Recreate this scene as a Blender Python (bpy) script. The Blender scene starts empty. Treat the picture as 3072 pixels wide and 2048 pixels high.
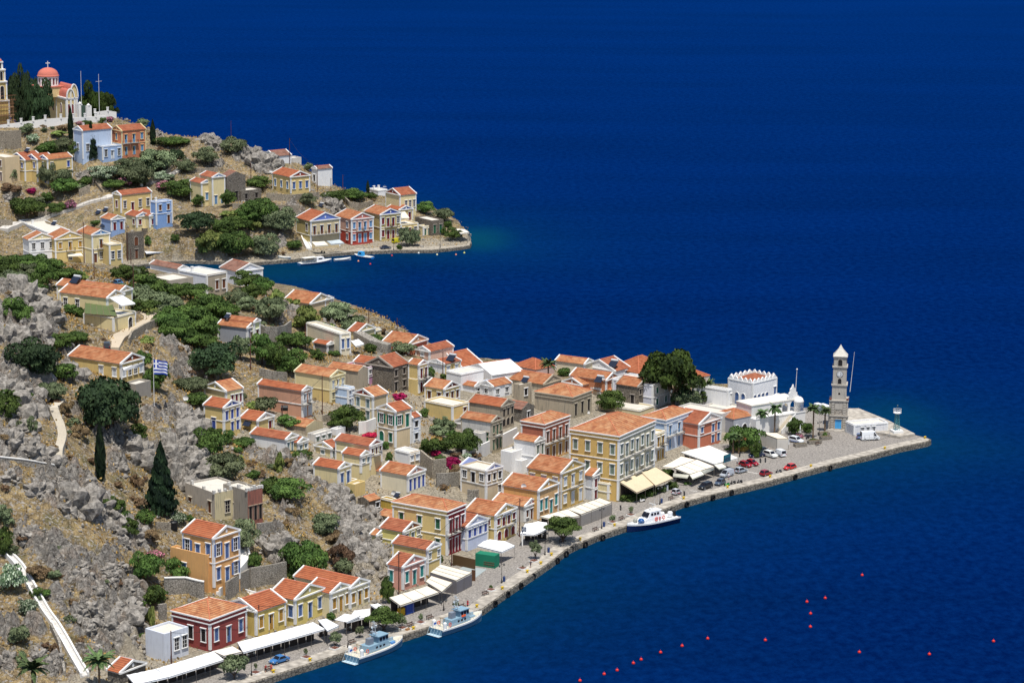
import bpy, bmesh, math, random
import numpy as np
from mathutils import Vector, Matrix, noise
R = math.radians
random.seed(7)
scene = bpy.context.scene
col = scene.collection
# ---------------------------------------------------------------- camera
CAMH = 182.0; FPX = 8000.0; ROLL = 0.008
TH = math.atan(1674.0 / FPX)
fwd = Vector((0, math.cos(TH), -math.sin(TH)))
up0 = Vector((0, math.sin(TH), math.cos(TH)))
rt0 = Vector((1, 0, 0))
rt = rt0 * math.cos(ROLL) + up0 * math.sin(ROLL)
up = up0 * math.cos(ROLL) - rt0 * math.sin(ROLL)
CAM = Vector((0, 0, CAMH))
cd = bpy.data.cameras.new('camera'); cam = bpy.data.objects.new('camera', cd); col.objects.link(cam)
m = Matrix((rt, up, -fwd)).transposed().to_4x4(); m.translation = CAM
cam.matrix_world = m
cd.sensor_width = 36.0; cd.lens = 36.0 * FPX / 3072.0
cd.clip_start = 1.0; cd.clip_end = 60000.0
scene.camera = cam
# ---------------------------------------------------------------- world, sun
SUNV = Vector((0.07, -0.35, 1.0)).normalized()
sun_el = math.asin(SUNV.z); sun_az = math.atan2(SUNV.x, SUNV.y)
w = bpy.data.worlds.new('World'); scene.world = w; w.use_nodes = True
nt = w.node_tree; bg = nt.nodes['Background']
sky = nt.nodes.new('ShaderNodeTexSky'); sky.sky_type = 'NISHITA'; sky.sun_disc = False
sky.sun_elevation = sun_el; sky.sun_rotation = sun_az
nt.links.new(sky.outputs[0], bg.inputs[0]); bg.inputs[1].default_value = 0.10
sd = bpy.data.lights.new('sun', 'SUN'); sd.energy = 4.3; sd.angle = R(0.5); sd.color = (1.0, 0.955, 0.88)
sun = bpy.data.objects.new('sun', sd); col.objects.link(sun)
sun.rotation_euler = SUNV.to_track_quat('Z', 'Y').to_euler()
scene.view_settings.view_transform = 'Standard'; scene.view_settings.look = 'None'
scene.view_settings.exposure = 0.30; scene.view_settings.gamma = 1.0
scene.cycles.max_bounces = 5; scene.cycles.transparent_max_bounces = 8
# ---------------------------------------------------------------- pixels to points
CR = dict(A=(0,150,4.704),B=(400,350,3.357),C=(0,450,3.92),D=(800,500,3.618),E=(0,750,3.357),F=(600,800,3.92),
 G=(1100,950,4.704),H=(1500,950,4.704),I=(550,1100,3.92),J=(1050,1200,4.704),K=(1450,1200,3.92),L=(1900,1000,3.92),
 M=(2300,1000,4.273),N=(1950,1250,4.273),O=(1100,1400,4.704),P=(1050,1600,5.227),Q=(0,1150,3.92),Rr=(450,1400,3.92),
 S=(0,1648,3.92),T=(400,1648,3.92),U=(800,1700,4.506),V=(0,1400,3.92),W=(1400,1450,3.92),X=(0,0,1.0),Y=(1640,1700,1.6425))
def px(c, x, y):
    a = CR[c]; return a[0] + x / a[2], a[1] + y / a[2]
def ray(p):
    return fwd + rt * ((p[0] - 1536.0) / FPX) - up * ((p[1] - 1024.0) / FPX)
def at(p, z):
    d = ray(p); t = (z - CAMH) / d.z
    return CAM + d * t
def atd(p, dep):
    return CAM + ray(p) * dep
def proj(P):
    v = Vector(P) - CAM; d = v.dot(fwd)
    return 1536 + FPX * v.dot(rt) / d, 1024 - FPX * v.dot(up) / d, d
def solve_x(P, d, X):
    # t so that P+d*t projects to x = X
    k = (X - 1536.0) / FPX; v = P - CAM
    a = v.dot(rt) - k * v.dot(fwd); b = d.dot(rt) - k * d.dot(fwd)
    return -a / b if abs(b) > 1e-6 else 0
# ---------------------------------------------------------------- mesh builder
class MB:
    def __init__(s): s.v = []; s.f = []; s.m = []; s.uv = {}; s.M = None
    def add(s, vs, fs, mi=0):
        o = len(s.v)
        if s.M is not None: vs = [s.M @ Vector(v) for v in vs]
        s.v += [tuple(v) for v in vs]
        for f in fs: s.f.append(tuple(i + o for i in f)); s.m.append(mi)
    def box(s, x0, y0, z0, x1, y1, z1, mi=0):
        s.add([(x0,y0,z0),(x1,y0,z0),(x1,y1,z0),(x0,y1,z0),(x0,y0,z1),(x1,y0,z1),(x1,y1,z1),(x0,y1,z1)],
              [(0,3,2,1),(4,5,6,7),(0,1,5,4),(1,2,6,5),(2,3,7,6),(3,0,4,7)], mi)
    def hexa(s, p, mi=0):   # 8 points bottom 4 ccw, top 4 ccw
        s.add(p, [(0,3,2,1),(4,5,6,7),(0,1,5,4),(1,2,6,5),(2,3,7,6),(3,0,4,7)], mi)
    def quad(s, a, b, c, d, mi=0, uv=None):
        if uv: s.uv[len(s.f)] = uv
        s.add([a, b, c, d], [(0,1,2,3)], mi)
    def tri(s, a, b, c, mi=0, uv=None):
        if uv: s.uv[len(s.f)] = uv
        s.add([a, b, c], [(0,1,2)], mi)
    def slab(s, pts, th, mi=0, mside=None):   # polygon pts top surface, thickness down
        n = len(pts); pts = [Vector(p) for p in pts]
        low = [p - Vector((0,0,th)) for p in pts]
        s.add(pts + low, [tuple(range(n)), tuple(range(2*n-1, n-1, -1))], mi)
        o = len(s.v) - 2*n
        for i in range(n):
            j = (i+1) % n
            s.f.append((o+i, o+n+i, o+n+j, o+j)); s.m.append(mi if mside is None else mside)
    def tube(s, a, b, r0, r1=None, n=6, mi=0, cap=True):
        a = Vector(a); b = Vector(b); r1 = r0 if r1 is None else r1
        d = (b - a).normalized(); u = d.orthogonal().normalized(); w_ = d.cross(u)
        vs = []
        for (c, r) in ((a, r0), (b, r1)):
            for i in range(n):
                t = 2*math.pi*i/n; vs.append(c + (u*math.cos(t) + w_*math.sin(t))*r)
        fs = [(i, (i+1) % n, n+(i+1) % n, n+i) for i in range(n)]
        if cap: fs += [tuple(range(n-1, -1, -1)), tuple(range(n, 2*n))]
        s.add(vs, fs, mi)
    def lathe(s, prof, c=(0,0,0), n=16, mi=0, a0=0.0):
        vs = []; k = len(prof)
        for (r, z) in prof:
            for i in range(n):
                t = a0 + 2*math.pi*i/n; vs.append((c[0]+r*math.cos(t), c[1]+r*math.sin(t), c[2]+z))
        fs = []
        for j in range(k-1):
            for i in range(n):
                fs.append((j*n+i, j*n+(i+1) % n, (j+1)*n+(i+1) % n, (j+1)*n+i))
        fs.append(tuple(range(n-1, -1, -1))); fs.append(tuple((k-1)*n+i for i in range(n)))
        s.add(vs, fs, mi)
    def ball(s, c, r, n=8, mi=0, sz=1.0):
        s.lathe([(r*math.sin(math.pi*j/n)+1e-4, -r*sz*math.cos(math.pi*j/n)) for j in range(n+1)], c, n*2, mi)
    def mesh(s, name, mats, smooth=False):
        me = bpy.data.meshes.new(name); me.from_pydata(s.v, [], s.f)
        for mt in (mats if isinstance(mats, (list, tuple)) else [mats]): me.materials.append(mt)
        me.polygons.foreach_set('material_index', s.m)
        if s.uv:
            ul = me.uv_layers.new(name='UVMap')
            for fi, uvs in s.uv.items():
                p = me.polygons[fi]
                for k, li in enumerate(p.loop_indices): ul.data[li].uv = uvs[k]
        if smooth: me.polygons.foreach_set('use_smooth', [True]*len(s.f))
        me.update(); return me
    def build(s, name, mats, parent=None, smooth=False):
        return link(name, s.mesh(name, mats, smooth), parent)
def link(name, me, parent=None, loc=None, rz=None):
    o = bpy.data.objects.new(name, me); col.objects.link(o)
    if parent is not None: o.parent = parent
    if loc is not None: o.location = loc
    if rz is not None: o.rotation_euler = (0, 0, rz)
    return o
def empty(name, loc, rz=0.0):
    o = bpy.data.objects.new(name, None); col.objects.link(o); o.empty_display_size = 0.5
    o.location = loc; o.rotation_euler = (0, 0, rz); return o
def tag(o, label, cat=None, group=None):
    o['label'] = label
    if cat: o['category'] = cat
    if group: o['group'] = group
    return o
def struct(o): o['kind'] = 'structure'; return o
def stuff(o, label=None, cat=None):
    o['kind'] = 'stuff'
    if label: o['label'] = label
    if cat: o['category'] = cat
    return o
# ---------------------------------------------------------------- materials
MC = {}
def lin(c): return tuple(((v/255.0)/12.92 if v/255.0 <= 0.04045 else ((v/255.0+0.055)/1.055)**2.4) for v in c)
def newmat(name, rough=0.8, spec=0.3):
    mt = bpy.data.materials.new(name); mt.use_nodes = True
    n = mt.node_tree.nodes; b = n['Principled BSDF']
    b.inputs['Roughness'].default_value = rough
    b.inputs['Specular IOR Level'].default_value = spec
    return mt, mt.node_tree, b
def N(t, typ, **kw):
    n = t.nodes.new(typ)
    for k, v in kw.items():
        if k in n.inputs: n.inputs[k].default_value = v
        else: setattr(n, k, v)
    return n
def ramp(t, fac, stops):
    r = t.nodes.new('ShaderNodeValToRGB'); e = r.color_ramp.elements
    while len(e) < len(stops): e.new(0.5)
    for i, (p, c) in enumerate(stops):
        e[i].position = p; e[i].color = (c[0], c[1], c[2], 1)
    t.links.new(fac, r.inputs[0]); return r.outputs[0]
def mix(t, fac, a, b, mode='MIX'):
    n = t.nodes.new('ShaderNodeMix'); n.data_type = 'RGBA'; n.blend_type = mode
    for sock, v in ((n.inputs[0], fac), (n.inputs[6], a), (n.inputs[7], b)):
        if hasattr(v, 'links'): t.links.new(v, sock)
        elif isinstance(v, (int, float)): sock.default_value = v
        else: sock.default_value = (v[0], v[1], v[2], 1)
    return n.outputs[2]
def bump(t, b, h, strength=0.4, dist=0.05):
    n = N(t, 'ShaderNodeBump', Strength=strength, Distance=dist)
    t.links.new(h, n.inputs['Height']); t.links.new(n.outputs[0], b.inputs['Normal'])
def paint(c, rough=0.5, spec=0.4, var=0.10):
    k = ('p', c, rough, spec)
    if k in MC: return MC[k]
    mt, t, b = newmat('paint', rough, spec); L = lin(c)
    oi = N(t, 'ShaderNodeTexCoord'); nz = N(t, 'ShaderNodeTexNoise', Scale=2.2, Detail=4)
    t.links.new(oi.outputs['Object'], nz.inputs['Vector'])
    cc = mix(t, nz.outputs[0], [v*(1-var) for v in L], [min(1, v*(1+var)) for v in L])
    t.links.new(cc, b.inputs['Base Color']); MC[k] = mt; return mt
def plaster(c, wear=0.35):
    k = ('w', c, wear)
    if k in MC: return MC[k]
    mt, t, b = newmat('plaster', 0.9, 0.15); L = lin(c); gy = sum(L)/3; L = [v*.85+gy*.15 for v in L]
    g = N(t, 'ShaderNodeNewGeometry')
    n1 = N(t, 'ShaderNodeTexNoise', Scale=0.35, Detail=7, Roughness=0.62)
    n2 = N(t, 'ShaderNodeTexNoise', Scale=2.5, Detail=5, Roughness=0.7)
    mp = N(t, 'ShaderNodeMapping'); mp.inputs['Scale'].default_value = (3.5, 3.5, 0.35)
    n3 = N(t, 'ShaderNodeTexNoise', Scale=0.8, Detail=4)
    t.links.new(g.outputs['Position'], n1.inputs[0]); t.links.new(g.outputs['Position'], n2.inputs[0])
    t.links.new(g.outputs['Position'], mp.inputs[0]); t.links.new(mp.outputs[0], n3.inputs[0])
    c1 = mix(t, n1.outputs[0], [v*0.84 for v in L], [min(.85, v*1.13) for v in L])
    gy = sum(L)/3
    dirt = [0.55*(v*0.6+gy*0.4) for v in L]
    f = N(t, 'ShaderNodeMath', operation='MULTIPLY'); 
    fr = N(t, 'ShaderNodeMapRange'); fr.inputs[1].default_value = 0.52; fr.inputs[2].default_value = 0.72
    t.links.new(n3.outputs[0], fr.inputs[0]); t.links.new(fr.outputs[0], f.inputs[0]); f.inputs[1].default_value = wear
    c2 = mix(t, f.outputs[0], c1, dirt)
    f2 = N(t, 'ShaderNodeMapRange'); f2.inputs[1].default_value = 0.56; f2.inputs[2].default_value = 0.75; f2.inputs[4].default_value = wear
    t.links.new(n2.outputs[0], f2.inputs[0])
    c3 = mix(t, f2.outputs[0], c2, [v*0.72 for v in L])
    t.links.new(c3, b.inputs['Base Color']); bump(t, b, n2.outputs[0], 0.3, 0.05)
    MC[k] = mt; return mt
def stone(c=(150,140,125), c2=(95,88,80), sc=1.6, name='stone_masonry'):
    k = ('s', c, c2, sc)
    if k in MC: return MC[k]
    mt, t, b = newmat(name, 0.92, 0.1)
    g = N(t, 'ShaderNodeNewGeometry'); mp = N(t, 'ShaderNodeMapping'); mp.inputs['Scale'].default_value = (1, 1, 1.5)
    t.links.new(g.outputs['Position'], mp.inputs[0])
    vo = N(t, 'ShaderNodeTexVoronoi', Scale=sc); vo.feature = 'DISTANCE_TO_EDGE'
    vc = N(t, 'ShaderNodeTexVoronoi', Scale=sc)
    t.links.new(mp.outputs[0], vo.inputs['Vector']); t.links.new(mp.outputs[0], vc.inputs['Vector'])
    nz = N(t, 'ShaderNodeTexNoise', Scale=0.5, Detail=5); t.links.new(g.outputs['Position'], nz.inputs[0])
    a = lin(c); d = lin(c2)
    c0 = mix(t, vc.outputs['Distance'], [v*1.15 for v in a], [v*0.6 for v in a])
    c1 = mix(t, nz.outputs[0], c0, d)
    fr = N(t, 'ShaderNodeMapRange'); fr.inputs[1].default_value = 0.0; fr.inputs[2].default_value = 0.09
    t.links.new(vo.outputs[0], fr.inputs[0])
    c2_ = mix(t, fr.outputs[0], [v*0.45 for v in d], c1)
    t.links.new(c2_, b.inputs['Base Color']); bump(t, b, fr.outputs[0], 0.6, 0.1)
    MC[k] = mt; return mt
def tiles(c=(174,112,76), c2=(142,86,56), c3=(196,150,112), old=0.3):
    k = ('t', c, c2, old)
    if k in MC: return MC[k]
    mt, t, b = newmat('roof_tiles', 0.85, 0.15)
    uv = N(t, 'ShaderNodeUVMap'); sp = N(t, 'ShaderNodeSeparateXYZ'); t.links.new(uv.outputs[0], sp.inputs[0])
    def stripes(sock, per, lo):
        a = N(t, 'ShaderNodeMath', operation='MULTIPLY'); a.inputs[1].default_value = 2*math.pi/per
        t.links.new(sock, a.inputs[0]); s_ = N(t, 'ShaderNodeMath', operation='SINE'); t.links.new(a.outputs[0], s_.inputs[0])
        r = N(t, 'ShaderNodeMapRange'); r.inputs[1].default_value = -1; r.inputs[2].default_value = lo
        t.links.new(s_.outputs[0], r.inputs[0]); return r.outputs[0]
    rows = stripes(sp.outputs[1], 0.62, -0.1); cols = stripes(sp.outputs[0], 0.42, 0.4)
    br = N(t, 'ShaderNodeTexBrick'); br.offset = 0.0
    br.inputs['Scale'].default_value = 1.0; br.inputs['Brick Width'].default_value = 0.84; br.inputs['Row Height'].default_value = 0.62
    br.inputs['Mortar Size'].default_value = 0.0; br.inputs['Bias'].default_value = -0.1
    A = lin(c); B = lin(c2); D = lin(c3)
    br.inputs['Color1'].default_value = (*A, 1); br.inputs['Color2'].default_value = (*B, 1)
    t.links.new(uv.outputs[0], br.inputs[0])
    g = N(t, 'ShaderNodeNewGeometry'); nz = N(t, 'ShaderNodeTexNoise', Scale=0.45, Detail=6, Roughness=0.65)
    t.links.new(g.outputs['Position'], nz.inputs[0])
    n2 = N(t, 'ShaderNodeTexNoise', Scale=3.5, Detail=3); t.links.new(g.outputs['Position'], n2.inputs[0])
    f = N(t, 'ShaderNodeMapRange'); f.inputs[1].default_value = 0.45; f.inputs[2].default_value = 0.75; f.inputs[4].default_value = 0.5 + old
    t.links.new(nz.outputs[0], f.inputs[0])
    c1 = mix(t, f.outputs[0], br.outputs[0], D)
    f3 = N(t, 'ShaderNodeMapRange'); f3.inputs[1].default_value = 0.58; f3.inputs[2].default_value = 0.7; f3.inputs[4].default_value = old
    t.links.new(n2.outputs[0], f3.inputs[0])
    c1b = mix(t, f3.outputs[0], c1, lin((120, 95, 75)))
    c2_ = mix(t, rows, mix(t, 0.52, c1b, (0.04, 0.02, 0.014)), c1b)
    c3_ = mix(t, cols, mix(t, 0.25, c2_, (0.05, 0.02, 0.01)), c2_)
    t.links.new(c3_, b.inputs['Base Color']); bump(t, b, rows, 0.5, 0.08)
    MC[k] = mt; return mt
WHITE = plaster((226, 224, 220), 0.18); 
GLASS = paint((22, 22, 30), 0.25, 0.6); DARK = paint((30, 24, 22), 0.9, 0.1)
IRON = paint((45, 42, 42), 0.6, 0.3)
def trimw(): return plaster((228, 226, 222), 0.15)
SH = dict(w=(214,218,222), b=(84,112,162), l=(110,150,190), g=(20,110,85), t=(60,150,145), n=(110,65,40), k=(35,30,30),
          y=(185,140,60), p=(68,88,165), s=(130,150,150), m=(120,30,40), e=(45,100,70), c=(120,135,120))
# ---------------------------------------------------------------- window mesh cache (faces -Y, centred in x, sill at z=0)
WC = {}
def win_mesh(kind, sc, w, h, fr):
    w = round(w*5)/5; h = round(h*5)/5
    k = (kind, sc, w, h, fr)
    if k in WC: return WC[k]
    b = MB(); f = 0.16; m0 = plaster(fr, 0.25)
    if kind == 'a':                      # arched dark opening with a surround
        n = 8; r = w/2; hz = h - r
        pts = [(-r, hz)] + [(-r*math.cos(math.pi*i/n), hz + r*math.sin(math.pi*i/n)) for i in range(1, n)] + [(r, hz)]
        poly = [(-r, 0)] + pts + [(r, 0)]
        b.add([(x, -0.03, z) for x, z in poly], [tuple(range(len(poly)-1, -1, -1))], 1)
        q = [(-r, 0)] + pts + [(r, 0)]
        for i in range(len(q)-1):
            (x0, z0), (x1, z1) = q[i], q[i+1]
            g = 1 + f/r
            def o(x, z): return (x*g, hz + (z-hz)*g if z > hz else z)
            a0, a1 = o(x0, z0), o(x1, z1)
            b.hexa([(x0,-.14,z0),(x1,-.14,z1),(x1,0,z1),(x0,0,z0),(a0[0],-.14,a0[1]),(a1[0],-.14,a1[1]),(a1[0],0,a1[1]),(a0[0],0,a0[1])], 0)
        b.box(-0.04,-0.06,0,0.04,-0.03,h-0.1,2); b.box(-r,-0.06,hz-0.05,r,-0.03,hz+0.05,2)
    else:
        z0 = 0.0
        pm = 1 if kind in 'wdD' else 3
        if kind in 'g' or kind == 'o': pm = 3
        b.quad((-w/2,-0.03,z0),(w/2,-0.03,z0),(w/2,-0.03,h),(-w/2,-0.03,h), pm)
        b.box(-w/2-f,-0.15,z0-0.02,-w/2,0,h,0); b.box(w/2,-0.15,z0-0.02,w/2+f,0,h,0)
        b.box(-w/2-f,-0.15,h,w/2+f,0,h+f,0); b.box(-w/2-f-0.12,-0.30,h+f,w/2+f+0.12,0,h+f+0.13,0)
        if kind not in 'dD': b.box(-w/2-f-0.08,-0.24,z0-0.16,w/2+f+0.08,0,z0-0.02,0)
        if kind in 'wdD':
            b.box(-0.025,-0.06,z0,0.025,-0.03,h,2)
            k_ = max(3, int(h/0.35))
            for i in range(1, k_): b.box(-w/2,-0.045,z0+h*i/k_-0.02,w/2,-0.03,z0+h*i/k_+0.02,2)
            if kind == 'd':
                b.box(-w/2,-0.05,h*0.42,w/2*0.1-0.02,-0.032,h*0.94,3)
        if kind in 'go':
            b.box(-0.04,-0.07,z0,0.04,-0.03,h,0); b.box(-w/2,-0.07,h*0.62,w/2,-0.03,h*0.62+0.07,0); b.box(-w/2,-0.07,h*0.3,w/2,-0.03,h*0.3+0.05,0)
        if kind == 'o':
            for s_ in (-1, 1):
                x0 = s_*(w/2+f); x1 = x0 + s_*w*0.5
                b.box(min(x0,x1),-0.10,z0,max(x0,x1),-0.03,h,1)
                for i in range(1, 6): b.box(min(x0,x1)+.05,-0.12,z0+h*i/6-0.03,max(x0,x1)-.05,-0.10,z0+h*i/6+0.02,2)
    c = SH[sc]; 
    me = b.mesh('window', [m0, paint(c, 0.6), paint(tuple(int(v*0.72) for v in c), 0.6), GLASS])
    WC[k] = me; return me
BC = {}
def balcony_mesh(w, d=1.0, rc=(60,58,58)):
    w = round(w*2)/2; k = (w, d, rc)
    if k in BC: return BC[k]
    b = MB(); b.box(-w/2,-d,-0.18,w/2,0,0,0); b.box(-w/2+.15,-d*.7,-0.5,-w/2+.3,0,-0.18,0); b.box(w/2-.3,-d*.7,-0.5,w/2-.15,0,-0.18,0)
    for x0, y0, x1, y1 in ((-w/2,-d,w/2,-d), (-w/2,-d,-w/2,0), (w/2,-d,w/2,0)):
        L_ = math.hypot(x1-x0, y1-y0); n = max(2, int(L_/0.22))
        for zz in (0.95, 0.08):
            b.box(min(x0,x1)-.03,min(y0,y1)-.03,zz,max(x0,x1)+.03,max(y0,y1)+.03,zz+.05,1)
        for i in range(n+1):
            x = x0+(x1-x0)*i/n; y = y0+(y1-y0)*i/n; b.box(x-.014,y-.014,0,x+.014,y+.014,0.95,1)
    me = b.mesh('balcony', [plaster((205,200,190), .3), paint(rc, .6)]); BC[k] = me; return me
# ---------------------------------------------------------------- houses
YL=(214,186,112); YP=(222,204,148); YO=(214,164,88); CRM=(222,210,178); BE=(208,184,142); WH=(228,228,228); LB=(140,170,215)
PK=(206,160,140); RD=(165,60,55); BR=(176,112,82); GY=(150,143,132); TE=(200,120,80); LG=(206,210,150); ST='stone'; OL=(196,176,108)
BLUE=(62,90,170); RDP=(150,62,48); NT=None
ROOF = {0: tiles(), 1: tiles((162,94,68),(134,76,54),(178,120,90),.25), 2: tiles((184,124,84),(150,92,64),(200,156,116),.6),
        3: tiles((140,100,85),(110,80,70),(160,125,110),.4), 4: tiles((170,98,66),(144,80,54),(184,120,86),.22)}
def wm(c):
    if c == ST: return stone()
    if c == 'stone2': return stone((146,140,130),(100,94,88),1.3)
    if c == 'old': return plaster((172,158,134), 0.9)
    if c == 'shab': return plaster((200,196,188), 0.9)
    if len(c) == 4: return plaster(c[:3], c[3])
    return plaster(c, 0.34)
SPECS = []
def Hs(cr, typ, C, L, Rr_, z, wall, label, wl='', wr='', sc='w', roof=0, wallR=None, trim=True, ped=None, D=None, W=None,
       rise=0.40, yaw=None, name='house', scl=None, low=None, fr=(228,226,222), bal=True, merl=False, chim=0, cat='house'):
    SPECS.append(dict(cr=cr, typ=typ, C=C, L=L, R=Rr_, z=z, wall=wall, label=label, wl=wl, wr=wr, sc=sc, roof=roof, wallR=wallR,
        trim=trim, ped=ped, D=D, W=W, rise=rise, yaw=yaw, name=name, scl=scl or sc, low=low, fr=fr, bal=bal, merl=merl, chim=chim, cat=cat))
def solve_house(s):
    cr = s['cr']; C = s['C']; z = s['z']
    pb = px(cr, C[0], C[2]); B = at(pb, z)
    ptop = px(cr, C[0], C[1])
    # height from the top pixel at the same depth
    dep = (B - CAM).dot(fwd); T = atd(ptop, dep)
    h = max(2.2, (T.z - B.z)); s['h'] = h
    Ct = Vector((B.x, B.y, z + h))
    pri = R(50.0); ang = []
    if s['yaw'] is not None: yaw = R(s['yaw'])
    else:
        ws = [(pri, 0.35)]
        if s['R']:
            q = at(px(cr, *s['R']), z + h) - Ct; a = math.atan2(q.y, q.x)
            if R(10) < a < R(85): ws.append((a, 0.35))
        if s['L']:
            q = at(px(cr, *s['L']), z + h) - Ct; a = math.atan2(q.y, q.x) - math.pi/2
            if R(10) < a < R(85): ws.append((a, 0.35))
        yaw = sum(a*b for a, b in ws)/sum(b for a, b in ws)
    dR = Vector((math.cos(yaw), math.sin(yaw), 0)); dL = Vector((-math.sin(yaw), math.cos(yaw), 0))
    W = s['W'] or solve_x(Ct, dR, px(cr, *s['R'])[0]); D = s['D'] or solve_x(Ct, dL, px(cr, *s['L'])[0])
    W = min(max(W, 2.0), 45); D = min(max(D, 2.0), 45)
    s.update(B=B, yaw=yaw, Wm=W, Dm=D, dR=dR, dL=dL)
def uvq(b, pts, mi, ua, va):
    # roof polygon with uv in metres along axes ua (horizontal) va (slope)
    o = Vector(pts[0]); uv = [((Vector(p)-o).dot(ua), (Vector(p)-o).dot(va)) for p in pts]
    b.uv[len(b.f)] = uv; b.add(pts, [tuple(range(len(pts)))], mi)
def build_house(s):
    W, D, h, typ = s['Wm'], s['Dm'], s['h'], s['typ']
    e = empty(s['name'], s['B'], s['yaw']); tag(e, s['label'], s['cat'], 'houses of the harbour town' if s['cat']=='house' else None)
    wallm = wm(s['wall']); wr_m = wm(s['wallR'] or s['wall']); tw = plaster(s['fr'], 0.3)
    # --- walls
    b = MB(); z0 = -max(5.0, min(s['z'], 16)+1.0) if s['B'].y > 740 and s['B'].y < 1000 else -5.0
    def q(a, c, d_, f, mi): b.add([a, c, d_, f], [(0,1,2,3)], mi)
    q((0,0,z0),(W,0,z0),(W,0,h),(0,0,h),1); q((0,D,z0),(0,0,z0),(0,0,h),(0,D,h),0)
    q((W,0,z0),(W,D,z0),(W,D,h),(W,0,h),0); q((W,D,z0),(0,D,z0),(0,D,h),(W,D,h),0)
    if typ in ('F', 'ruin'):
        hp = h - 0.45
        q((0,0,hp),(W,0,hp),(W,D,hp),(0,D,hp),2)
        t = 0.3
        for (x0,y0,x1,y1,mi) in ((t,t,W-t,t,1),(t,D-t,t,t,0),(W-t,t,W-t,D-t,0),(W-t,D-t,t,D-t,0)):
            q((x1,y1,hp),(x0,y0,hp),(x0,y0,h),(x1,y1,h),mi)
        for P4 in (((0,0),(W,0),(W-t,t),(t,t)),((0,D),(0,0),(t,t),(t,D-t)),((W,0),(W,D),(W-t,D-t),(W-t,t)),((W,D),(0,D),(t,D-t),(W-t,D-t))):
            b.add([(x,y,h) for x,y in P4], [(0,1,2,3)], 3)
    b.build('wall', [wallm, wr_m, plaster((205,198,184), .5), tw if s['trim'] else wallm], e)
    rm = ROOF[s['roof']] if not isinstance(s['roof'], tuple) else plaster(s['roof'], .1)
    ov = 0.28; th = 0.18
    if typ in ('R', 'L', 'ruin'):
        swap = typ == 'L'
        span, ln = (D, W) if swap else (W, D)
        rz = span/2*s['rise']
        def P(a, c, z): return (c, a, z) if swap else (a, c, z)
        # gable triangles
        for c_, off in ((0, 0), (ln, 0)):
            for cc in (c_, ):
                g = MB(); pc = s['ped']; gm = wm(pc) if pc is not None else wallm if swap else wr_m
                tri = [P(0, cc, h), P(span, cc, h), P(span/2, cc, h+rz)]
                back = 0.3 if cc == 0 else -0.3
                tri2 = [P(0, cc+back, h), P(span, cc+back, h), P(span/2, cc+back, h+rz)]
                g.add(tri+tri2, [(0,1,2),(5,4,3),(0,2,5,3),(2,1,4,5),(1,0,3,4)], 0); g.build('pediment' if cc == 0 else 'rear_gable', [gm], e)
        if typ != 'ruin':
            r = MB(); sl = math.hypot(span/2, rz); k0 = -ov; hz = h + 0.05
            dz = ov*s['rise']
            for sgn in (0, 1):
                a_e = -ov if sgn == 0 else span + ov
                p = [P(a_e, 0.22, hz-dz), P(a_e, ln-0.22, hz-dz), P(span/2, ln-0.22, hz+rz), P(span/2, 0.22, hz+rz)]
                ua = (Vector(p[1])-Vector(p[0])).normalized(); va = (Vector(p[3])-Vector(p[0])).normalized()
                uvq(r, p, 0, ua, va)
                lo = [tuple(Vector(x)-Vector((0,0,th))) for x in p]
                r.add(p+lo, [(0,1,5,4),(4,5,6,7),(0,3,7,4),(1,2,6,5)], 0)
            r.tube(P(span/2, 0.22, hz+rz+0.02), P(span/2, ln-0.22, hz+rz+0.02), 0.13, n=6, mi=1)
            r.build('roof', [rm, paint((196,120,90), .8)], e)
        # raking trims
        if s['trim']:
            t_ = MB(); wd = 0.42
            for c0_, c1_ in ((-0.2, 0.16), (ln-0.16, ln+0.2)):
                for sgn in (0, 1):
                    a0_ = -ov-0.1 if sgn == 0 else span+ov+0.1
                    dz = (ov+0.1)*s['rise']
                    lo0 = P(a0_, c0_, h-dz-0.12); hi0 = P(span/2, c0_, h+rz-0.12)
                    q8 = [P(a0_,c0_,h-dz-.22),P(span/2,c0_,h+rz-.22),P(span/2,c1_,h+rz-.22),P(a0_,c1_,h-dz-.22),
                          P(a0_,c0_,h-dz+.24),P(span/2,c0_,h+rz+.24),P(span/2,c1_,h+rz+.24),P(a0_,c1_,h-dz+.24)]
                    t_.hexa(q8, 0)
            # horizontal cornice of the pediment
            for c0_, c1_ in ((-0.30, 0.05), (ln-.05, ln+0.30)):
                x0, y0, _ = P(-.2, c0_, 0); x1, y1, _ = P(span+.2, c1_, 0)
                t_.box(min(x0,x1),min(y0,y1),h-.38,max(x0,x1),max(y0,y1),h-0.06,0)
            # eave bands on the long sides
            for a0_, a1_ in ((-0.2, 0.02), (span-0.02, span+0.2)):
                x0, y0, _ = P(a0_, .25, 0); x1, y1, _ = P(a1_, ln-.25, 0)
                t_.box(min(x0,x1),min(y0,y1),h-.40,max(x0,x1),max(y0,y1),h-0.14,0)
            # little roundel in the pediment
            if span > 5:
                x, y, _ = P(span/2, -0.05, 0); zc = h + rz*0.36
                n = 10; ring = []
                for i in range(n):
                    a = 2*math.pi*i/n; ring.append((0.32*math.cos(a), zc+0.42*math.sin(a)))
                pts = [P(span/2+u_, -0.04, z_) for u_, z_ in ring]; pts2 = [P(span/2+u_, 0.02, z_) for u_, z_ in ring]
                fs = [tuple(range(n)) if swap else tuple(range(n))] + [(i, (i+1)%n, n+(i+1)%n, n+i) for i in range(n)]
                t_.add(pts+pts2, fs, 0)
            t_.build('trim', [tw], e)
    elif typ == 'H':
        r = MB(); o = 0.15; hz = h + 0.05; mn = min(W, D)/2; rz = mn*s['rise']*1.0
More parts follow.
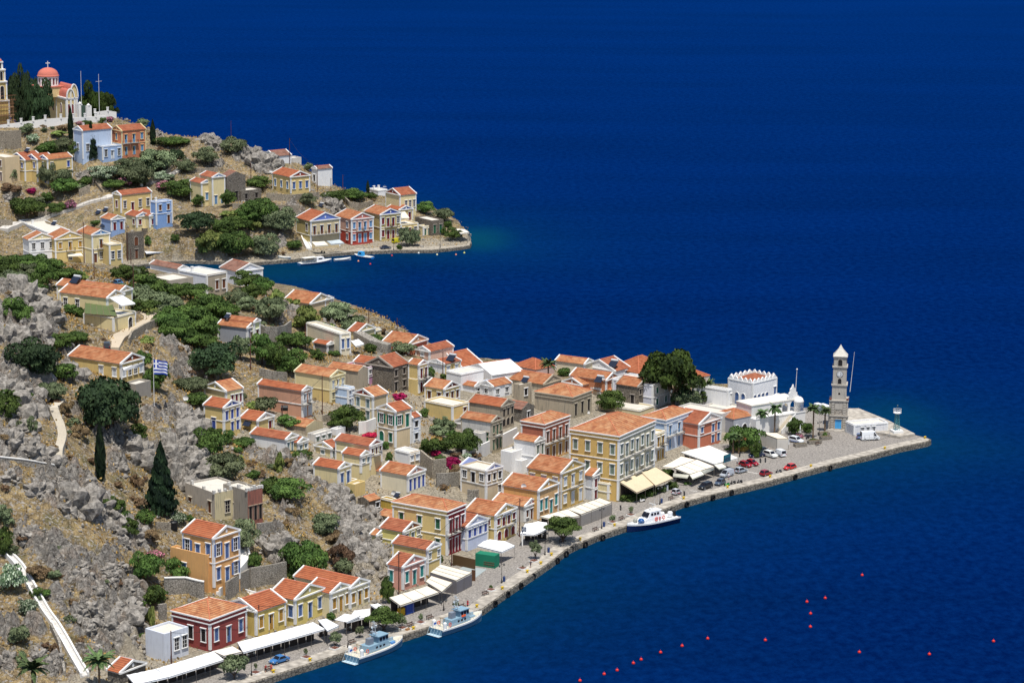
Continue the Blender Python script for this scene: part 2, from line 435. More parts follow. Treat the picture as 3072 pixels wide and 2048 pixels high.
        if W >= D: r0 = (mn, D/2); r1 = (W-mn, D/2)
        else: r0 = (W/2, mn); r1 = (W/2, D-mn)
        A = (-o,-o,hz); B_ = (W+o,-o,hz); C_ = (W+o,D+o,hz); D_ = (-o,D+o,hz); r0 = (*r0, hz+rz); r1 = (*r1, hz+rz)
        if abs(Vector(r0)[0]-r1[0]) < .01 and abs(r0[1]-r1[1]) < .01: r1 = (r1[0]+.02, r1[1], r1[2])
        if W >= D: fl = [(A,B_,r1,r0),(B_,C_,r1),(C_,D_,r0,r1),(D_,A,r0)]
        else: fl = [(A,B_,r0),(B_,C_,r1,r0),(C_,D_,r1),(D_,A,r0,r1)]
        for p in fl:
            ua = (Vector(p[1])-Vector(p[0])).normalized(); nrm = ua.cross(Vector(p[2])-Vector(p[0])).normalized(); va = nrm.cross(ua)
            uvq(r, list(p), 0, ua, va)
        for a_, c_ in ((A, r0), (B_, r1 if W >= D else r0), (C_, r1), (D_, r0 if W >= D else r1), (r0, r1)):
            r.tube(Vector(a_)+Vector((0,0,.04)), Vector(c_)+Vector((0,0,.04)), 0.11, n=5, mi=1)
        r.build('roof', [rm, paint((190,112,80), .8)], e)
        if s['trim']:
            t_ = MB()
            for zz, hh, pr in ((h-1.15, 0.22, 0.22), (h-0.22, 0.30, 0.28)):
                t_.box(-pr,-pr,zz,W+pr,0.02,zz+hh,0); t_.box(-pr,0.02,zz,0.02,D+pr,zz+hh,0); t_.box(W-.02,.02,zz,W+pr,D+pr,zz+hh,0); t_.box(.02,D-.02,zz,W-.02,D+pr,zz+hh,0)
            t_.build('cornice', [tw], e)
    elif typ == 'F' and s['trim']:
        t_ = MB(); pr = .12; zz = h-.5; hh = .22
        t_.box(-pr,-pr,zz,W+pr,0.02,zz+hh,0); t_.box(-pr,0.02,zz,0.02,D+pr,zz+hh,0); t_.box(W-.02,.02,zz,W+pr,D+pr,zz+hh,0); t_.box(.02,D-.02,zz,W-.02,D+pr,zz+hh,0)
        t_.build('cornice', [tw], e)
    if s['merl']:
        t_ = MB()
        def run(x0,y0,x1,y1):
            L_ = math.hypot(x1-x0,y1-y0); n = max(1, round(L_/1.9)); dx=(x1-x0)/L_; dy=(y1-y0)/L_; nx=-dy*.2; ny=dx*.2
            for i in range(n):
                a = (i+.08)*L_/n; c = (i+.92)*L_/n; mdl=(a+c)/2
                prof = [(a,0),(c,0),(c-.1*(c-a),.4),(mdl+.22*(c-a),.65),(mdl,.95),(mdl-.22*(c-a),.65),(a+.1*(c-a),.4)]
                f = [(x0+dx*u-nx, y0+dy*u-ny, h+v) for u,v in prof]; bk = [(x0+dx*u+nx, y0+dy*u+ny, h+v) for u,v in prof]
                k = len(prof)
                t_.add(f+bk, [tuple(range(k)), tuple(range(2*k-1,k-1,-1))]+[(j,k+j,k+(j+1)%k,(j+1)%k) for j in range(k)], 0)
        run(.2,.2,W-.2,.2); run(.2,D-.2,.2,.4); run(W-.2,.4,W-.2,D-.2); run(W-.4,D-.2,.4,D-.2)
        t_.build('battlements', [tw], e)
        r = MB(); hh = h-.3; rz = 1.5; i_=1.2
        A=(i_,i_,hh);B_=(W-i_,i_,hh);C_=(W-i_,D-i_,hh);D_=(i_,D-i_,hh);c0=(W*.4,D/2,hh+rz);c1=(W*.6,D/2,hh+rz)
        for p in [(A,B_,c1,c0),(B_,C_,c1),(C_,D_,c0,c1),(D_,A,c0)]:
            ua=(Vector(p[1])-Vector(p[0])).normalized(); nrm=ua.cross(Vector(p[2])-Vector(p[0])).normalized(); uvq(r,list(p),0,ua,nrm.cross(ua))
        r.build('roof', [ROOF[1]], e)
    # corner pilasters and storey band
    nst = max(len(s['wr'].split('/')) if s['wr'] else 1, len(s['wl'].split('/')) if s['wl'] else 1)
    if s['trim'] and s['wall'] not in (ST, 'old', 'stone2') and (typ != 'F' or s['wl'] or s['wr']):
        pw = 0.42
        ht = h-.4 if typ != 'H' else h-1.15
        if typ == 'F': ht = h - .5
        for bxs in (((-.09,-.09,0,pw,-.001,ht),(-.09,-.001,0,-.001,pw,ht)), ((W-pw,-.09,0,W+.09,-.001,ht),), ((-.09,D-pw,0,-.001,D,ht),)):
            t_ = MB(); [t_.box(*q_, 0) for q_ in bxs]; t_.build('pilaster', [tw], e)
        for k in range(1, nst):
            zz = ht*k/nst; t_ = MB()
            t_.box(-.13,-.13,zz-.12,W+.13,-.002,zz+.12,0); t_.box(-.13,-.002,zz-.12,-.002,D,zz+.12,0); t_.build('string_course', [tw], e)
    if s['low']:    # painted lower storey of another colour, 3 mm proud
        t_ = MB(); zz = h/nst; t_.box(-.02,-.02,-2,W+.02,-.001,zz-.13,0); t_.box(-.02,-.001,-2,-.001,D,zz-.13,0)
        t_.build('lower_wall', [wm(s['low'])], e)
    # openings
    top = h - (0.45 if typ != 'H' else 1.2)
    for face, sp, ln, sc in (('r', s['wr'], W, s['sc']), ('l', s['wl'], D, s['scl'])):
        if not sp: continue
        rows = sp.split('/')
        n = len(rows)
        for ri, row in enumerate(rows):
            sh = top/n; zb = top - sh*(ri+1)
            k = len(row)
            if k == 0: continue
            pitch = ln/k
            ww = min(1.15, pitch*0.5); 
            for i, chh in enumerate(row):
                if chh == '.': continue
                c = (i+0.5)*pitch
                if face == 'l': c = ln - c
                hh = sh*0.50 if chh in 'wgo' else sh*0.72
                hh = min(hh, 2.9 if chh in 'wgo' else 3.4)
                zz = zb + (sh*0.28 if chh in 'wgo' else sh*0.06)
                w_ = ww if chh != 'a' else min(1.5, pitch*.62)
                me = win_mesh(chh, sc, max(.5, w_), max(.8, hh), s['fr'])
                nm = 'window' if chh in 'wgo' else 'door' if chh in 'dD' else 'arched_opening'
                if face == 'r': link(nm, me, e, (c, 0, zz), 0)
                else: link(nm, me, e, (0, c, zz), -math.pi/2)
                if chh == 'd' and zz > 1.5 and s['bal']:
                    bm_ = balcony_mesh(min(pitch*1.5, 3.6))
                    if face == 'r': link('balcony', bm_, e, (c, 0, zz-.02), 0)
                    else: link('balcony', bm_, e, (0, c, zz-.02), -math.pi/2)
    for ci in range(s['chim']):
        t_ = MB(); x = W*(.25+.5*ci); y = D*.7; zc = h + (.8 if typ != 'F' else -.3)
        t_.box(x-.35,y-.35,zc-1,x+.35,y+.35,zc+1.3,0); t_.box(x-.45,y-.45,zc+1.3,x+.45,y+.45,zc+1.45,0)
        t_.build('chimney', [tw], e)
    s['obj'] = e
    return e
# ---------------------------------------------------------------- the houses, one line each
# far headland
Hs('A','L',(1170,1125,1540),(1035,1075),(1575,1100),31,(176,196,224),'light blue house with a long red roof, just below the white church wall','g','gd.','w',roof=1,chim=1,yaw=40)
Hs('A','F',(1450,1350,1560),(1335,1320),(1725,1310),30.3,(150,176,214),'low pale blue terrace house with flowers on its white balustrade','','gdg','w',yaw=40)
Hs('A','L',(1725,1130,1500),(1570,1095),(2055,1105),31.3,TE,'terracotta house joined to the light blue house below the church','w/.','ddw/ddw','l',roof=1,fr=(222,196,140),yaw=40)
Hs('C','L',(565,100,400),(450,85),(850,70),22.5,YL,'yellow house with blue shutters, right end of the yellow row below the church','w/DD','w.w/...','p',ped=BLUE,roof=0,yaw=44)
Hs('C','L',(443,105,380),(300,100),None,23,YL,'yellow house front with blue pediment, middle of the yellow row','ww/..','','p',ped=BLUE,W=8,yaw=44,roof=1)
Hs('C','L',(298,110,370),(105,115),None,23.2,YL,'yellow house with blue pediment behind two white parasols','wdw/..','','p',ped=BLUE,W=9,yaw=44,roof=1,bal=False)
Hs('C','F',(66,80,380),(-140,60),None,23.3,BE,'beige stone house at the left edge of the photo, beside the yellow row','ww/DD','','n',W=7,yaw=44,trim=False)
Hs('C','L',(1425,520,745),(1325,500),(1780,497),17,YL,'tall yellow house with a dark red roof beside the uphill road','w','gdgg','m',roof=1,scl='m',yaw=42)
Hs('C','F',(1840,600,885),(1765,588),(2025,590),13.5,(120,160,215),'bright blue flat-roofed house right of the tall yellow house','','ww/.D','n',yaw=42,chim=1)
Hs('C','R',(1310,812,955),(1185,785),(1465,800),12.2,LB,'small light blue house with a pale pediment above the stone arches','.','DD','m',ped=CRM,yaw=42)
Hs('C','R',(1610,775,915),(1475,740),(1760,765),12.4,YP,'cream house with a blue pediment, left gable above the stone arches','.w','wD','m',ped=(120,165,205),yaw=42,roof=1)
Hs('C','R',(1762,768,915),None,(1910,748),12.4,YP,'cream house with a blue pediment, right gable above the stone arches','','ww','m',ped=(120,165,205),D=9,yaw=42,roof=1)
Hs('C','F',(1690,915,1130),(1640,900),(2110,870),5.2,ST,'grey stone terrace building with three big dark arched doors','','aaa.','n',trim=False,name='terrace_building',yaw=35,fr=(165,155,140))
Hs('C','F',(1515,965,1290),(1480,955),(1690,950),2.8,ST,'grey stone wing with one tall dark arch and balustrade','','a/D','n',trim=False,name='terrace_building',yaw=35,fr=(165,155,140))
Hs('C','R',(350,1045,1345),(270,1015),(650,1035),2.2,WH,'white house with a cream pediment behind the blue fishing boat','.','ggg/...','k',ped=YP,yaw=30)
Hs('C','R',(655,1038,1340),None,(1000,1012),2.2,YL,'yellow house with a yellow pediment and cream awning beside the white one','','wdw/.g.','y',ped=YL,D=10,yaw=30)
Hs('C','F',(560,960,1080),(215,915),(830,925),6.5,WH,'white flat-roofed house behind the twin pediments',yaw=30,chim=1)
Hs('C','R',(1090,985,1335),(912,940),(1290,972),2.6,YP,'pale yellow house with a light blue pediment and one balcony','g.','.d./DgD','n',ped=(90,150,205),yaw=38)
Hs('C','F',(1292,1100,1345),None,(1435,1095),2.6,YL,'yellow terrace wing with a parapet beside the pale yellow house','','gg','m',D=9,yaw=38)
Hs('B','R',(800,600,900),(672,575),(922,597),16,YP,'cream house with blue balcony doors, between the green trees','..','DD','l',ped=LB,yaw=40,roof=1)
Hs('B','R',(690,660,905),(572,630),(790,650),15.7,YP,'low cream gabled wing in front of the blue-balcony house','','w','l',ped=LB,yaw=40,roof=1)
Hs('B','R',(945,600,860),(865,560),(1130,588),15.8,'stone2','roofless grey stone ruin with a gable beside the blue-balcony house','','DDD','k',trim=False,yaw=40,roof=3,fr=(130,125,118))
Hs('B','F',(1085,745,860),(980,735),(1290,735),15.4,'stone2','low walled stone ruin with small openings on the far hill','','ww','k',trim=False,yaw=40,fr=(130,125,118))
Hs('B','R',(1585,600,775),(1400,565),(1778,588),18.4,YL,'big yellow house with a red pediment on the far stone terrace','www','www','b',ped=RDP,yaw=38,roof=4,scl='l')
Hs('B','L',(1420,395,450),(1310,362),(1590,380),27,WH,'white house with a brown roof on the far skyline','','','w',roof=3,yaw=38)
Hs('B','F',(1500,425,480),(1430,405),(1692,408),24,'shab','low grey-white wall house on the far skyline',trim=False,yaw=38)
Hs('B','L',(1852,520,705),(1797,490),(2000,497),16.4,WH,'tall white blank-walled house with a brown roof on the far slope','w','','k',roof=3,yaw=38)
Hs('D','F',(1210,280,310),(1110,270),(1310,262),11.5,WH,'small white flat house at the far water edge',yaw=38,chim=2)
Hs('D','L',(1445,300,500),(1290,292),(1622,285),9.8,YP,'cream house with a red pediment, highest at the far tip','..','.ggg','w',ped=RDP,yaw=38,roof=1)
Hs('D','R',(480,578,900),(318,540),(795,552),2.2,OL,'olive yellow house with a violet blue pediment above two awnings','.w/..','dddd/....','n',ped=(95,120,195),yaw=36,roof=4,wallR=(205,185,140))
Hs('D','R',(920,560,840),(745,515),(1158,540),2.4,PK,'pink house with a red ground floor and red pediment on the far quay','ww/ww','wddw/wDDw','l',ped=(190,105,90),yaw=36,low=(180,60,45),scl='b')
Hs('D','R',(1235,510,800),(1062,475),(1455,482),2.6,OL,'yellow house with a blue pediment beside the pink house on the far quay','../..','wddg/wDDg','m',ped=BLUE,yaw=36)
Hs('D','R',(1440,462,600),(1312,422),(1588,450),6.5,YL,'yellow house with blue pediment and white terrace awning, behind the quay row','','wD','m',ped=BLUE,yaw=36,roof=4)
Hs('D','F',(1456,620,770),None,(1645,605),3.0,YL,'yellow terrace building with panelled balustrade behind the tree','','gDg','m',D=9,yaw=36)
Hs('D','F',(1790,580,735),(1610,535),(1920,558),3.8,ST,'grey stone building with a roof terrace near the far tip','..','DD','e',trim=False,yaw=36,fr=(165,155,140))
Hs('D','F',(1700,640,750),(1650,625),(1780,630),3.2,YP,'small cream annex with green doors near the far tip','','DD','e',yaw=36)
# near hill
Hs('E','R',(1210,412,600),(760,330),(1330,405),36.5,YP,'rear twin-gabled hill house with an orange roof beside the blue car','','..','w',ped=BE,yaw=62,D=22)
Hs('E','R',(1085,470,690),(600,405),(1250,440),36,YP,'front twin-gabled hill house with vine pergola above the curving road','gg..','.g','w',ped=BE,yaw=60)
Hs('E','F',(1145,665,830),(840,640),(1365,630),35,YP,'pale yellow basement terrace with a white arch beside the curving road','','.a','k',yaw=60,name='terrace_building')
Hs('E','R',(1222,1130,1330),(690,1035),(1445,1072),31.5,YL,'yellow villa with a brown pediment above the big dark tree, beside the flag','..ww','wggw','w',ped=(140,72,45),yaw=58,roof=0)
Hs('E','F',(1370,1345,1510),(1250,1320),(1518,1290),29.5,GY,'grey concrete terrace block under the yellow villa',trim=False,yaw=58,name='terrace_building')
Hs('E','F',(1710,300,470),(1510,240),(1945,262),28.5,(168,158,142),'dull concrete flat-roofed house in front of the white stone villa','w','','k',trim=False,yaw=45)
Hs('E','F',(2085,240,470),(1800,182),(2285,212),25,(214,218,226),'white flat-roofed villa with one rough stone wall','','.ww','n',wallR=(165,152,130),yaw=48,chim=1)
Hs('E','R',(1800,185,260),(1512,135),(1892,165),26.5,(214,218,226),'low white house with a faded brown roof behind the stone villa',roof=3,yaw=48)
Hs('F','R',(440,45,240),(385,20),(735,0),19.5,(214,218,226),'small white house with a brown tiled roof beside the inner bay','','','w',roof=3,yaw=40,D=10)
Hs('F','R',(1470,385,500),(1185,290),(1565,370),22.5,BE,'rear gable of the orange-roofed house alone against the sea','','',ped=BE,yaw=60,roof=0)
Hs('F','R',(1300,425,520),(985,350),(1545,400),23.2,BE,'front gable of the orange-roofed house alone against the sea','','',ped=BE,yaw=58,roof=0)
Hs('F','R',(640,635,900),(325,590),(705,600),25.6,LG,'rear half of the green house with dark red pediments','','D','n',ped=RDP,yaw=62,roof=0)
Hs('F','R',(560,705,930),(205,665),(655,660),25.2,(150,155,165),'front half of the green house with dark red pediments','','D','n',ped=RDP,yaw=62,roof=0)
Hs('F','F',(390,735,930),(175,690),None,24.6,LG,'light green side wing with a small tiled lean-to roof',W=3,yaw=62,trim=False)
Hs('F','F',(1650,770,1030),(1252,712),(1770,780),19.5,CRM,'beige flat-roofed house with two blue shuttered windows','','ww','b',yaw=35)
Hs('F','R',(1500,905,1030),(1335,888),(1585,850),19.3,(120,118,115),'small stone hut with an orange roof in front of the beige house','','',roof=4,yaw=52,rise=.3)
Hs('F','R',(1860,758,870),(1737,672),(2060,715),18.5,YP,'cream house with a plain red roof, alone above the pebbled slope','','',roof=1,yaw=55)
Hs('F','F',(2060,740,850),(1990,735),(2132,728),17.5,YP,'low cream flat block right of the plain red roof',yaw=55)
Hs('G','R',(590,385,520),(226,342),(860,345),15.5,TE,'peach house with a wide white pediment against the sea','g','',ped=(214,160,115),yaw=58,roof=0)
Hs('G','L',(885,480,600),(690,440),(1222,430),14.2,(222,178,155),'pale pink house with a white left gable against the sea','w','',ped=WH,roof=1,yaw=50)
Hs('G','L',(1330,725,800),(1230,700),(1620,690),9.5,WH,'wide orange roof sloping toward the white houses by the sea','','',roof=4,yaw=48,D=12,rise=.5)
Hs('G','L',(1090,655,810),(880,562),(1325,618),12.5,WH,'white and yellow house carrying a solar heater','','ww','w',wallR=YL,roof=1,yaw=48,rise=.25)
Hs('G','L',(355,690,1075),(280,640),(585,560),15.5,ST,'tall rough stone house with a red sloping roof','','ww/Dw','k',roof=1,yaw=56,D=9,rise=.5,fr=(160,150,138))
Hs('G','R',(215,665,960),(-180,592),(372,620),17,(160,62,40),'brick red house with white window frames and a dark pediment','','gg/..','w',ped=(150,60,45),yaw=58,roof=4)
Hs('G','F',(20,700,960),None,(135,665),17.3,(190,130,165),'narrow mauve house front beside the brick red house','','gD/..','m',D=8,yaw=58)
Hs('G','R',(738,655,1080),(585,630),(865,622),14.5,YL,'yellow house with dark red doors and a long balcony','./D','dd/DD','m',ped=(170,110,105),yaw=56,scl='k')
Hs('F','R',(1870,1215,1400),(1500,1080),(1975,1125),18.6,'old','grey-brown plaster house with an old orange roof behind the brick red one','','',roof=2,yaw=60,trim=False)
Hs('F','R',(1540,1275,1600),(1115,1245),(1702,1245),16.4,YP,'tall cream and yellow house with white balcony shutters behind the pole','','DdD/gDg','w',ped=YL,yaw=56,roof=2,fr=(222,212,170),low=YL)
Hs('I','F',(1940,240,460),None,(2012,215),15.8,(175,200,230),'narrow light blue house squeezed beside the tall cream house','','ww/DD','b',D=7,yaw=56)
Hs('I','L',(2230,330,640),(2000,305),(2400,240),14.6,YP,'yellow house with a red pediment and grey lattice shutters','DD/DD','','s',ped=(150,60,45),wallR=(190,170,130),roof=2,yaw=50)
Hs('I','R',(1405,262,600),(875,210),(1510,225),16.6,(205,150,118),'rough pink house with a grey pediment and small balcony','','dd/DD','w',ped=(200,185,170),yaw=58,roof=4)
Hs('I','L',(502,272,500),(248,270),(697,192),21,YP,'yellow house with an old orange roof above the blue-pediment house','','.www','m',ped=OL,roof=2,yaw=48)
Hs('I','R',(480,462,790),(240,430),(665,388),19.4,YL,'small yellow house with a blue pediment beside the big rock','D','DDD/.DD','p',ped=BLUE,yaw=57,roof=4)
Hs('I','R',(875,620,770),(667,600),(1065,555),18,YL,'low yellow house with a solar heater behind the blue-pediment house','','.D','m',ped=(200,185,170),yaw=57,roof=4)
Hs('I','R',(1210,838,1015),(790,790),(1345,790),15.6,WH,'white house with a long red roof above the grey rocks','','DDD','s',ped=(200,190,165),wallR=YP,yaw=58,roof=1)
Hs('I','R',(1352,880,1010),None,(1465,818),15.2,YP,'small cream gabled house beside the white one above the rocks','','ww','s',ped=(190,180,150),D=8,yaw=58,roof=1)
Hs('I','R',(1450,700,800),(1230,695),(1640,590),15.5,'old','worn grey house with a patched tile roof and bare side wall','','',roof=2,yaw=56,trim=False,wallR=(190,175,135),rise=.3)
Hs('I','F',(1545,790,890),(1460,775),(1750,722),14.5,'shab','shabby white flat house with grey-green doors','','DwD','c',yaw=54,trim=False,wallR='shab')
Hs('I','L',(1745,950,1070),(1540,905),(1860,905),13.6,YP,'cream house with a small red roof and three shutters','w','DDD','s',roof=1,yaw=52)
Hs('I','R',(2200,910,1160),(1785,870),(2335,862),13.3,YP,'cream house with a long red roof and dark red pediment','','wdw/..','n',ped=(150,75,65),yaw=57,roof=1)
Hs('I','R',(2090,1030,1250),(1870,1005),(2200,980),12.3,YP,'cream house with grey shutters beside the utility pole','..','wD/..','s',ped=(190,178,150),yaw=57,roof=4)
Hs('I','R',(1830,1180,1420),(1530,1130),(1970,1130),10.8,YP,'cream house with pale blue shutters on the rock edge','','DD','b',ped=(180,165,120),yaw=58,roof=4)
# centre
Hs('J','L',(640,130,670),(385,105),(862,62),13.2,BE,'beige house with green shutters and washing on its balcony','oo/aw','oD/..','g',ped=(214,190,150),roof=4,yaw=48)
Hs('J','L',(880,222,610),(770,195),(990,112),12.6,(205,212,226),'tall white side wing with a small red roof','.','w/w','k',roof=1,yaw=50,rise=.5)
Hs('J','F',(838,725,905),(632,700),(985,672),10.8,WH,'small white house with a tiled flat top and cream front','','ww','w',wallR=BE,yaw=48)
Hs('J','R',(820,1040,1300),(430,930),(1060,955),8.6,CRM,'cream house with a pink pediment and pale blue shutters','','DDDD','p',ped=(205,150,130),yaw=56,roof=0)
Hs('J','R',(705,1035,1230),(232,990),(805,972),8.2,WH,'low white house with blue door and flower boxes','wD.','ww','l',yaw=56,roof=0)
Hs('J','F',(340,1245,1345),(88,1170),(700,1185),6.5,YL,'yellow terrace with white parapet and outside stair',yaw=50,name='terrace_building')
Hs('O','H',(1135,590,1250),(365,500),(1395,420),1.7,YL,'large yellow mansion with a dark red front and navy frieze','www/www','ddd/DDD','m',wallR=(140,30,40),yaw=58,scl='e',roof=2)
Hs('J','L',(255,1410,1580),(108,1310),(430,1335),6.2,ST,'small stone house with an orange roof beside the crag','','.w','k',roof=2,yaw=50,trim=False)
Hs('O','F',(340,450,640),(200,440),(375,435),5.4,(205,170,50),'bright mustard yellow block behind the mansion',yaw=50)
Hs('O','R',(460,745,840),(150,735),(620,690),4.4,'old','low old house with a faded orange roof behind the crag','','',roof=2,yaw=58,trim=False,rise=.3)
Hs('O','R',(525,888,1200),(190,850),(770,775),3.0,(220,205,110),'lemon yellow house with a brown pediment and small balcony','','gDg/...','s',ped=(140,80,50),yaw=57,roof=1)
Hs('P','R',(832,492,880),(592,440),(1182,392),1.7,(212,150,130),'pink house with turquoise door and a pink pediment on the quay','w.','wdw','t',ped=(205,140,125),yaw=55,roof=1)
Hs('P','R',(1215,215,650),(1122,190),(1420,130),2.0,YL,'yellow house with a grey pediment between the pink house and the mansion','','g.g/...','w',ped=(165,170,190),yaw=57,D=10,roof=1)
Hs('J','ruin',(1920,965,1400),(1562,945),(2150,880),5.6,(205,185,150),'roofless house with a pale blue pediment and empty windows','gDg/...','www/..g','k',ped=(140,155,210),yaw=50,scl='k')
Hs('O','R',(1820,658,1060),(1395,612),(2112,535),1.8,YL,'yellow hotel house with a dark name sign and a blue-white flag','.w/..','wDdw/aaa','m',ped=(214,180,110),yaw=57,roof=0)
Hs('O','R',(1412,820,1180),(1335,790),(1712,688),1.7,(190,200,225),'small pale blue house with bright blue doors beside the mansion','','DDDD/....','p',ped=(195,200,220),yaw=56,D=10,roof=1)
Hs('K','R',(490,1230,1430),(115,1165),(640,1150),1.9,'shab','shabby white house with a pink pediment behind the white canopy','','wDw','n',ped=(190,120,125),yaw=57,roof=2,wallR='shab',trim=True)
Hs('K','R',(648,1040,1400),(225,978),(885,955),1.9,YO,'orange house with turquoise shutters and a green balcony','','wwdw','t',ped=YO,yaw=57,roof=0,wallR=(214,168,108),bal=True)
Hs('K','R',(912,830,1280),(515,782),(1190,745),2.0,(205,170,90),'tall ochre house with a round window in its pediment','www/..','wdw/wDD','w',ped=(205,170,90),yaw=56,roof=0,fr=(215,212,205))
Hs('K','R',(1290,870,1170),(1187,852),(1465,830),1.9,(200,205,212),'narrow grey house with red shutters beside the big ochre mansion','','DDD/DDD','m',ped=(130,135,145),wallR=(120,122,130),yaw=56,roof=0)
Hs('K','H',(1585,385,1180),(1015,292),(2020,197),1.8,(208,170,85),'biggest ochre mansion with grey shutters and three balcony rows','wwww/wwww/....','wdwdwdw/wdwdwdw/.......','c',yaw=60,roof=2,wallR=(190,182,150),scl='c')
Hs('K','H',(715,262,720),(445,227),(1015,168),3.4,(178,100,72),'brown mansion with tall white framed balcony doors','..','dddd/DDDD','n',yaw=57,roof=2,low=(208,160,90))
Hs('K','R',(610,468,830),(362,440),(720,435),4.0,WH,'white house with a small tiled gable and grey-green shutters','..','DD/..','c',yaw=56,roof=2,wallR='shab')
Hs('K','F',(330,600,860),(205,560),None,3.6,WH,'white stepped terrace wall left of the white gabled house',W=6,yaw=52,trim=False)
Hs('G','R',(1905,1245,1560),(1440,1195),(2080,1190),8.6,'old','weathered stone-grey house with a broad pediment and dark windows','','DDD/aaa','k',roof=4,yaw=58,wallR=(165,150,125),fr=(165,155,138),rise=.42)
Hs('J','R',(2000,282,720),(1565,228),(2150,242),7.2,'shab','old grey house with a red pediment and thin balconies','..w','wdw/DDD','e',ped=(120,55,45),yaw=58,roof=0,wallR=(180,165,130),fr=(175,165,145))
Hs('J','L',(1740,345,560),(1440,250),None,7.0,'shab','low whitewashed lean-to with a small orange roof','','',W=4,yaw=52,roof=0)
Hs('G','R',(2200,1290,1500),None,(2240,1260),7.0,'stone2','narrow rough stone house behind the old grey house','','D','k',D=8,W=6,yaw=58,roof=3,trim=False)
Hs('G','F',(1210,1240,1460),(815,1210),(1442,1170),11.6,YL,'yellow walled terrace under the white-trimmed yellow house','','.w','n',yaw=50,name='terrace_building')
Hs('G','R',(1095,1003,1250),(817,970),(1315,935),12.2,YL,'square yellow house with broad white corners and a dark pediment','ww','www','n',ped=(95,30,40),yaw=54,roof=2)
Hs('G','F',(1330,790,1040),(1125,805),(1650,735),10.2,WH,'plain white flat house with a long wall and a balcony','','',yaw=45)
Hs('G','L',(1780,970,1140),(1600,890),(2042,902),9.6,WH,'white gabled house with an orange roof in the middle of the town','g','gg','n',ped=WH,roof=0,yaw=46)
Hs('G','F',(2160,950,1180),(2070,940),(2330,920),8.6,'old','stained brown flat house with a solar heater','','w','k',trim=False,yaw=46,wallR='old')
Hs('G','L',(1760,850,920),(1650,790),(2215,800),8.4,WH,'house under a bright white membrane roof against the sea','','',roof=(240,240,242),yaw=35,trim=False,D=14,rise=.3)
Hs('H','H',(500,780,850),(190,700),(770,725),6.6,(200,170,160),'wide low orange hipped roof on the skyline left of the palm','','',roof=4,yaw=45,trim=False,rise=.55)
Hs('H','R',(1190,655,820),(782,632),(1312,565),6,CRM,'beige house with a pale orange roof framed in white on the skyline','','.',ped=CRM,roof=2,yaw=60)
Hs('H','L',(1620,778,860),(1170,715),(1832,705),5.4,(214,218,228),'white gabled house with solar panels flat on its roof','','.w','b',ped=WH,roof=1,yaw=50)
Hs('H','H',(1960,845,900),(1842,760),None,4.4,(200,150,110),'orange hipped roof left of the tall pine','','',roof=4,yaw=45,W=14,D=12,trim=False,rise=.6)
Hs('L','H',(560,600,640),(270,440),(900,490),3.0,(205,195,180),'long orange roof behind the tall pine','','',roof=4,yaw=40,trim=False,rise=.5)
Hs('H','R',(1500,880,1090),(990,815),(1675,840),5.6,(190,120,75),'brown house with an orange roof and round pediment window behind the small tree','','.DD','g',ped=(190,120,75),yaw=58,roof=0)
Hs('H','L',(1150,980,1060),(880,900),(1312,935),6.0,(200,120,75),'orange house with a brown pediment facing left','','',ped=(180,110,70),roof=2,yaw=50)
Hs('H','R',(1945,965,1290),(1640,915),(2140,922),3.6,ST,'rough stone house with a red roof and grey pediment','DD','www/.DD','k',roof=0,yaw=57,ped=ST,fr=(160,150,138))
Hs('L','F',(225,590,890),(180,560),(436,542),3.2,(214,214,224),'white flat-roofed house with green shutters and peeling walls','','ww/ww','g',yaw=55,D=14,wallR='shab')
Hs('H','H',(1020,1120,1420),(490,1025),(1297,1060),5.2,'old','broad weathered house with an orange roof and tall dark windows','','DDD','k',roof=2,yaw=58,wallR=(165,152,125),fr=(175,165,145))
Hs('H','R',(620,940,1060),(135,880),(870,905),6.4,'old','long orange roof with a brown stone gable behind the weathered house','','',roof=0,yaw=55,trim=True,fr=(180,165,140))
Hs('H','F',(560,1290,1340),(485,1270),(870,1245),4.4,YL,'small yellow block with a white roof edge and air conditioners',yaw=50)
Hs('L','H',(375,1000,1380),(100,940),(695,942),1.9,(175,200,228),'light blue hotel with blue shutters and two long balconies','','ddd/DDD','l',yaw=55,roof=2,wallR=(190,208,230),name='house')
Hs('L','F',(262,1160,1500),(240,1155),(375,1110),1.9,YL,'narrow yellow house between the ochre mansion and the blue hotel','','dd/DD','y',D=9,yaw=57)
Hs('L','R',(770,1050,1340),(470,930),(1035,962),1.9,(205,115,80),'terracotta house with a white pediment and a columned balcony','','w.DD/..DD','b',ped=(222,200,185),yaw=52,roof=1)
Hs('L','F',(1035,935,1160),None,(1182,895),2.4,'shab','grey stone house with pointed window pairs beside the terracotta house','','..aaa','k',D=15,yaw=52,trim=False)
Hs('L','H',(1175,1000,1180),None,(1440,940),2.2,(165,168,175),'arcaded grey building with an orange tiled roof','','aaa','k',D=9,yaw=40,roof=0,trim=False)
Hs('L','F',(1110,650,880),(690,565),(1160,640),4.2,WH,'long low white wing left of the battlemented hall','','.g','k',yaw=55)
Hs('L','F',(1400,560,880),(1115,530),(1690,500),4.0,(232,232,234),'white hall with wavy battlements around a red tiled roof','.aa.','aaaa.w','b',yaw=46,merl=True,name='battlemented_hall',cat='hall')
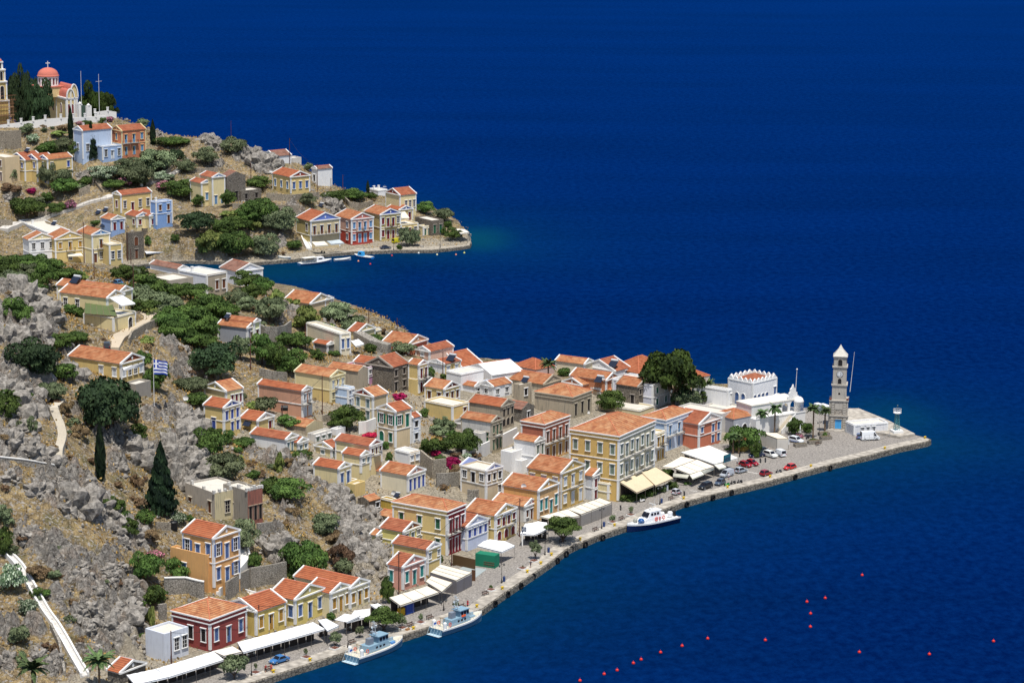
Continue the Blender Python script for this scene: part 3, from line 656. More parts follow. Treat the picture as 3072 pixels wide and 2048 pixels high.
# bottom quay row
Hs('T','F',(370,970,1300),(140,930),(645,892),1.8,(205,210,220),'plain pale grey-white flat house with two dark windows','','.gg','k',yaw=50,trim=False)
Hs('T','H',(905,800,1180),(450,738),(1330,668),1.8,(152,66,62),'dark red mansion with white corners on the lower quay','.ww','wdw','b',yaw=55,roof=2,scl='k')
Hs('T','L',(1445,702,1010),(1340,625),(1790,622),1.8,(214,186,90),'yellow house with lattice shutters right of the red mansion','w','wdw','y',ped=WH,yaw=52,roof=4,D=9)
Hs('T','R',(1905,560,880),(1600,500),(2245,482),1.8,(214,194,110),'yellow house with blue shutters and a big plain pediment','..w','wdw','b',ped=(190,176,110),yaw=56,roof=4,wallR=(218,196,105))
Hs('U','R',(870,325,660),(555,250),(1130,262),1.8,(218,204,160),'cream house with brown shutters, left half of the twin pediments','','wDw','y',ped=(205,195,160),yaw=55,roof=4)
Hs('U','R',(1128,262,570),None,(1385,190),1.9,(218,204,160),'cream house with vines on its balcony, right half of the twin pediments','','wdw','y',ped=(205,195,160),yaw=55,D=16,roof=4)
Hs('S','R',(1420,1462,1560),(1265,1330),(1712,1400),1.8,'stone2','small stone house with an orange roof behind the date palm','','',roof=4,yaw=55)
Hs('Rr','R',(755,800,1420),(378,727),(1052,725),8.2,(216,160,88),'orange house with blue shutters above the white stair','oDw/.w.','oDo/wDo','b',ped=(214,165,100),yaw=55,roof=4)
Hs('Rr','F',(680,1010,1440),(238,870),(745,1005),7.8,(216,160,88),'orange lower terrace wing with stepped parapet','Dw..','','b',yaw=55,trim=False,name='terrace_building')
Hs('Rr','F',(765,290,650),(415,255),(1150,275),12.8,(176,168,156,.9),'long half-ruined house with a row of roof posts','D.w','.gDD','n',yaw=40,wallR=(196,182,140,.8),trim=False,fr=(190,180,160))
Hs('Rr','F',(1152,262,660),None,(1322,235),12.8,(150,142,130,.9),'red-painted ruined end of the long half-ruined house','','DDD','k',D=9,yaw=45,trim=False,fr=(150,130,110),wallR=(150,92,76,.95))
Hs('M','F',(1115,1160,1300),(1015,1135),(1555,1125),1.7,(214,214,216),'low white harbour shed beside the clock tower','.','.ggg..','p',yaw=20)
Hs('H','F',(1420,1010,1110),(1282,1000),(1500,985),5,(205,198,176),'small cream flat house under the heater in the town centre','','.','k',yaw=52)
Hs('H','R',(1700,1125,1190),(1310,1090),(1810,1110),4.2,BE,'low worn orange roof behind the small tree in the town','','',roof=2,yaw=56,trim=False,rise=.3)
Hs('K','F',(1835,125,200),(1545,95),(1850,42),3,(214,196,150),'cream flat house with a pinkish roof terrace behind the ochre mansion',D=14,W=8,yaw=56)
Hs('L','F',(1030,925,1000),(755,880),(1290,850),3,'shab','grey flat roof below the battlemented hall',yaw=48,trim=False)
Hs('T','F',(1330,615,700),(1040,560),(1540,520),2.5,WH,'white low house with a flat roof behind the red mansion',yaw=52,trim=False)
Hs('O','R',(150,942,1180),(82,925),(272,898),2.7,(206,204,130),'tiny pale yellow gabled house squeezed against the crag','','w/D','n',yaw=56,roof=2)
Hs('K','F',(1470,965,1170),(1440,960),(1556,940),1.9,YP,'narrow cream house front with a blue sign panel beside the grey house','','w/D','n',D=6,yaw=56)
Hs('G','R',(1530,1000,1080),(1450,970),(1620,965),9.8,WH,'small white gabled house behind the grey roof terrace','','w','k',roof=0,yaw=56,D=8)
Hs('I','F',(1990,1330,1440),(1900,1310),(2030,1290),9,YL,'low yellow block below the pole above the crag','','','k',yaw=54)
Hs('G','F',(640,700,790),(590,690),(700,660),14,(196,188,176),'little grey store between the stone house and the yellow doors','','D','k',yaw=56,D=5)
Hs('J','F',(1850,455,780),(1700,420),(1925,440),6.8,'shab','peeling white side block with an arch below the old grey house','a.','','k',yaw=56,trim=False)
Hs('K','F',(450,705,870),(230,700),(520,685),3.4,WH,'white stepped yard walls before the white gabled house','','','k',yaw=54,trim=False)
Hs('I','F',(1800,760,830),(1740,700),(1905,750),13.6,WH,'low white yard wall block beside the round town tree',yaw=54,trim=False)
Hs('G','F',(700,880,1110),(590,850),(738,860),14,YL,'yellow stair block left of the dark red doors','','','k',yaw=56,trim=False)
Hs('J','F',(70,1180,1320),(-40,1120),(215,1090),9.6,YL,'yellow low wing below the grey-shuttered cream house',yaw=56,trim=False)
Hs('G','F',(1790,1040,1110),(1460,1010),(2030,1030),9.4,(196,206,222),'pale bluish low wall house in the town middle',yaw=46,trim=False)
SPECS = [s for s in SPECS if s]
for s in SPECS: solve_house(s)
# ---------------------------------------------------------------- terrain
ctrl = []   # x, y, z
def cp(x, y, z=None, d=None, cr='X', back=None):
    p = px(cr, x, y)
    P = at(p, z) if z is not None else atd(p, d)
    ctrl.append((P.x, P.y, P.z))
    if back: ctrl.append((P.x + back[0], P.y + back[1], P.z - back[2]))
    return P
for s in SPECS:
    if s['name'] == 'terrace_building' and s['cr'] == 'E': pass
    for a, b_ in ((0,0),(1,0),(0,1),(1,1)):
        P = s['B'] + s['dR']*s['Wm']*a + s['dL']*s['Dm']*b_
        ctrl.append((P.x, P.y, s['z'] - 0.2 + (0.6 if b_ and s['z'] > 3 else 0)))
for t in [(0,2048,3),(50,1930,8),(20,1690,16),(100,1780,13.5),(130,1850,9.5),(200,1950,5.5),(270,2048,1.5),(250,1760,13.5),(250,1900,6.5),
 (330,1960,2.2),(400,1930,1.8),(320,1820,9),(400,1800,7),(440,1700,10.5),(300,1600,20),(200,1640,20),(100,1500,27),(0,1500,28),(0,1350,36),(180,1400,30.5),
 (180,1300,35),(150,1230,38),(300,1400,27),(430,1560,18.5),(500,1530,16.5),(560,1480,19.5),(510,1290,28),(600,1400,21),(463,1240,30),(430,1170,31.5),
 (300,1250,33),(0,1000,46),(0,860,50),(100,900,45.5),(130,1010,41.5),(220,1000,38),(360,1020,35.7),(420,970,36),(400,1020,35),(400,1045,34.5),(480,950,34.5),(370,925,36),
 (560,1010,30),(430,880,37.5),(330,838,37),(60,800,43),(0,760,41),(150,820,41),(250,835,39),(640,880,24),(560,880,27.5),(480,860,29),(750,850,19),(790,850,17),
 (850,920,24),(960,970,24),(900,950,25),(1010,960,22),(700,1060,25),(850,1130,22),(700,1120,23),(620,1190,25),(560,1300,22),(900,1130,20),(820,1260,18.5),
 (1130,1030,17),(1180,1050,16),(1000,1440,11),(900,1480,13),(1000,1550,9),(1080,1650,5),(1100,1700,2.2),(950,1600,8),(850,1650,8),(800,1560,12),(760,1400,17),(700,1500,13.5),
 (900,1730,2.0),(640,1740,7.5),(700,1700,8.5),(560,1790,6.5),(800,1450,15.5),(700,1290,19),(850,1000,24),(720,1350,16.5),(930,1330,15),
 (1330,1350,11),(1400,1330,10.5),(1300,1300,11.5),(1340,1430,8.5),(1300,1230,12),(1450,1360,8),(1290,1270,12),(1100,1440,9.5),
 (2060,1220,3.2),(2150,1190,3.6),(2400,1230,2),(2200,1200,3.6),
 # far headland
 (700,770,2.2),(560,775,2.2),(450,780,2.2),(800,770,2),(650,735,6),(800,740,4),(560,720,9),(700,690,11),(800,650,15),(620,680,13.5),(880,655,13.5),(950,610,14),
 (540,660,14),(720,600,18.5),(640,590,18.5),(560,520,25),(500,560,21),(600,470,28.5),(450,520,24),(380,560,20.5),(300,610,17.5),(200,640,13.5),(100,670,10),(0,700,8),
 (0,610,17),(60,570,21),(300,520,26),(200,440,33),(60,460,30),(0,440,34),(120,390,37.5),(0,400,38),(200,360,41),(330,345,41.5),(300,370,38),(430,470,28),(480,440,30),
 (1000,560,15.5),(1050,610,12),(1000,660,9),(1080,640,9),(1000,740,2.2),(1130,620,9.5),(1280,620,9),(1330,660,5),(1400,720,2),(1350,715,2.2),(250,790,2),(100,800,2),(230,740,4)]:
    cp(t[0], t[1], t[2])
# skyline ridges with the ground falling away behind them
for t in [(335,345,41,12),(430,385,37,12),(520,400,35.5,12),(620,412,34,12),(700,425,32,12),(780,450,29,12),(860,480,25.5,12),(950,540,18.5,10),(1040,590,13,8),(1120,612,10.5,6),
          (100,372,41.5,12),(0,330,43,12),(220,350,42,12)]:
    P = at((t[0], t[1]), t[2]); ctrl.append((P.x, P.y, P.z)); ctrl.append((P.x+4, P.y+28, P.z-t[3])); ctrl.append((P.x+6, P.y+60, 2.0))
ridge_far = [(0,330,43),(100,372,41.5),(335,345,41),(430,385,37),(620,412,34),(780,450,29),(950,540,18.5),(1120,612,10.5)]
C3 = np.array(ctrl)
# biharmonic (linear kernel) interpolation
def kern(P, Q): 
    d = np.sqrt(((P[:,None,:]-Q[None,:,:])**2).sum(-1)+1.0); return -d
XY = C3[:, :2]; n_ = len(XY)
K = kern(XY, XY) + np.eye(n_)*5.0
A_ = np.block([[K, np.ones((n_,1))],[np.ones((1,n_)), np.zeros((1,1))]])
sol = np.linalg.solve(A_, np.concatenate([C3[:,2], [0]]))
def rbf(x, y):
    x = np.asarray(x, float).ravel(); y = np.asarray(y, float).ravel(); out = np.empty(len(x))
    for i in range(0, len(x), 20000):
        P = np.stack([x[i:i+20000], y[i:i+20000]], 1); out[i:i+20000] = kern(P, XY) @ sol[:-1] + sol[-1]
    return out
# ---- coast polygons (world metres)
def W2(x, y, z=0.0, cr='X'):
    P = at(px(cr, x, y), z); return (P.x, P.y)
quay_px = [(560,2105),(700,2062),(808,2027),(900,1997),(1022,1958),(1150,1921),(1277,1881),(1400,1840),(1446,1824),(1515,1774),(1604,1715),(1655,1680),(1698,1645),(1726,1631),
           (1795,1603),(1880,1575),(1990,1526),(2044,1506),(2114,1487),(2207,1465),(2301,1443),(2371,1424),(2500,1389),(2611,1363),(2698,1340),(2780,1323),(2790,1317)]
QZ = 1.5
quay_w = [W2(x, y, QZ) for x, y in quay_px]
tip_w = [W2(2783,1313,QZ), W2(2747,1300,1.9), W2(2663,1257,1.9), W2(2576,1222,1.9), W2(2540,1222,1.9), W2(2450,1224,QZ), W2(2400,1222,QZ)]
near_back = [(p[0], p[1]) for p in [W2(2320,1205,1), W2(2200,1165,1), W2(2080,1160,1), W2(1900,1150,1), W2(1700,1145,1), W2(1500,1140,1), W2(1380,1150,1),
             W2(1280,1128,1), W2(1180,1088,1), W2(1090,1050,1), W2(990,1005,1), W2(890,945,1), W2(790,872,1), W2(700,838,1), W2(560,832,1), W2(400,834,1), W2(200,836,1), W2(-100,838,1)]]
ex = at((-150, 838), 1.0)
near_poly = quay_w + tip_w + near_back + [(-210, ex.y), (-210, 480), (quay_w[0][0]-40, 470), (quay_w[0][0]-14, 500)]
farq_px = [(-200,826),(60,826),(240,816),(330,800),(400,796),(480,786),(555,782),(668,784),(740,790),(790,785),(877,778),(940,770),(996,760),(1062,755),(1104,754),(1187,750),(1297,750),(1380,741),(1408,736),(1412,725)]
farq_w = [W2(x, y, 1.2) for x, y in farq_px]
far_back = [W2(1408,704,1.2), W2(1385,683,1.2), W2(1330,668,1.2), W2(1230,650,1), W2(1180,645,1)]
rb = []
for t in reversed(ridge_far):
    P = at((t[0], t[1]), t[2]); rb.append((P.x+8, P.y+66))
far_poly = farq_w + far_back + rb[1:] + [(-330, rb[-1][1]), (-330, farq_w[0][1])]
def sdist(poly, X, Y):
    # signed distance, positive inside
    P = np.array(poly); n = len(P); X = np.asarray(X, float); Y = np.asarray(Y, float)
    dm = np.full(X.shape, 1e9); ins = np.zeros(X.shape, bool)
    for i in range(n):
        x0, y0 = P[i]; x1, y1 = P[(i+1) % n]; dx, dy = x1-x0, y1-y0
        t = np.clip(((X-x0)*dx+(Y-y0)*dy)/(dx*dx+dy*dy+1e-9), 0, 1)
        dm = np.minimum(dm, np.hypot(X-x0-t*dx, Y-y0-t*dy))
        c = ((y0 > Y) != (y1 > Y)) & (X < (x1-x0)*(Y-y0)/(y1-y0+1e-12)+x0); ins ^= c
    return np.where(ins, dm, -dm)
# flat harbour square (quay surface) polygon and far road
qback = [(2400,1222),(2330,1215),(2260,1290),(2200,1330),(2100,1330),(2010,1400),(1950,1460),(1830,1500),(1750,1530),(1560,1590),(1480,1650),(1400,1690),(1330,1700),(1270,1760),(1160,1800),(1090,1830),(1000,1870),(880,1870),(720,1960),(560,2000),(420,2048),(300,2110)]
qpoly = quay_w + tip_w + [W2(x, y, QZ) for x, y in qback[1:]]
def axis(segs):
    out = [segs[0][0]]
    for a, b_, st in segs:
        k = max(1, int(round((b_-a)/st))); out += [a+(b_-a)*i/k for i in range(1, k+1)]
    return np.array(out)
gx = axis([(-330,-155,3.0),(-155,-22,0.72),(-22,135,1.8)])
gy = axis([(470,515,3.0),(515,705,0.72),(705,820,1.2),(820,1000,3.5),(1000,1200,2.0),(1200,1290,4.0)])
GX, GY_ = np.meshgrid(gx, gy)
bz = rbf(GX, GY_).reshape(GX.shape)
sdn = sdist(near_poly, GX, GY_); sdf = sdist(far_poly, GX, GY_); sdl = np.maximum(sdn, sdf)
sq = sdist(qpoly, GX, GY_)
lim = np.where(sdl > 0, sdl*2.6 + 0.2, np.maximum(sdl*0.55, -7.0) - 0.3)
bz = np.minimum(np.maximum(bz, np.where(sdl > 1.5, 1.0, -9)), lim)
bz = np.where(sq > -1.5, np.minimum(bz, np.where(sdl > -0.5, 1.05, bz)), bz)
bz = np.where(sdn > 0, bz, np.where((sdf > 0), bz, np.minimum(bz, -0.3)))
def ground_z(x, y):
    i = np.clip(np.searchsorted(gx, x)-1, 0, len(gx)-2); j = np.clip(np.searchsorted(gy, y)-1, 0, len(gy)-2)
    tx = (x-gx[i])/(gx[i+1]-gx[i]); ty = (y-gy[j])/(gy[j+1]-gy[j])
    return (bz[j,i]*(1-tx)+bz[j,i+1]*tx)*(1-ty)+(bz[j+1,i]*(1-tx)+bz[j+1,i+1]*tx)*ty
TT = np.arange(480.0, 1320.0, 0.6)
def gpt(cr, x, y, far=False):
    d = ray(px(cr, x, y))
    X = d.x*TT; Y = d.y*TT; Z = CAMH + d.z*TT
    g = np.maximum(ground_z(X, Y), 0.0)
    k = np.nonzero(Z <= g)[0]
    if far: k = k[TT[k] > 950]
    if len(k) == 0: return at(px(cr, x, y), 0.0)
    t = TT[k[0]]; P = CAM + d*t
    return Vector((P.x, P.y, max(0.0, float(ground_z(P.x, P.y)))))
# ---- masks: rock outcrops as discs painted from the photograph, placed on the ground
rocks = [('E',60,420,9),('E',200,480,9),('E',100,700,10),('E',330,620,8),('E',40,900,9),('E',250,820,8),('E',450,760,5),('E',700,1050,4),('E',640,1250,7),('E',160,1300,9),('E',60,1450,8),('E',250,1450,6),
 ('E',1750,1000,7),('E',1900,1150,6),('E',1850,1280,5),
 ('Q',100,300,7),('Q',200,520,7),('Q',80,700,6),('Q',480,850,6),('Q',300,780,6),('Q',480,300,4),('Q',900,350,3),('Q',1350,650,4),('Q',1550,800,6),('Q',1750,900,5),('Q',1200,650,3),
 ('Q',1850,450,6),('Q',2050,420,7),('Q',2150,650,8),('Q',2000,800,7),('Q',2200,950,8),('Q',2250,1150,5),('Q',700,1150,3),('Q',440,1250,5),('Q',1000,1150,4),('Q',900,1400,7),('Q',1200,1450,6),('Q',1350,1000,5),
 ('V',100,120,5),('V',450,250,4),('V',800,500,5),('V',1050,550,5),('V',1300,560,5),('V',1350,750,5),('V',1420,900,4),('V',1600,800,5),('V',350,800,5),('V',500,900,5),('V',700,1100,4),('V',950,1180,4),('V',1250,1200,4),('V',1400,1150,4),
 ('S',700,120,3),('S',900,300,4),('S',1100,450,5),('S',1300,300,5),('S',1500,450,5),('S',1650,550,4),('S',1100,700,5),('S',1400,700,6),('S',1600,750,5),('S',1000,950,5),('S',1300,900,6),('S',1500,900,5),('S',1150,1100,5),('S',1450,1100,5),('S',1700,1150,4),('S',700,550,3),('S',1050,1200,4),('S',1600,1250,3),
 ('S',80,950,4),('S',420,950,3),('S',450,1250,4),('S',600,1350,4),('S',100,1300,4),('S',900,750,4),
 ('F',1000,520,5),('F',1600,600,6),('F',1550,720,4),('F',900,620,4),('F',1100,600,4),
 ('I',850,950,5),('I',1000,1100,6),('I',900,1050,4),('I',1350,1130,5),('I',1600,1280,7),('I',1800,1380,7),('I',1950,1450,5),('I',1500,1380,5),('I',20,600,6),('I',60,900,6),('I',60,1150,6),('I',120,750,3),
 ('Rr',2000,200,6),('Rr',2150,350,6),('Rr',2250,550,6),('Rr',1650,600,4),('Rr',1500,900,4),('Rr',1450,1050,3),('Rr',2300,700,5),('Rr',1950,100,6),
 ('O',50,900,5),('O',100,1200,6),('O',150,1400,5),('O',40,700,5),('P',150,200,5),('P',350,500,6),('P',250,700,5),('P',450,350,4),('P',100,100,5),('Rr',1850,150,6),('Rr',2050,420,6),('Rr',2180,460,6),('Rr',2330,620,6),('Rr',2280,800,6),('O',-40,1000,6),('O',60,1320,6),('O',130,1050,5),('P',60,330,6),('P',230,420,6),('P',400,640,5),('I',1700,1300,6),('I',1450,1250,5),('I',1900,1380,6),('I',2050,1500,6),('Rr',1550,850,5),('Rr',1480,980,5),
 ('B',1200,400,8),('B',1300,480,8),('B',750,230,6),('B',850,290,6),('B',250,180,5),('B',850,480,5),('B',1100,400,6),('B',2000,900,6),('B',1950,830,5),('B',1900,640,5),
 ('C',950,300,4),('C',80,560,4),('C',1000,780,5),('D',150,820,4),('D',300,450,5),('D',720,380,5)]
rk = np.zeros(GX.shape)
for cr, x, y, r in rocks:
    P = gpt(cr, x, y); d2 = ((GX-P.x)**2 + ((GY_-P.y)*0.8)**2)/(r*0.75)**2; rk = np.maximum(rk, np.clip(1.35-d2*0.9, 0, 1))
hillm = np.clip((GX < -60)*1.0, 0, 1)
# spread general rockiness over the near left hill
xq = (GY_ < 700) & (sq < -3) & (sdn > 2)
H_, W_ = GX.shape
disp = np.zeros(GX.shape); rockA = np.zeros(GX.shape)
for j in range(H_):
    for i in range(W_):
        if sdl[j, i] < 0.5 or sq[j, i] > -1.2: continue
        x = gx[i]; y = gy[j]; fine = (x > -156 and x < -22 and y < 830)
        m0 = rk[j, i]
        nb = noise.noise((x*0.075, y*0.075, 3.1)) + 0.6*noise.noise((x*0.21, y*0.21, 9.7))
        base = 0.16 + 0.55*nb if (xq[j, i] and x < -48) else 0.0 + 0.25*nb
        m_ = min(1.0, max(0.0, m0*(0.95+0.9*nb) + max(0, base)*0.9))
        if fine or m_ > 0.1:
            u = (x*0.30+noise.noise((x*.2,y*.2,0))*1.1, y*0.22+noise.noise((x*.2,y*.2,5))*1.1, bz[j,i]*0.16)
            dd = noise.voronoi(u)[0]; e1 = dd[1]-dd[0]
            u2 = (x*0.85, y*0.7, bz[j,i]*0.5); d2 = noise.voronoi(u2)[0]; e2 = d2[1]-d2[0]
            hb = noise.cell(Vector((u[0], u[1], u[2])))
            big = (min(e1, 0.45)/0.45)*1.9 + noise.noise((x*.12, y*.12, 1.7))*1.2 - dd[0]*1.2
            rockA[j, i] = m_*(1.0 if big > 1.0 else .35+.65*max(0, big))
            disp[j, i] = m_*(1.25*big + 0.7*min(e2, .4)/.4 - 0.7 + 1.1*noise.noise((x*.35, y*.9, 4.0)) + .5*noise.noise((x*1.3, y*1.3, 7.0))) + 2.4*max(0, m0-.15)*(1 if fine and y > 600 else .5) + 0.28*noise.noise((x*.5, y*.5, 2.0)) 
def make_outcrops():
    ms = []
    for v in range(6):
        bm_ = bmesh.new(); bmesh.ops.create_icosphere(bm_, subdivisions=4, radius=1)
        for q in bm_.verts:
            p = q.co.copy(); o = Vector((v*7.3, v*3.1, 0)); d = noise.voronoi(p*1.5+o)[0]; d2 = noise.voronoi(p*4+o)[0]
            f = .72+.42*min(d[1]-d[0], .35)/.35+.10*min(d2[1]-d2[0], .3)/.3+.28*noise.noise(p*1.1+o)+.06*noise.noise(p*6+o)
            q.co = Vector((p.x*f, p.y*f, (p.z if p.z < .6 else .6+(p.z-.6)*.5)*f))
        me = bpy.data.meshes.new('rock_outcrop'); bm_.to_mesh(me); bm_.free(); me.materials.append(ROCKM); ms.append(me)
    rr = random.Random(9)
    for k, (cr, x, y, r) in enumerate(rocks):
        for j in range(2 if r >= 5 else 1):
            P = gpt(cr, x+(0 if j == 0 else rr.uniform(-22, 22)*r/5), y+(0 if j == 0 else rr.uniform(-30, 30)*r/5))
            if any(math.hypot(P.x-s['B'].x-s['dR'].x*s['Wm']/2-s['dL'].x*s['Dm']/2, P.y-s['B'].y-s['dR'].y*s['Wm']/2-s['dL'].y*s['Dm']/2) < max(s['Wm'], s['Dm'])*.5+r*.4 for s in SPECS): continue
            q = r*(rr.uniform(.75, 1.05) if r >= 6 or (r == 5 and cr in ('I','Rr','O','P','F')) else rr.uniform(.45, .75))*(1 if j == 0 else .7); P.z -= q*.42
            o = link('rock_outcrop', ms[rr.randrange(6)], None, P, rr.random()*6.28); o.scale = (q, q*.85, q*rr.uniform(.75, 1.15)); o.rotation_euler[0] = rr.uniform(-.3, .3)
            tag(o, where_label('grey limestone outcrop' if j == 0 else 'smaller grey limestone crag', P), 'rock', 'limestone outcrops on the slopes')
# keep the ground quiet under houses
for s in SPECS:
    c = s['B'] + s['dR']*s['Wm']/2 + s['dL']*s['Dm']/2; r = max(s['Wm'], s['Dm'])/2+1.0
    k = np.clip((np.hypot(GX-c.x, GY_-c.y)-r)/2.5, 0, 1); disp *= np.where(np.hypot(GX-c.x, GY_-c.y) < r+3, k, 1)
    rockA *= np.where(np.hypot(GX-c.x, GY_-c.y) < r+1, k*.8+.2, 1)
fz = bz + np.where(sdl > 0.5, disp, 0)
def fine_z(x, y):
    i = int(np.clip(np.searchsorted(gx, x)-1, 0, len(gx)-2)); j = int(np.clip(np.searchsorted(gy, y)-1, 0, len(gy)-2))
    return float(fz[j, i])
TERR_PATHS = []
town = [gpt('X', x, y) for x, y in [(1130,1060),(1300,1090),(1500,1120),(1900,1150),(2300,1200),(2300,1250),(2050,1350),(1800,1480),(1500,1600),(1300,1700),(1130,1700),(1130,1570),(1000,1450),(900,1350),(740,1330),(620,1290),(600,1220),(900,1150)]]
stn = sdist([(q.x, q.y) for q in town], GX, GY_)
def make_terrain():
    me = bpy.data.meshes.new('ground')
    vs = np.stack([GX.ravel(), GY_.ravel(), fz.ravel()], 1)
    idx = np.arange(H_*W_).reshape(H_, W_)
    q = np.stack([idx[:-1,:-1].ravel(), idx[:-1,1:].ravel(), idx[1:,1:].ravel(), idx[1:,:-1].ravel()], 1)
    keep = (sdl.ravel()[q].max(1) > -14); q = q[keep]
    me.from_pydata([], [], []); me.vertices.add(len(vs)); me.vertices.foreach_set('co', vs.ravel())
    me.loops.add(q.size); me.loops.foreach_set('vertex_index', q.ravel().astype(np.int32))
    me.polygons.add(len(q)); me.polygons.foreach_set('loop_start', (np.arange(len(q))*4).astype(np.int32))
    me.polygons.foreach_set('use_smooth', [False]*len(q))
    me.update(calc_edges=True); me.validate()
    a = me.color_attributes.new('rock', 'FLOAT_COLOR', 'POINT')
    gr = np.clip(((GY_ > 900)*0.15), 0, 1)
    dat = np.stack([rockA.ravel(), gr.ravel(), np.clip((bz.ravel() < 2.6)*1.0+np.clip(stn.ravel()/4+.3, 0, .85), 0, 1), np.ones(rockA.size)], 1)
    a.data.foreach_set('color', dat.ravel().astype(np.float32))
    mt, t, b = newmat('hillside', 0.95, 0.08)
    at_ = N(t, 'ShaderNodeAttribute'); at_.attribute_name = 'rock'
    sp = N(t, 'ShaderNodeSeparateColor'); t.links.new(at_.outputs['Color'], sp.inputs[0])
    g = N(t, 'ShaderNodeNewGeometry'); mp = N(t, 'ShaderNodeMapping'); t.links.new(g.outputs['Position'], mp.inputs[0])
    def nz(sc, det=5, ro=.6):
        n = N(t, 'ShaderNodeTexNoise', Scale=sc, Detail=det, Roughness=ro); t.links.new(mp.outputs[0], n.inputs[0]); return n.outputs[0]
    # rock colour
    cr_ = N(t, 'ShaderNodeTexVoronoi', Scale=0.55); cr_.feature = 'DISTANCE_TO_EDGE'
    wv = N(t, 'ShaderNodeVectorMath', operation='ADD'); sc_ = N(t, 'ShaderNodeVectorMath', operation='SCALE'); nn = N(t, 'ShaderNodeTexNoise', Scale=0.6, Detail=3)
    t.links.new(mp.outputs[0], nn.inputs[0]); t.links.new(nn.outputs[1], sc_.inputs[0]); sc_.inputs['Scale'].default_value = 2.5
    t.links.new(mp.outputs[0], wv.inputs[0]); t.links.new(sc_.outputs[0], wv.inputs[1]); t.links.new(wv.outputs[0], cr_.inputs['Vector'])
    cr2 = N(t, 'ShaderNodeTexVoronoi', Scale=1.7); cr2.feature = 'DISTANCE_TO_EDGE'; t.links.new(wv.outputs[0], cr2.inputs['Vector'])
    rc = ramp(t, nz(0.9, 8, .7), [(0.3, lin((80,76,72))), (0.5, lin((130,125,118))), (0.68, lin((172,166,157)))])
    rb_ = N(t, 'ShaderNodeMapRange'); rb_.inputs[1].default_value = .5; rb_.inputs[2].default_value = .7; rb_.inputs[4].default_value = .5; t.links.new(nz(0.25, 5), rb_.inputs[0]); rc = mix(t, rb_.outputs[0], rc, lin((150,128,108)))
    f1 = N(t, 'ShaderNodeMapRange'); f1.inputs[2].default_value = 0.045; t.links.new(cr_.outputs[0], f1.inputs[0])
    f2 = N(t, 'ShaderNodeMapRange'); f2.inputs[2].default_value = 0.03; t.links.new(cr2.outputs[0], f2.inputs[0])
    mn = N(t, 'ShaderNodeMath', operation='MULTIPLY'); t.links.new(f1.outputs[0], mn.inputs[0])
    f2b = N(t, 'ShaderNodeMapRange'); f2b.inputs[3].default_value = .45; t.links.new(f2.outputs[0], f2b.inputs[0]); t.links.new(f2b.outputs[0], mn.inputs[1])
    rc = mix(t, mn.outputs[0], mix(t, .6, lin((58,52,48)), rc), rc)
    # soil and dry grass
    gc = ramp(t, nz(0.35, 7, .68), [(0.30, lin((88,78,58))), (0.42, lin((124,108,82))), (0.54, lin((160,140,104))), (0.66, lin((190,166,116)))])
    gc = mix(t, nz(2.6, 4, .7), mix(t, .5, lin((104,90,66)), gc), gc)
    gf = N(t, 'ShaderNodeMapRange'); gf.inputs[1].default_value = 0.52; gf.inputs[2].default_value = 0.62; gf.inputs[4].default_value = .5; t.links.new(nz(0.14, 5), gf.inputs[0])
    gc = mix(t, gf.outputs[0], gc, lin((86,90,58)))
    # stones scattered in the grass
    sf = N(t, 'ShaderNodeMapRange'); sf.inputs[1].default_value = 0.54; sf.inputs[2].default_value = 0.58; t.links.new(nz(1.3, 6, .7), sf.inputs[0])
    gc = mix(t, sf.outputs[0], gc, lin((156,150,142)))
    rf = N(t, 'ShaderNodeMath', operation='ADD'); t.links.new(sp.outputs[0], rf.inputs[0])
    nj = N(t, 'ShaderNodeMapRange'); nj.inputs[3].default_value = -.35; nj.inputs[4].default_value = .35; t.links.new(nz(1.1, 6, .7), nj.inputs[0]); t.links.new(nj.outputs[0], rf.inputs[1])
    fr = N(t, 'ShaderNodeMapRange'); fr.inputs[1].default_value = 0.22; fr.inputs[2].default_value = 0.34; t.links.new(rf.outputs[0], fr.inputs[0])
    c = mix(t, fr.outputs[0], gc, rc)
    c = mix(t, sp.outputs[2], c, mix(t, nz(1.5), lin((186,178,162)), lin((128,116,96))))
    t.links.new(c, b.inputs['Base Color'])
    hb = N(t, 'ShaderNodeMath', operation='ADD'); t.links.new(mn.outputs[0], hb.inputs[0]); t.links.new(nz(2.2, 7, .75), hb.inputs[1])
    bump(t, b, hb.outputs[0], 0.9, 0.35)
    me.materials.append(mt); o = link('ground', me); struct(o); o['label'] = 'rocky hillside ground with dry grass'
make_terrain()
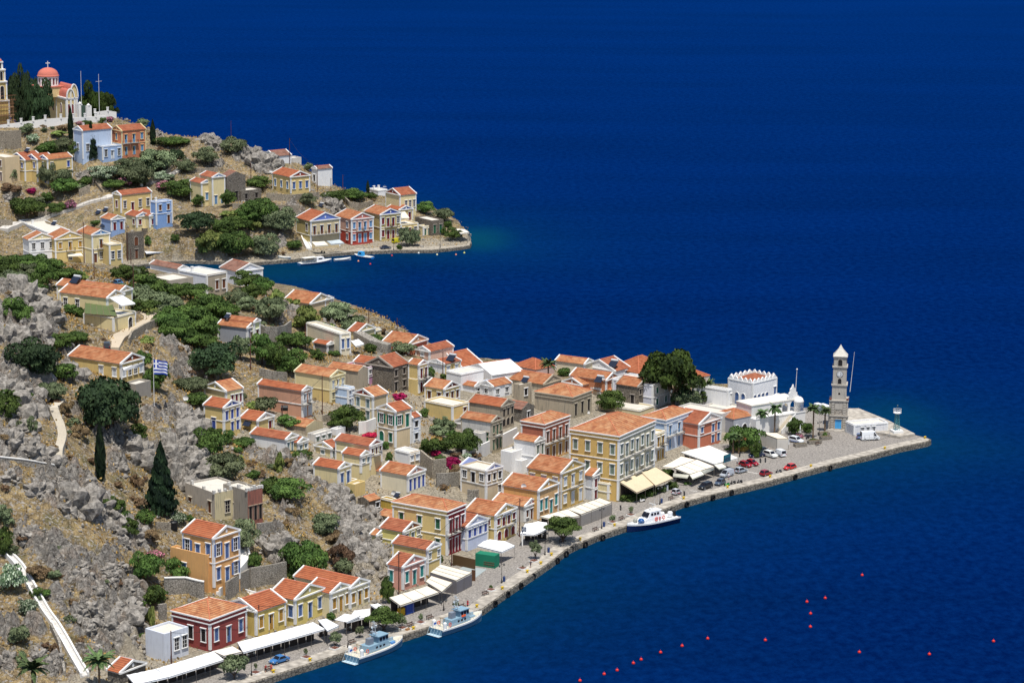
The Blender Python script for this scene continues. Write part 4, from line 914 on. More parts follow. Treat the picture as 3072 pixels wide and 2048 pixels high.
# ---------------------------------------------------------------- sea
def make_sea():
    sx = axis([(-30000,-2000,14000),(-2000,-400,400),(-400,-330,35),(-330,220,4.0),(220,420,20),(420,2000,400),(2000,30000,14000)])
    sy = axis([(200,480,70),(480,1300,4.0),(1300,1500,20),(1500,4000,500),(4000,40000,12000)])
    SX, SY = np.meshgrid(sx, sy); h, w_ = SX.shape
    dist = -np.maximum(sdist(near_poly, SX, SY), sdist(far_poly, SX, SY))
    tn = np.array(tip_w).mean(0); tf = np.array(W2(1440, 715, 0)); 
    p2 = np.array(W2(2680, 1250, 0)); 
    sh = np.maximum(0.6*np.exp(-np.clip(dist, 0, None)/5.0), .42*np.exp(-np.clip(dist, 0, None)/30.0))
    sh = np.maximum(sh, 1.3*np.exp(-(((SX-tf[0]-4)/16)**2+((SY-tf[1])/38)**2))*np.exp(-np.clip(dist,0,None)/22))
    sh = np.maximum(sh, 0.55*np.exp(-(((SX-p2[0])/18)**2+((SY-p2[1])/32)**2)))
    q1 = np.array(W2(1150, 2000, 0)); sh = np.maximum(sh, 0.45*np.exp(-(((SX-q1[0])/22)**2+((SY-q1[1])/22)**2)))
    bay = np.array(W2(760, 812, 0)); sh = np.maximum(sh, 0.6*np.exp(-(((SX-bay[0])/45)**2+((SY-bay[1])/40)**2)))
    idx = np.arange(h*w_).reshape(h, w_)
    q = np.stack([idx[:-1,:-1].ravel(), idx[:-1,1:].ravel(), idx[1:,1:].ravel(), idx[1:,:-1].ravel()], 1)
    me = bpy.data.meshes.new('sea'); me.vertices.add(h*w_); me.vertices.foreach_set('co', np.stack([SX.ravel(), SY.ravel(), SX.ravel()*0], 1).ravel())
    me.loops.add(q.size); me.loops.foreach_set('vertex_index', q.ravel().astype(np.int32))
    me.polygons.add(len(q)); me.polygons.foreach_set('loop_start', (np.arange(len(q))*4).astype(np.int32)); me.update(calc_edges=True); me.validate()
    a = me.color_attributes.new('shallow', 'FLOAT_COLOR', 'POINT')
    a.data.foreach_set('color', np.stack([sh.ravel()]*3+[np.ones(sh.size)], 1).ravel().astype(np.float32))
    mt, t, b = newmat('sea_water', 0.22, 0.12)
    b.inputs['IOR'].default_value = 1.33
    at_ = N(t, 'ShaderNodeAttribute'); at_.attribute_name = 'shallow'
    g = N(t, 'ShaderNodeNewGeometry'); mp = N(t, 'ShaderNodeMapping'); mp.inputs['Scale'].default_value = (0.8, 0.55, 1); mp.inputs['Rotation'].default_value = (0,0,R(-14))
    t.links.new(g.outputs['Position'], mp.inputs[0])
    def nz(sc, det, ro=.6):
        n = N(t, 'ShaderNodeTexNoise', Scale=sc, Detail=det, Roughness=ro); t.links.new(mp.outputs[0], n.inputs[0]); return n.outputs[0]
    big = nz(0.004, 3); m2 = N(t, 'ShaderNodeMapping'); m2.inputs['Scale'].default_value = (.0035, .016, 1); m2.inputs['Rotation'].default_value = (0,0,R(10)); t.links.new(g.outputs['Position'], m2.inputs[0]); n2_ = N(t, 'ShaderNodeTexNoise', Scale=1.0, Detail=5, Roughness=.6); t.links.new(m2.outputs[0], n2_.inputs[0]); big = n2_.outputs[0]; mid = nz(0.03, 4); fine = nz(0.5, 6, .72); 
    n = t.nodes
    f = N(t, 'ShaderNodeMapRange'); f.inputs[1].default_value = .36; f.inputs[2].default_value = .62; t.links.new(big, f.inputs[0])
    c = mix(t, f.outputs[0], (0.0, 0.0042, 0.042), (0.0, 0.0068, 0.062))
    f2 = N(t, 'ShaderNodeMapRange'); f2.inputs[1].default_value = .38; f2.inputs[2].default_value = .64; t.links.new(fine, f2.inputs[0])
    c = mix(t, f2.outputs[0], mix(t, .34, c, (0,0.003,0.026)), mix(t, .13, c, (0.004,0.06,0.25)))
    sp = N(t, 'ShaderNodeSeparateColor'); t.links.new(at_.outputs['Color'], sp.inputs[0])
    c = mix(t, sp.outputs[0], c, mix(t, mid, (0.001, 0.024, 0.040), (0.002, 0.050, 0.075)))
    n.remove(b); b = N(t, 'ShaderNodeBsdfDiffuse'); t.links.new(c, b.inputs['Color']); gl = N(t, 'ShaderNodeBsdfGlossy', Roughness=0.28); gl.inputs['Color'].default_value = (.0,.27,1,1)
    ms = N(t, 'ShaderNodeMixShader'); fn = N(t, 'ShaderNodeFresnel', IOR=1.33); fm = N(t, 'ShaderNodeMath', operation='MULTIPLY'); fm.inputs[1].default_value = .235; t.links.new(fn.outputs[0], fm.inputs[0]); t.links.new(fm.outputs[0], ms.inputs[0]); t.links.new(b.outputs[0], ms.inputs[1]); t.links.new(gl.outputs[0], ms.inputs[2])
    t.links.new(ms.outputs[0], n['Material Output'].inputs['Surface'])
    hsum = N(t, 'ShaderNodeMath', operation='ADD'); t.links.new(fine, hsum.inputs[0]); t.links.new(nz(0.9, 4), hsum.inputs[1])
    bump(t, b, hsum.outputs[0], 0.55, 0.5); bump(t, gl, hsum.outputs[0], 0.55, 0.5)
    me.materials.append(mt); o = link('sea', me); struct(o); o['label'] = 'deep blue sea with small ripples'
make_sea()
# ---------------------------------------------------------------- quay surfaces
def flat_poly(name, pts, z, mt, th=0.3):
    bm_ = bmesh.new(); vs = [bm_.verts.new((x, y, z)) for x, y in pts]; f = bm_.faces.new(vs); 
    if f.normal.z < 0: f.normal_flip()
    bm_.normal_update(); bmesh.ops.triangulate(bm_, faces=bm_.faces[:])
    for f in bm_.faces:
        if f.normal.z < 0: f.normal_flip()
    me = bpy.data.meshes.new(name); bm_.to_mesh(me); bm_.free(); me.materials.append(mt); o = link(name, me); return o
def paving(c1, c2, sc, name='paving'):
    mt, t, b = newmat(name, 0.9, 0.15); g = N(t, 'ShaderNodeNewGeometry')
    v = N(t, 'ShaderNodeTexVoronoi', Scale=sc); t.links.new(g.outputs['Position'], v.inputs['Vector'])
    n1 = N(t, 'ShaderNodeTexNoise', Scale=0.12, Detail=6, Roughness=.65); t.links.new(g.outputs['Position'], n1.inputs[0])
    n2 = N(t, 'ShaderNodeTexNoise', Scale=1.3, Detail=5, Roughness=.7); t.links.new(g.outputs['Position'], n2.inputs[0])
    c = mix(t, n1.outputs[0], lin(c1), lin(c2)); c = mix(t, v.outputs[0], c, [x*.5 for x in lin(c2)])
    f = N(t, 'ShaderNodeMapRange'); f.inputs[1].default_value = .55; f.inputs[2].default_value = .75; f.inputs[4].default_value = .5; t.links.new(n2.outputs[0], f.inputs[0])
    c = mix(t, f.outputs[0], c, lin((205,196,182))); t.links.new(c, b.inputs['Base Color']); bump(t, b, v.outputs[0], .4, .04); return mt
COBBLE = paving((172,166,158), (138,132,126), 2.4, 'cobbles'); CONC = paving((206,198,184), (176,168,156), .7, 'concrete')
o = flat_poly('quay_square', qpoly, QZ-0.06, COBBLE); struct(o)
# pale concrete apron along the edge: a raised kerb step, and the stone quay wall under it
def off_line(pts, d):
    out = []
    for i in range(len(pts)):
        a = Vector(pts[max(0,i-1)]); b_ = Vector(pts[min(len(pts)-1,i+1)]); t_ = (b_-a).normalized(); n = Vector((-t_.y, t_.x)); p = Vector(pts[i])+n*d; out.append((p.x, p.y))
    return out
def resamp(pts, st):
    out = []
    for i in range(len(pts)-1):
        a = Vector(pts[i]); b_ = Vector(pts[i+1]); k = max(1, int((b_-a).length/st))
        for j in range(k): p = a.lerp(b_, j/k); out.append((p.x, p.y))
    out.append(tuple(pts[-1])); return out
ql = resamp(quay_w, 3.0)
inn = off_line(ql, 3.4); b = MB()
for i in range(len(ql)-1):
    b.add([(ql[i][0],ql[i][1],QZ+.05),(ql[i+1][0],ql[i+1][1],QZ+.05),(inn[i+1][0],inn[i+1][1],QZ+.05),(inn[i][0],inn[i][1],QZ+.05)],[(0,1,2,3)],0)
    b.add([(inn[i][0],inn[i][1],QZ+.05),(inn[i+1][0],inn[i+1][1],QZ+.05),(inn[i+1][0],inn[i+1][1],QZ-.2),(inn[i][0],inn[i][1],QZ-.2)],[(0,1,2,3)],0)
o = b.build('quay_edge_pavement', CONC); struct(o)
QW = stone((150,142,128), (84,80,74), 1.0, 'quay_stone')
def quay_wall(line, z1, nm):
    b = MB(); out = off_line(line, -0.35); lo = off_line(line, -0.6)
    for i in range(len(line)-1):
        j = .12*math.sin(i*2.3); k = .12*math.sin((i+1)*2.3)
        A = [(line[i][0],line[i][1],z1),(line[i+1][0],line[i+1][1],z1),(out[i+1][0],out[i+1][1],z1-.25),(out[i][0],out[i][1],z1-.25),(lo[i+1][0],lo[i+1][1]+k,-2),(lo[i][0],lo[i][1]+j,-2)]
        b.add(A, [(0,3,2,1),(3,5,4,2)], 0)
    return struct(b.build(nm, QW))
quay_wall(ql, QZ+.05, 'quay_wall')
tl = resamp([quay_w[-1]] + tip_w[:6], 3.0); quay_wall(tl, 1.9 if 0 else QZ+.02, 'pier_wall')
# raised pier platform behind the tower
pl = [W2(2745,1300,2.2), W2(2663,1259,2.2), W2(2576,1224,2.2), W2(2545,1224,2.2), W2(2540,1262,2.2), W2(2600,1290,2.2), W2(2700,1308,2.2)]
b = MB(); b.slab([(x, y, 2.2) for x, y in reversed(pl)], 1.2, 0); struct(b.build('pier_platform', CONC))
# painted parking lines: thin sheets on the square
b = MB()
for (x0, y0, x1, y1) in [(300,720,520,740),(515,940,600,948),(1250,700,1395,725),(380,1010,440,1045)]:
    P = at(px('N', x0, y0), QZ); Q_ = at(px('N', x1, y1), QZ); d = (Q_-P).normalized(); n = Vector((-d.y, d.x, 0))*.12
    b.quad(P-n+Vector((0,0,-.05)), Q_-n+Vector((0,0,-.05)), Q_+n+Vector((0,0,-.05)), P+n+Vector((0,0,-.05)), 0)
struct(b.build('road_marking', paint((225,222,215), .8)))
# far quay road
fl = resamp(farq_w[1:], 3.0); fin = off_line(fl, 5.5)
b = MB()
for i in range(len(fl)-1):
    b.add([(fl[i][0],fl[i][1],1.35),(fl[i+1][0],fl[i+1][1],1.35),(fin[i+1][0],fin[i+1][1],1.5),(fin[i][0],fin[i][1],1.5)],[(0,1,2,3)],0)
struct(b.build('shore_road', paving((196,186,168),(168,160,146),.8,'road_concrete')))
quay_wall(fl, 1.35, 'shore_wall')
for s in SPECS: build_house(s)
# ---------------------------------------------------------------- labels that point by neighbour
import re
USED = {s['label'] for s in SPECS}
ANCH = []
for s in SPECS:
    c = s['B'] + s['dR']*s['Wm']/2 + s['dL']*s['Dm']/2 + Vector((0,0,s['h']/2)); a = proj(c)
    wds = s['label'].split(); sh = wds[:9]
    while sh and sh[-1] in ('with','a','the','and','of','in','on','to','its','above','behind','beside','between','at','below','under','right','left','just','from','by','red','white','blue','small','pale','long','orange','big','dark','one','two','three','broad','for','near','middle','end','grey','brown','light','pink','yellow'): sh.pop()
    t = ' '.join(sh)
    if not t.startswith(('house','wide','long','low')) : pass
    ANCH.append((a[0], a[1], a[2], t))
def where_label(adj, P, maxw=16):
    a = proj(P); cand = sorted(ANCH, key=lambda q: math.hypot(q[0]-a[0], (q[1]-a[1])*1.4) + 0.6*abs(q[2]-a[2]))
    for q in cand[:14]:
        dx = a[0]-q[0]; dy = a[1]-q[1]
        rels = (['right of','just right of','off to the right of'] if dx > 0 else ['left of','just left of','off to the left of']) if abs(dx) > abs(dy)*1.2 else (['in front of','below','downhill from'] if dy > 0 else ['behind','above','uphill from'])
        for r in rels:
            w_ = (adj+' '+r+' the '+q[3]).split()
            if len(w_) > maxw: continue
            t = ' '.join(w_)
            if t not in USED: USED.add(t); return t
    return adj + ' on the slope'
# ---------------------------------------------------------------- foliage
def leafmat(c1, c2, name='foliage', tr=0.25):
    k = ('f', c1, c2)
    if k in MC: return MC[k]
    mt, t, b = newmat(name, 0.75, 0.15)
    at_ = N(t, 'ShaderNodeAttribute'); at_.attribute_name = 'tone'; sp = N(t, 'ShaderNodeSeparateColor'); t.links.new(at_.outputs['Color'], sp.inputs[0])
    oi = N(t, 'ShaderNodeObjectInfo')
    c = mix(t, sp.outputs[0], lin(c1), lin(c2))
    hv = N(t, 'ShaderNodeHueSaturation'); vr = N(t, 'ShaderNodeMapRange'); vr.inputs[3].default_value = .72; vr.inputs[4].default_value = 1.38
    t.links.new(oi.outputs['Random'], vr.inputs[0]); t.links.new(vr.outputs[0], hv.inputs['Value']); t.links.new(c, hv.inputs['Color'])
    hr = N(t, 'ShaderNodeMapRange'); hr.inputs[3].default_value = .485; hr.inputs[4].default_value = .515; t.links.new(oi.outputs['Random'], hr.inputs[0]); t.links.new(hr.outputs[0], hv.inputs['Hue'])
    t.links.new(hv.outputs[0], b.inputs['Base Color'])
    MC[k] = mt; return mt
KM = dict(gr=((40,58,28),(92,114,54)), ol=((56,68,46),(128,138,102)), dk=((24,38,26),(62,80,50)), cy=((16,28,20),(40,56,34)), py=((24,38,18),(70,88,36)),
          sh=((84,68,52),(136,112,84)), bo=((130,20,60),(190,40,90)), pk=((70,80,50),(196,120,150)), wh=((60,84,52),(176,186,160)), ca=((70,92,44),(150,160,90)), pb=((44,66,30),(90,112,52)))
BARK = paint((92,78,66), .9, .1, .3)
def cards(pts, nrm, size, tone, rs):
    n = len(pts); r = np.random.RandomState(rs)
    d = nrm + r.normal(0, .7, (n, 3)); d /= np.linalg.norm(d, axis=1)[:, None]+1e-9
    a = np.cross(d, r.normal(0, 1, (n, 3))); a /= np.linalg.norm(a, axis=1)[:, None]+1e-9; b_ = np.cross(d, a)
    s = size*(0.6+.8*r.rand(n))[:, None]
    v = np.stack([pts-a*s*.5-b_*s*.35, pts+a*s*.5-b_*s*.35, pts+a*s*.35+b_*s*.5, pts-a*s*.35+b_*s*.5], 1).reshape(-1, 3)
    return v, np.repeat(tone, 4)
def card_mesh(name, v, tone, mt, extra=None):
    n = len(v)//4; me = bpy.data.meshes.new(name)
    me.vertices.add(len(v)); me.vertices.foreach_set('co', v.astype(np.float32).ravel())
    me.loops.add(len(v)); me.loops.foreach_set('vertex_index', np.arange(len(v), dtype=np.int32))
    me.polygons.add(n); me.polygons.foreach_set('loop_start', (np.arange(n)*4).astype(np.int32)); me.update(calc_edges=True)
    a = me.color_attributes.new('tone', 'FLOAT_COLOR', 'POINT')
    a.data.foreach_set('color', np.stack([tone]*3+[np.ones(len(v))], 1).astype(np.float32).ravel()); me.materials.append(mt); return me
CRC = {}
def crown(kind, var, big):
    k = (kind, var, big)
    if k in CRC: return CRC[k]
    r = np.random.RandomState(hash_(kind)*7+var*13+big)
    n = [700, 2400, 6500][big]; size = [.17, .10, .062][big]
    if kind == 'ca': size *= 1.7; n = n//2
    if kind in ('cy', 'fir'):
        z = r.rand(n)**.8; ang = r.rand(n)*6.283
        if kind == 'cy': prof = np.sin(np.clip(z*.93+.07, 0, 1)*math.pi)**.55*(1-.45*z)
        else: prof = (1-z)**.8*(0.85+.15*np.sin(z*40+ang*2))
        rad = prof*(.72+.33*np.abs(np.sin(ang*3.1+z*17))*r.rand(n)**.3)*(.8+.2*r.rand(n)); 
        pts = np.stack([np.cos(ang)*rad, np.sin(ang)*rad, z], 1); nr = np.stack([np.cos(ang), np.sin(ang), np.full(n, .4)], 1)
        tone = np.clip(.35+.3*np.sin(ang*3.1+z*17)+.25*r.randn(n), 0, 1); size *= 1.3
    else:
        nc = {'py': 26, 'sh': 14, 'ca': 16}.get(kind, 34)
        cc = []
        while len(cc) < nc:
            u = r.normal(0, 1, 3); u /= np.linalg.norm(u); u *= (.35+.42*r.rand())
            if u[2] < -.62: continue
            cc.append(u)
        cc = np.array(cc); cr_ = .17+.17*r.rand(nc); 
        if kind == 'py': cr_ = .20+.12*r.rand(nc); cc[:, 2] *= .85
        w_ = cr_**2; w_ /= w_.sum(); pick = r.choice(nc, n, p=w_)
        d = r.normal(0, 1, (n, 3)); d /= np.linalg.norm(d, axis=1)[:, None]; d[:, 2] = np.where(d[:, 2] < -.3, -d[:, 2], d[:, 2])
        rr = cr_[pick]*(.72+.38*r.rand(n)**.5); pts = cc[pick] + d*rr[:, None]
        pts[:, 2] = pts[:, 2]*.56+.44; pts[:, :2] *= 1.12; pts[:, 2] = np.clip(pts[:, 2], 0.0, None); nr = d + cc[pick]*.5
        ct = r.rand(nc); tone = np.clip(.55*ct[pick]+.45*r.rand(n), 0, 1)
        if kind in ('pk', 'wh'): tone = np.where(r.rand(n) < .42, .85+.15*r.rand(n), .25*r.rand(n))
        pts[:, :2] += 0
    v, t_ = cards(pts, nr, size, tone, var)
    kk = 'cy' if kind == 'fir' else kind
    me = card_mesh('crown', v, t_, leafmat(*KM[kk])); CRC[k] = me; return me
def hash_(s): return sum(ord(c)*(i+3) for i, c in enumerate(s)) % 97
TRC = {}
def trunk(kind, var):
    k = (kind in ('cy', 'fir'), var)
    if k in TRC: return TRC[k]
    b = MB(); r = random.Random(var)
    if k[0]: b.tube((0,0,-.15),(0,0,.6),.10,.04,6)
    else:
        b.tube((0,0,-.2),(.03,.02,.25),.085,.06,7)
        for i in range(5):
            a = i*1.3+r.random(); e_ = (math.cos(a)*.5, math.sin(a)*.5, .45+.25*r.random()); b.tube((.03,.02,.22), e_, .05, .015, 5)
            b.tube(e_, (e_[0]*1.4, e_[1]*1.4, e_[2]+.15), .015, .006, 4)
    me = b.mesh('trunk', BARK); TRC[k] = me; return me
ADJ = dict(gr='green leafy', ol='grey-green olive', dk='dark dense', cy='slim dark cypress', fir='dark conical cypress', py='broad umbrella pine', sh='dry brown', bo='magenta bougainvillea', pk='pink-flowered oleander', wh='pale flowering oleander', ca='prickly pear cactus')
tn_ = [0]
def tree(cr, x, yt, yb, w, kind, d=None, z=None):
    pt = px(cr, x, yt); pb = px(cr, x, yb)
    if d is None: P = gpt(cr, x, yb); d = (P-CAM).dot(fwd)
    else:
        P = atd(pb, d); P.z = float(ground_z(P.x, P.y)) if z is None else z
    if P.z < 0.2: P.z = 0.6
    T = atd(pt, d); sc_ = d/FPX
    wm_ = w/CR[cr][2]*sc_*(1.2 if cr in 'EFCBJI' and kind in ('gr','ol') else 1.08); hm = max(.5, (T.z-P.z))
    tn_[0] += 1; var = tn_[0] % 3
    bg_ = 2 if wm_ > 6.5 else 1 if wm_ > 2.6 else 0
    small = hm < 3.2 and kind not in ('cy', 'fir') and not (cr in 'UWTN' and hm > 2)
    rz = random.random()*6.28
    sz = 'large' if wm_ > 11 else 'low' if small else 'medium' if wm_ > 5 else 'small'
    noun = {'cy': '', 'fir': '', 'bo': '', 'ca': 'clump', 'py': ''}.get(kind, 'shrub' if small else 'tree')
    lab = where_label(' '.join((sz+' '+ADJ[kind]+' '+noun).split()), P + Vector((0,0,hm/2)))
    nm = {'ca': 'prickly_pear', 'bo': 'bougainvillea', 'cy': 'cypress_tree', 'fir': 'cypress_tree', 'py': 'pine_tree', 'ol': 'olive_tree'}.get(kind, 'leafy_tree')
    if small and kind not in ('ca', 'bo'): nm = 'shrub'
    if small or kind in ('ca', 'bo'):
        o = link(nm, crown(kind, var, bg_), None, P - Vector((0,0,hm*.08)), rz); o.scale = (wm_/2*1.05, wm_/2*1.05, hm*1.05)
        tag(o, lab, 'shrub' if small else 'plant', 'shrubs and bushes on the slopes'); return o
    e = empty(nm, P, rz); tag(e, lab, 'tree', 'trees among the houses')
    low = .03 if kind in ('cy', 'fir') else .05 if not (cr in 'UWT') else .34
    if kind == 'py': low = .14
    c = link('crown', crown(kind, var, bg_), e, (0, 0, hm*low)); c.scale = (wm_/2*1.12, wm_/2*1.12, hm*(1-low)*1.03)
    t_ = link('trunk', trunk(kind, var), e, (0, 0, 0)); t_.scale = (wm_/2*.9, wm_/2*.9, hm*.9)
    return e
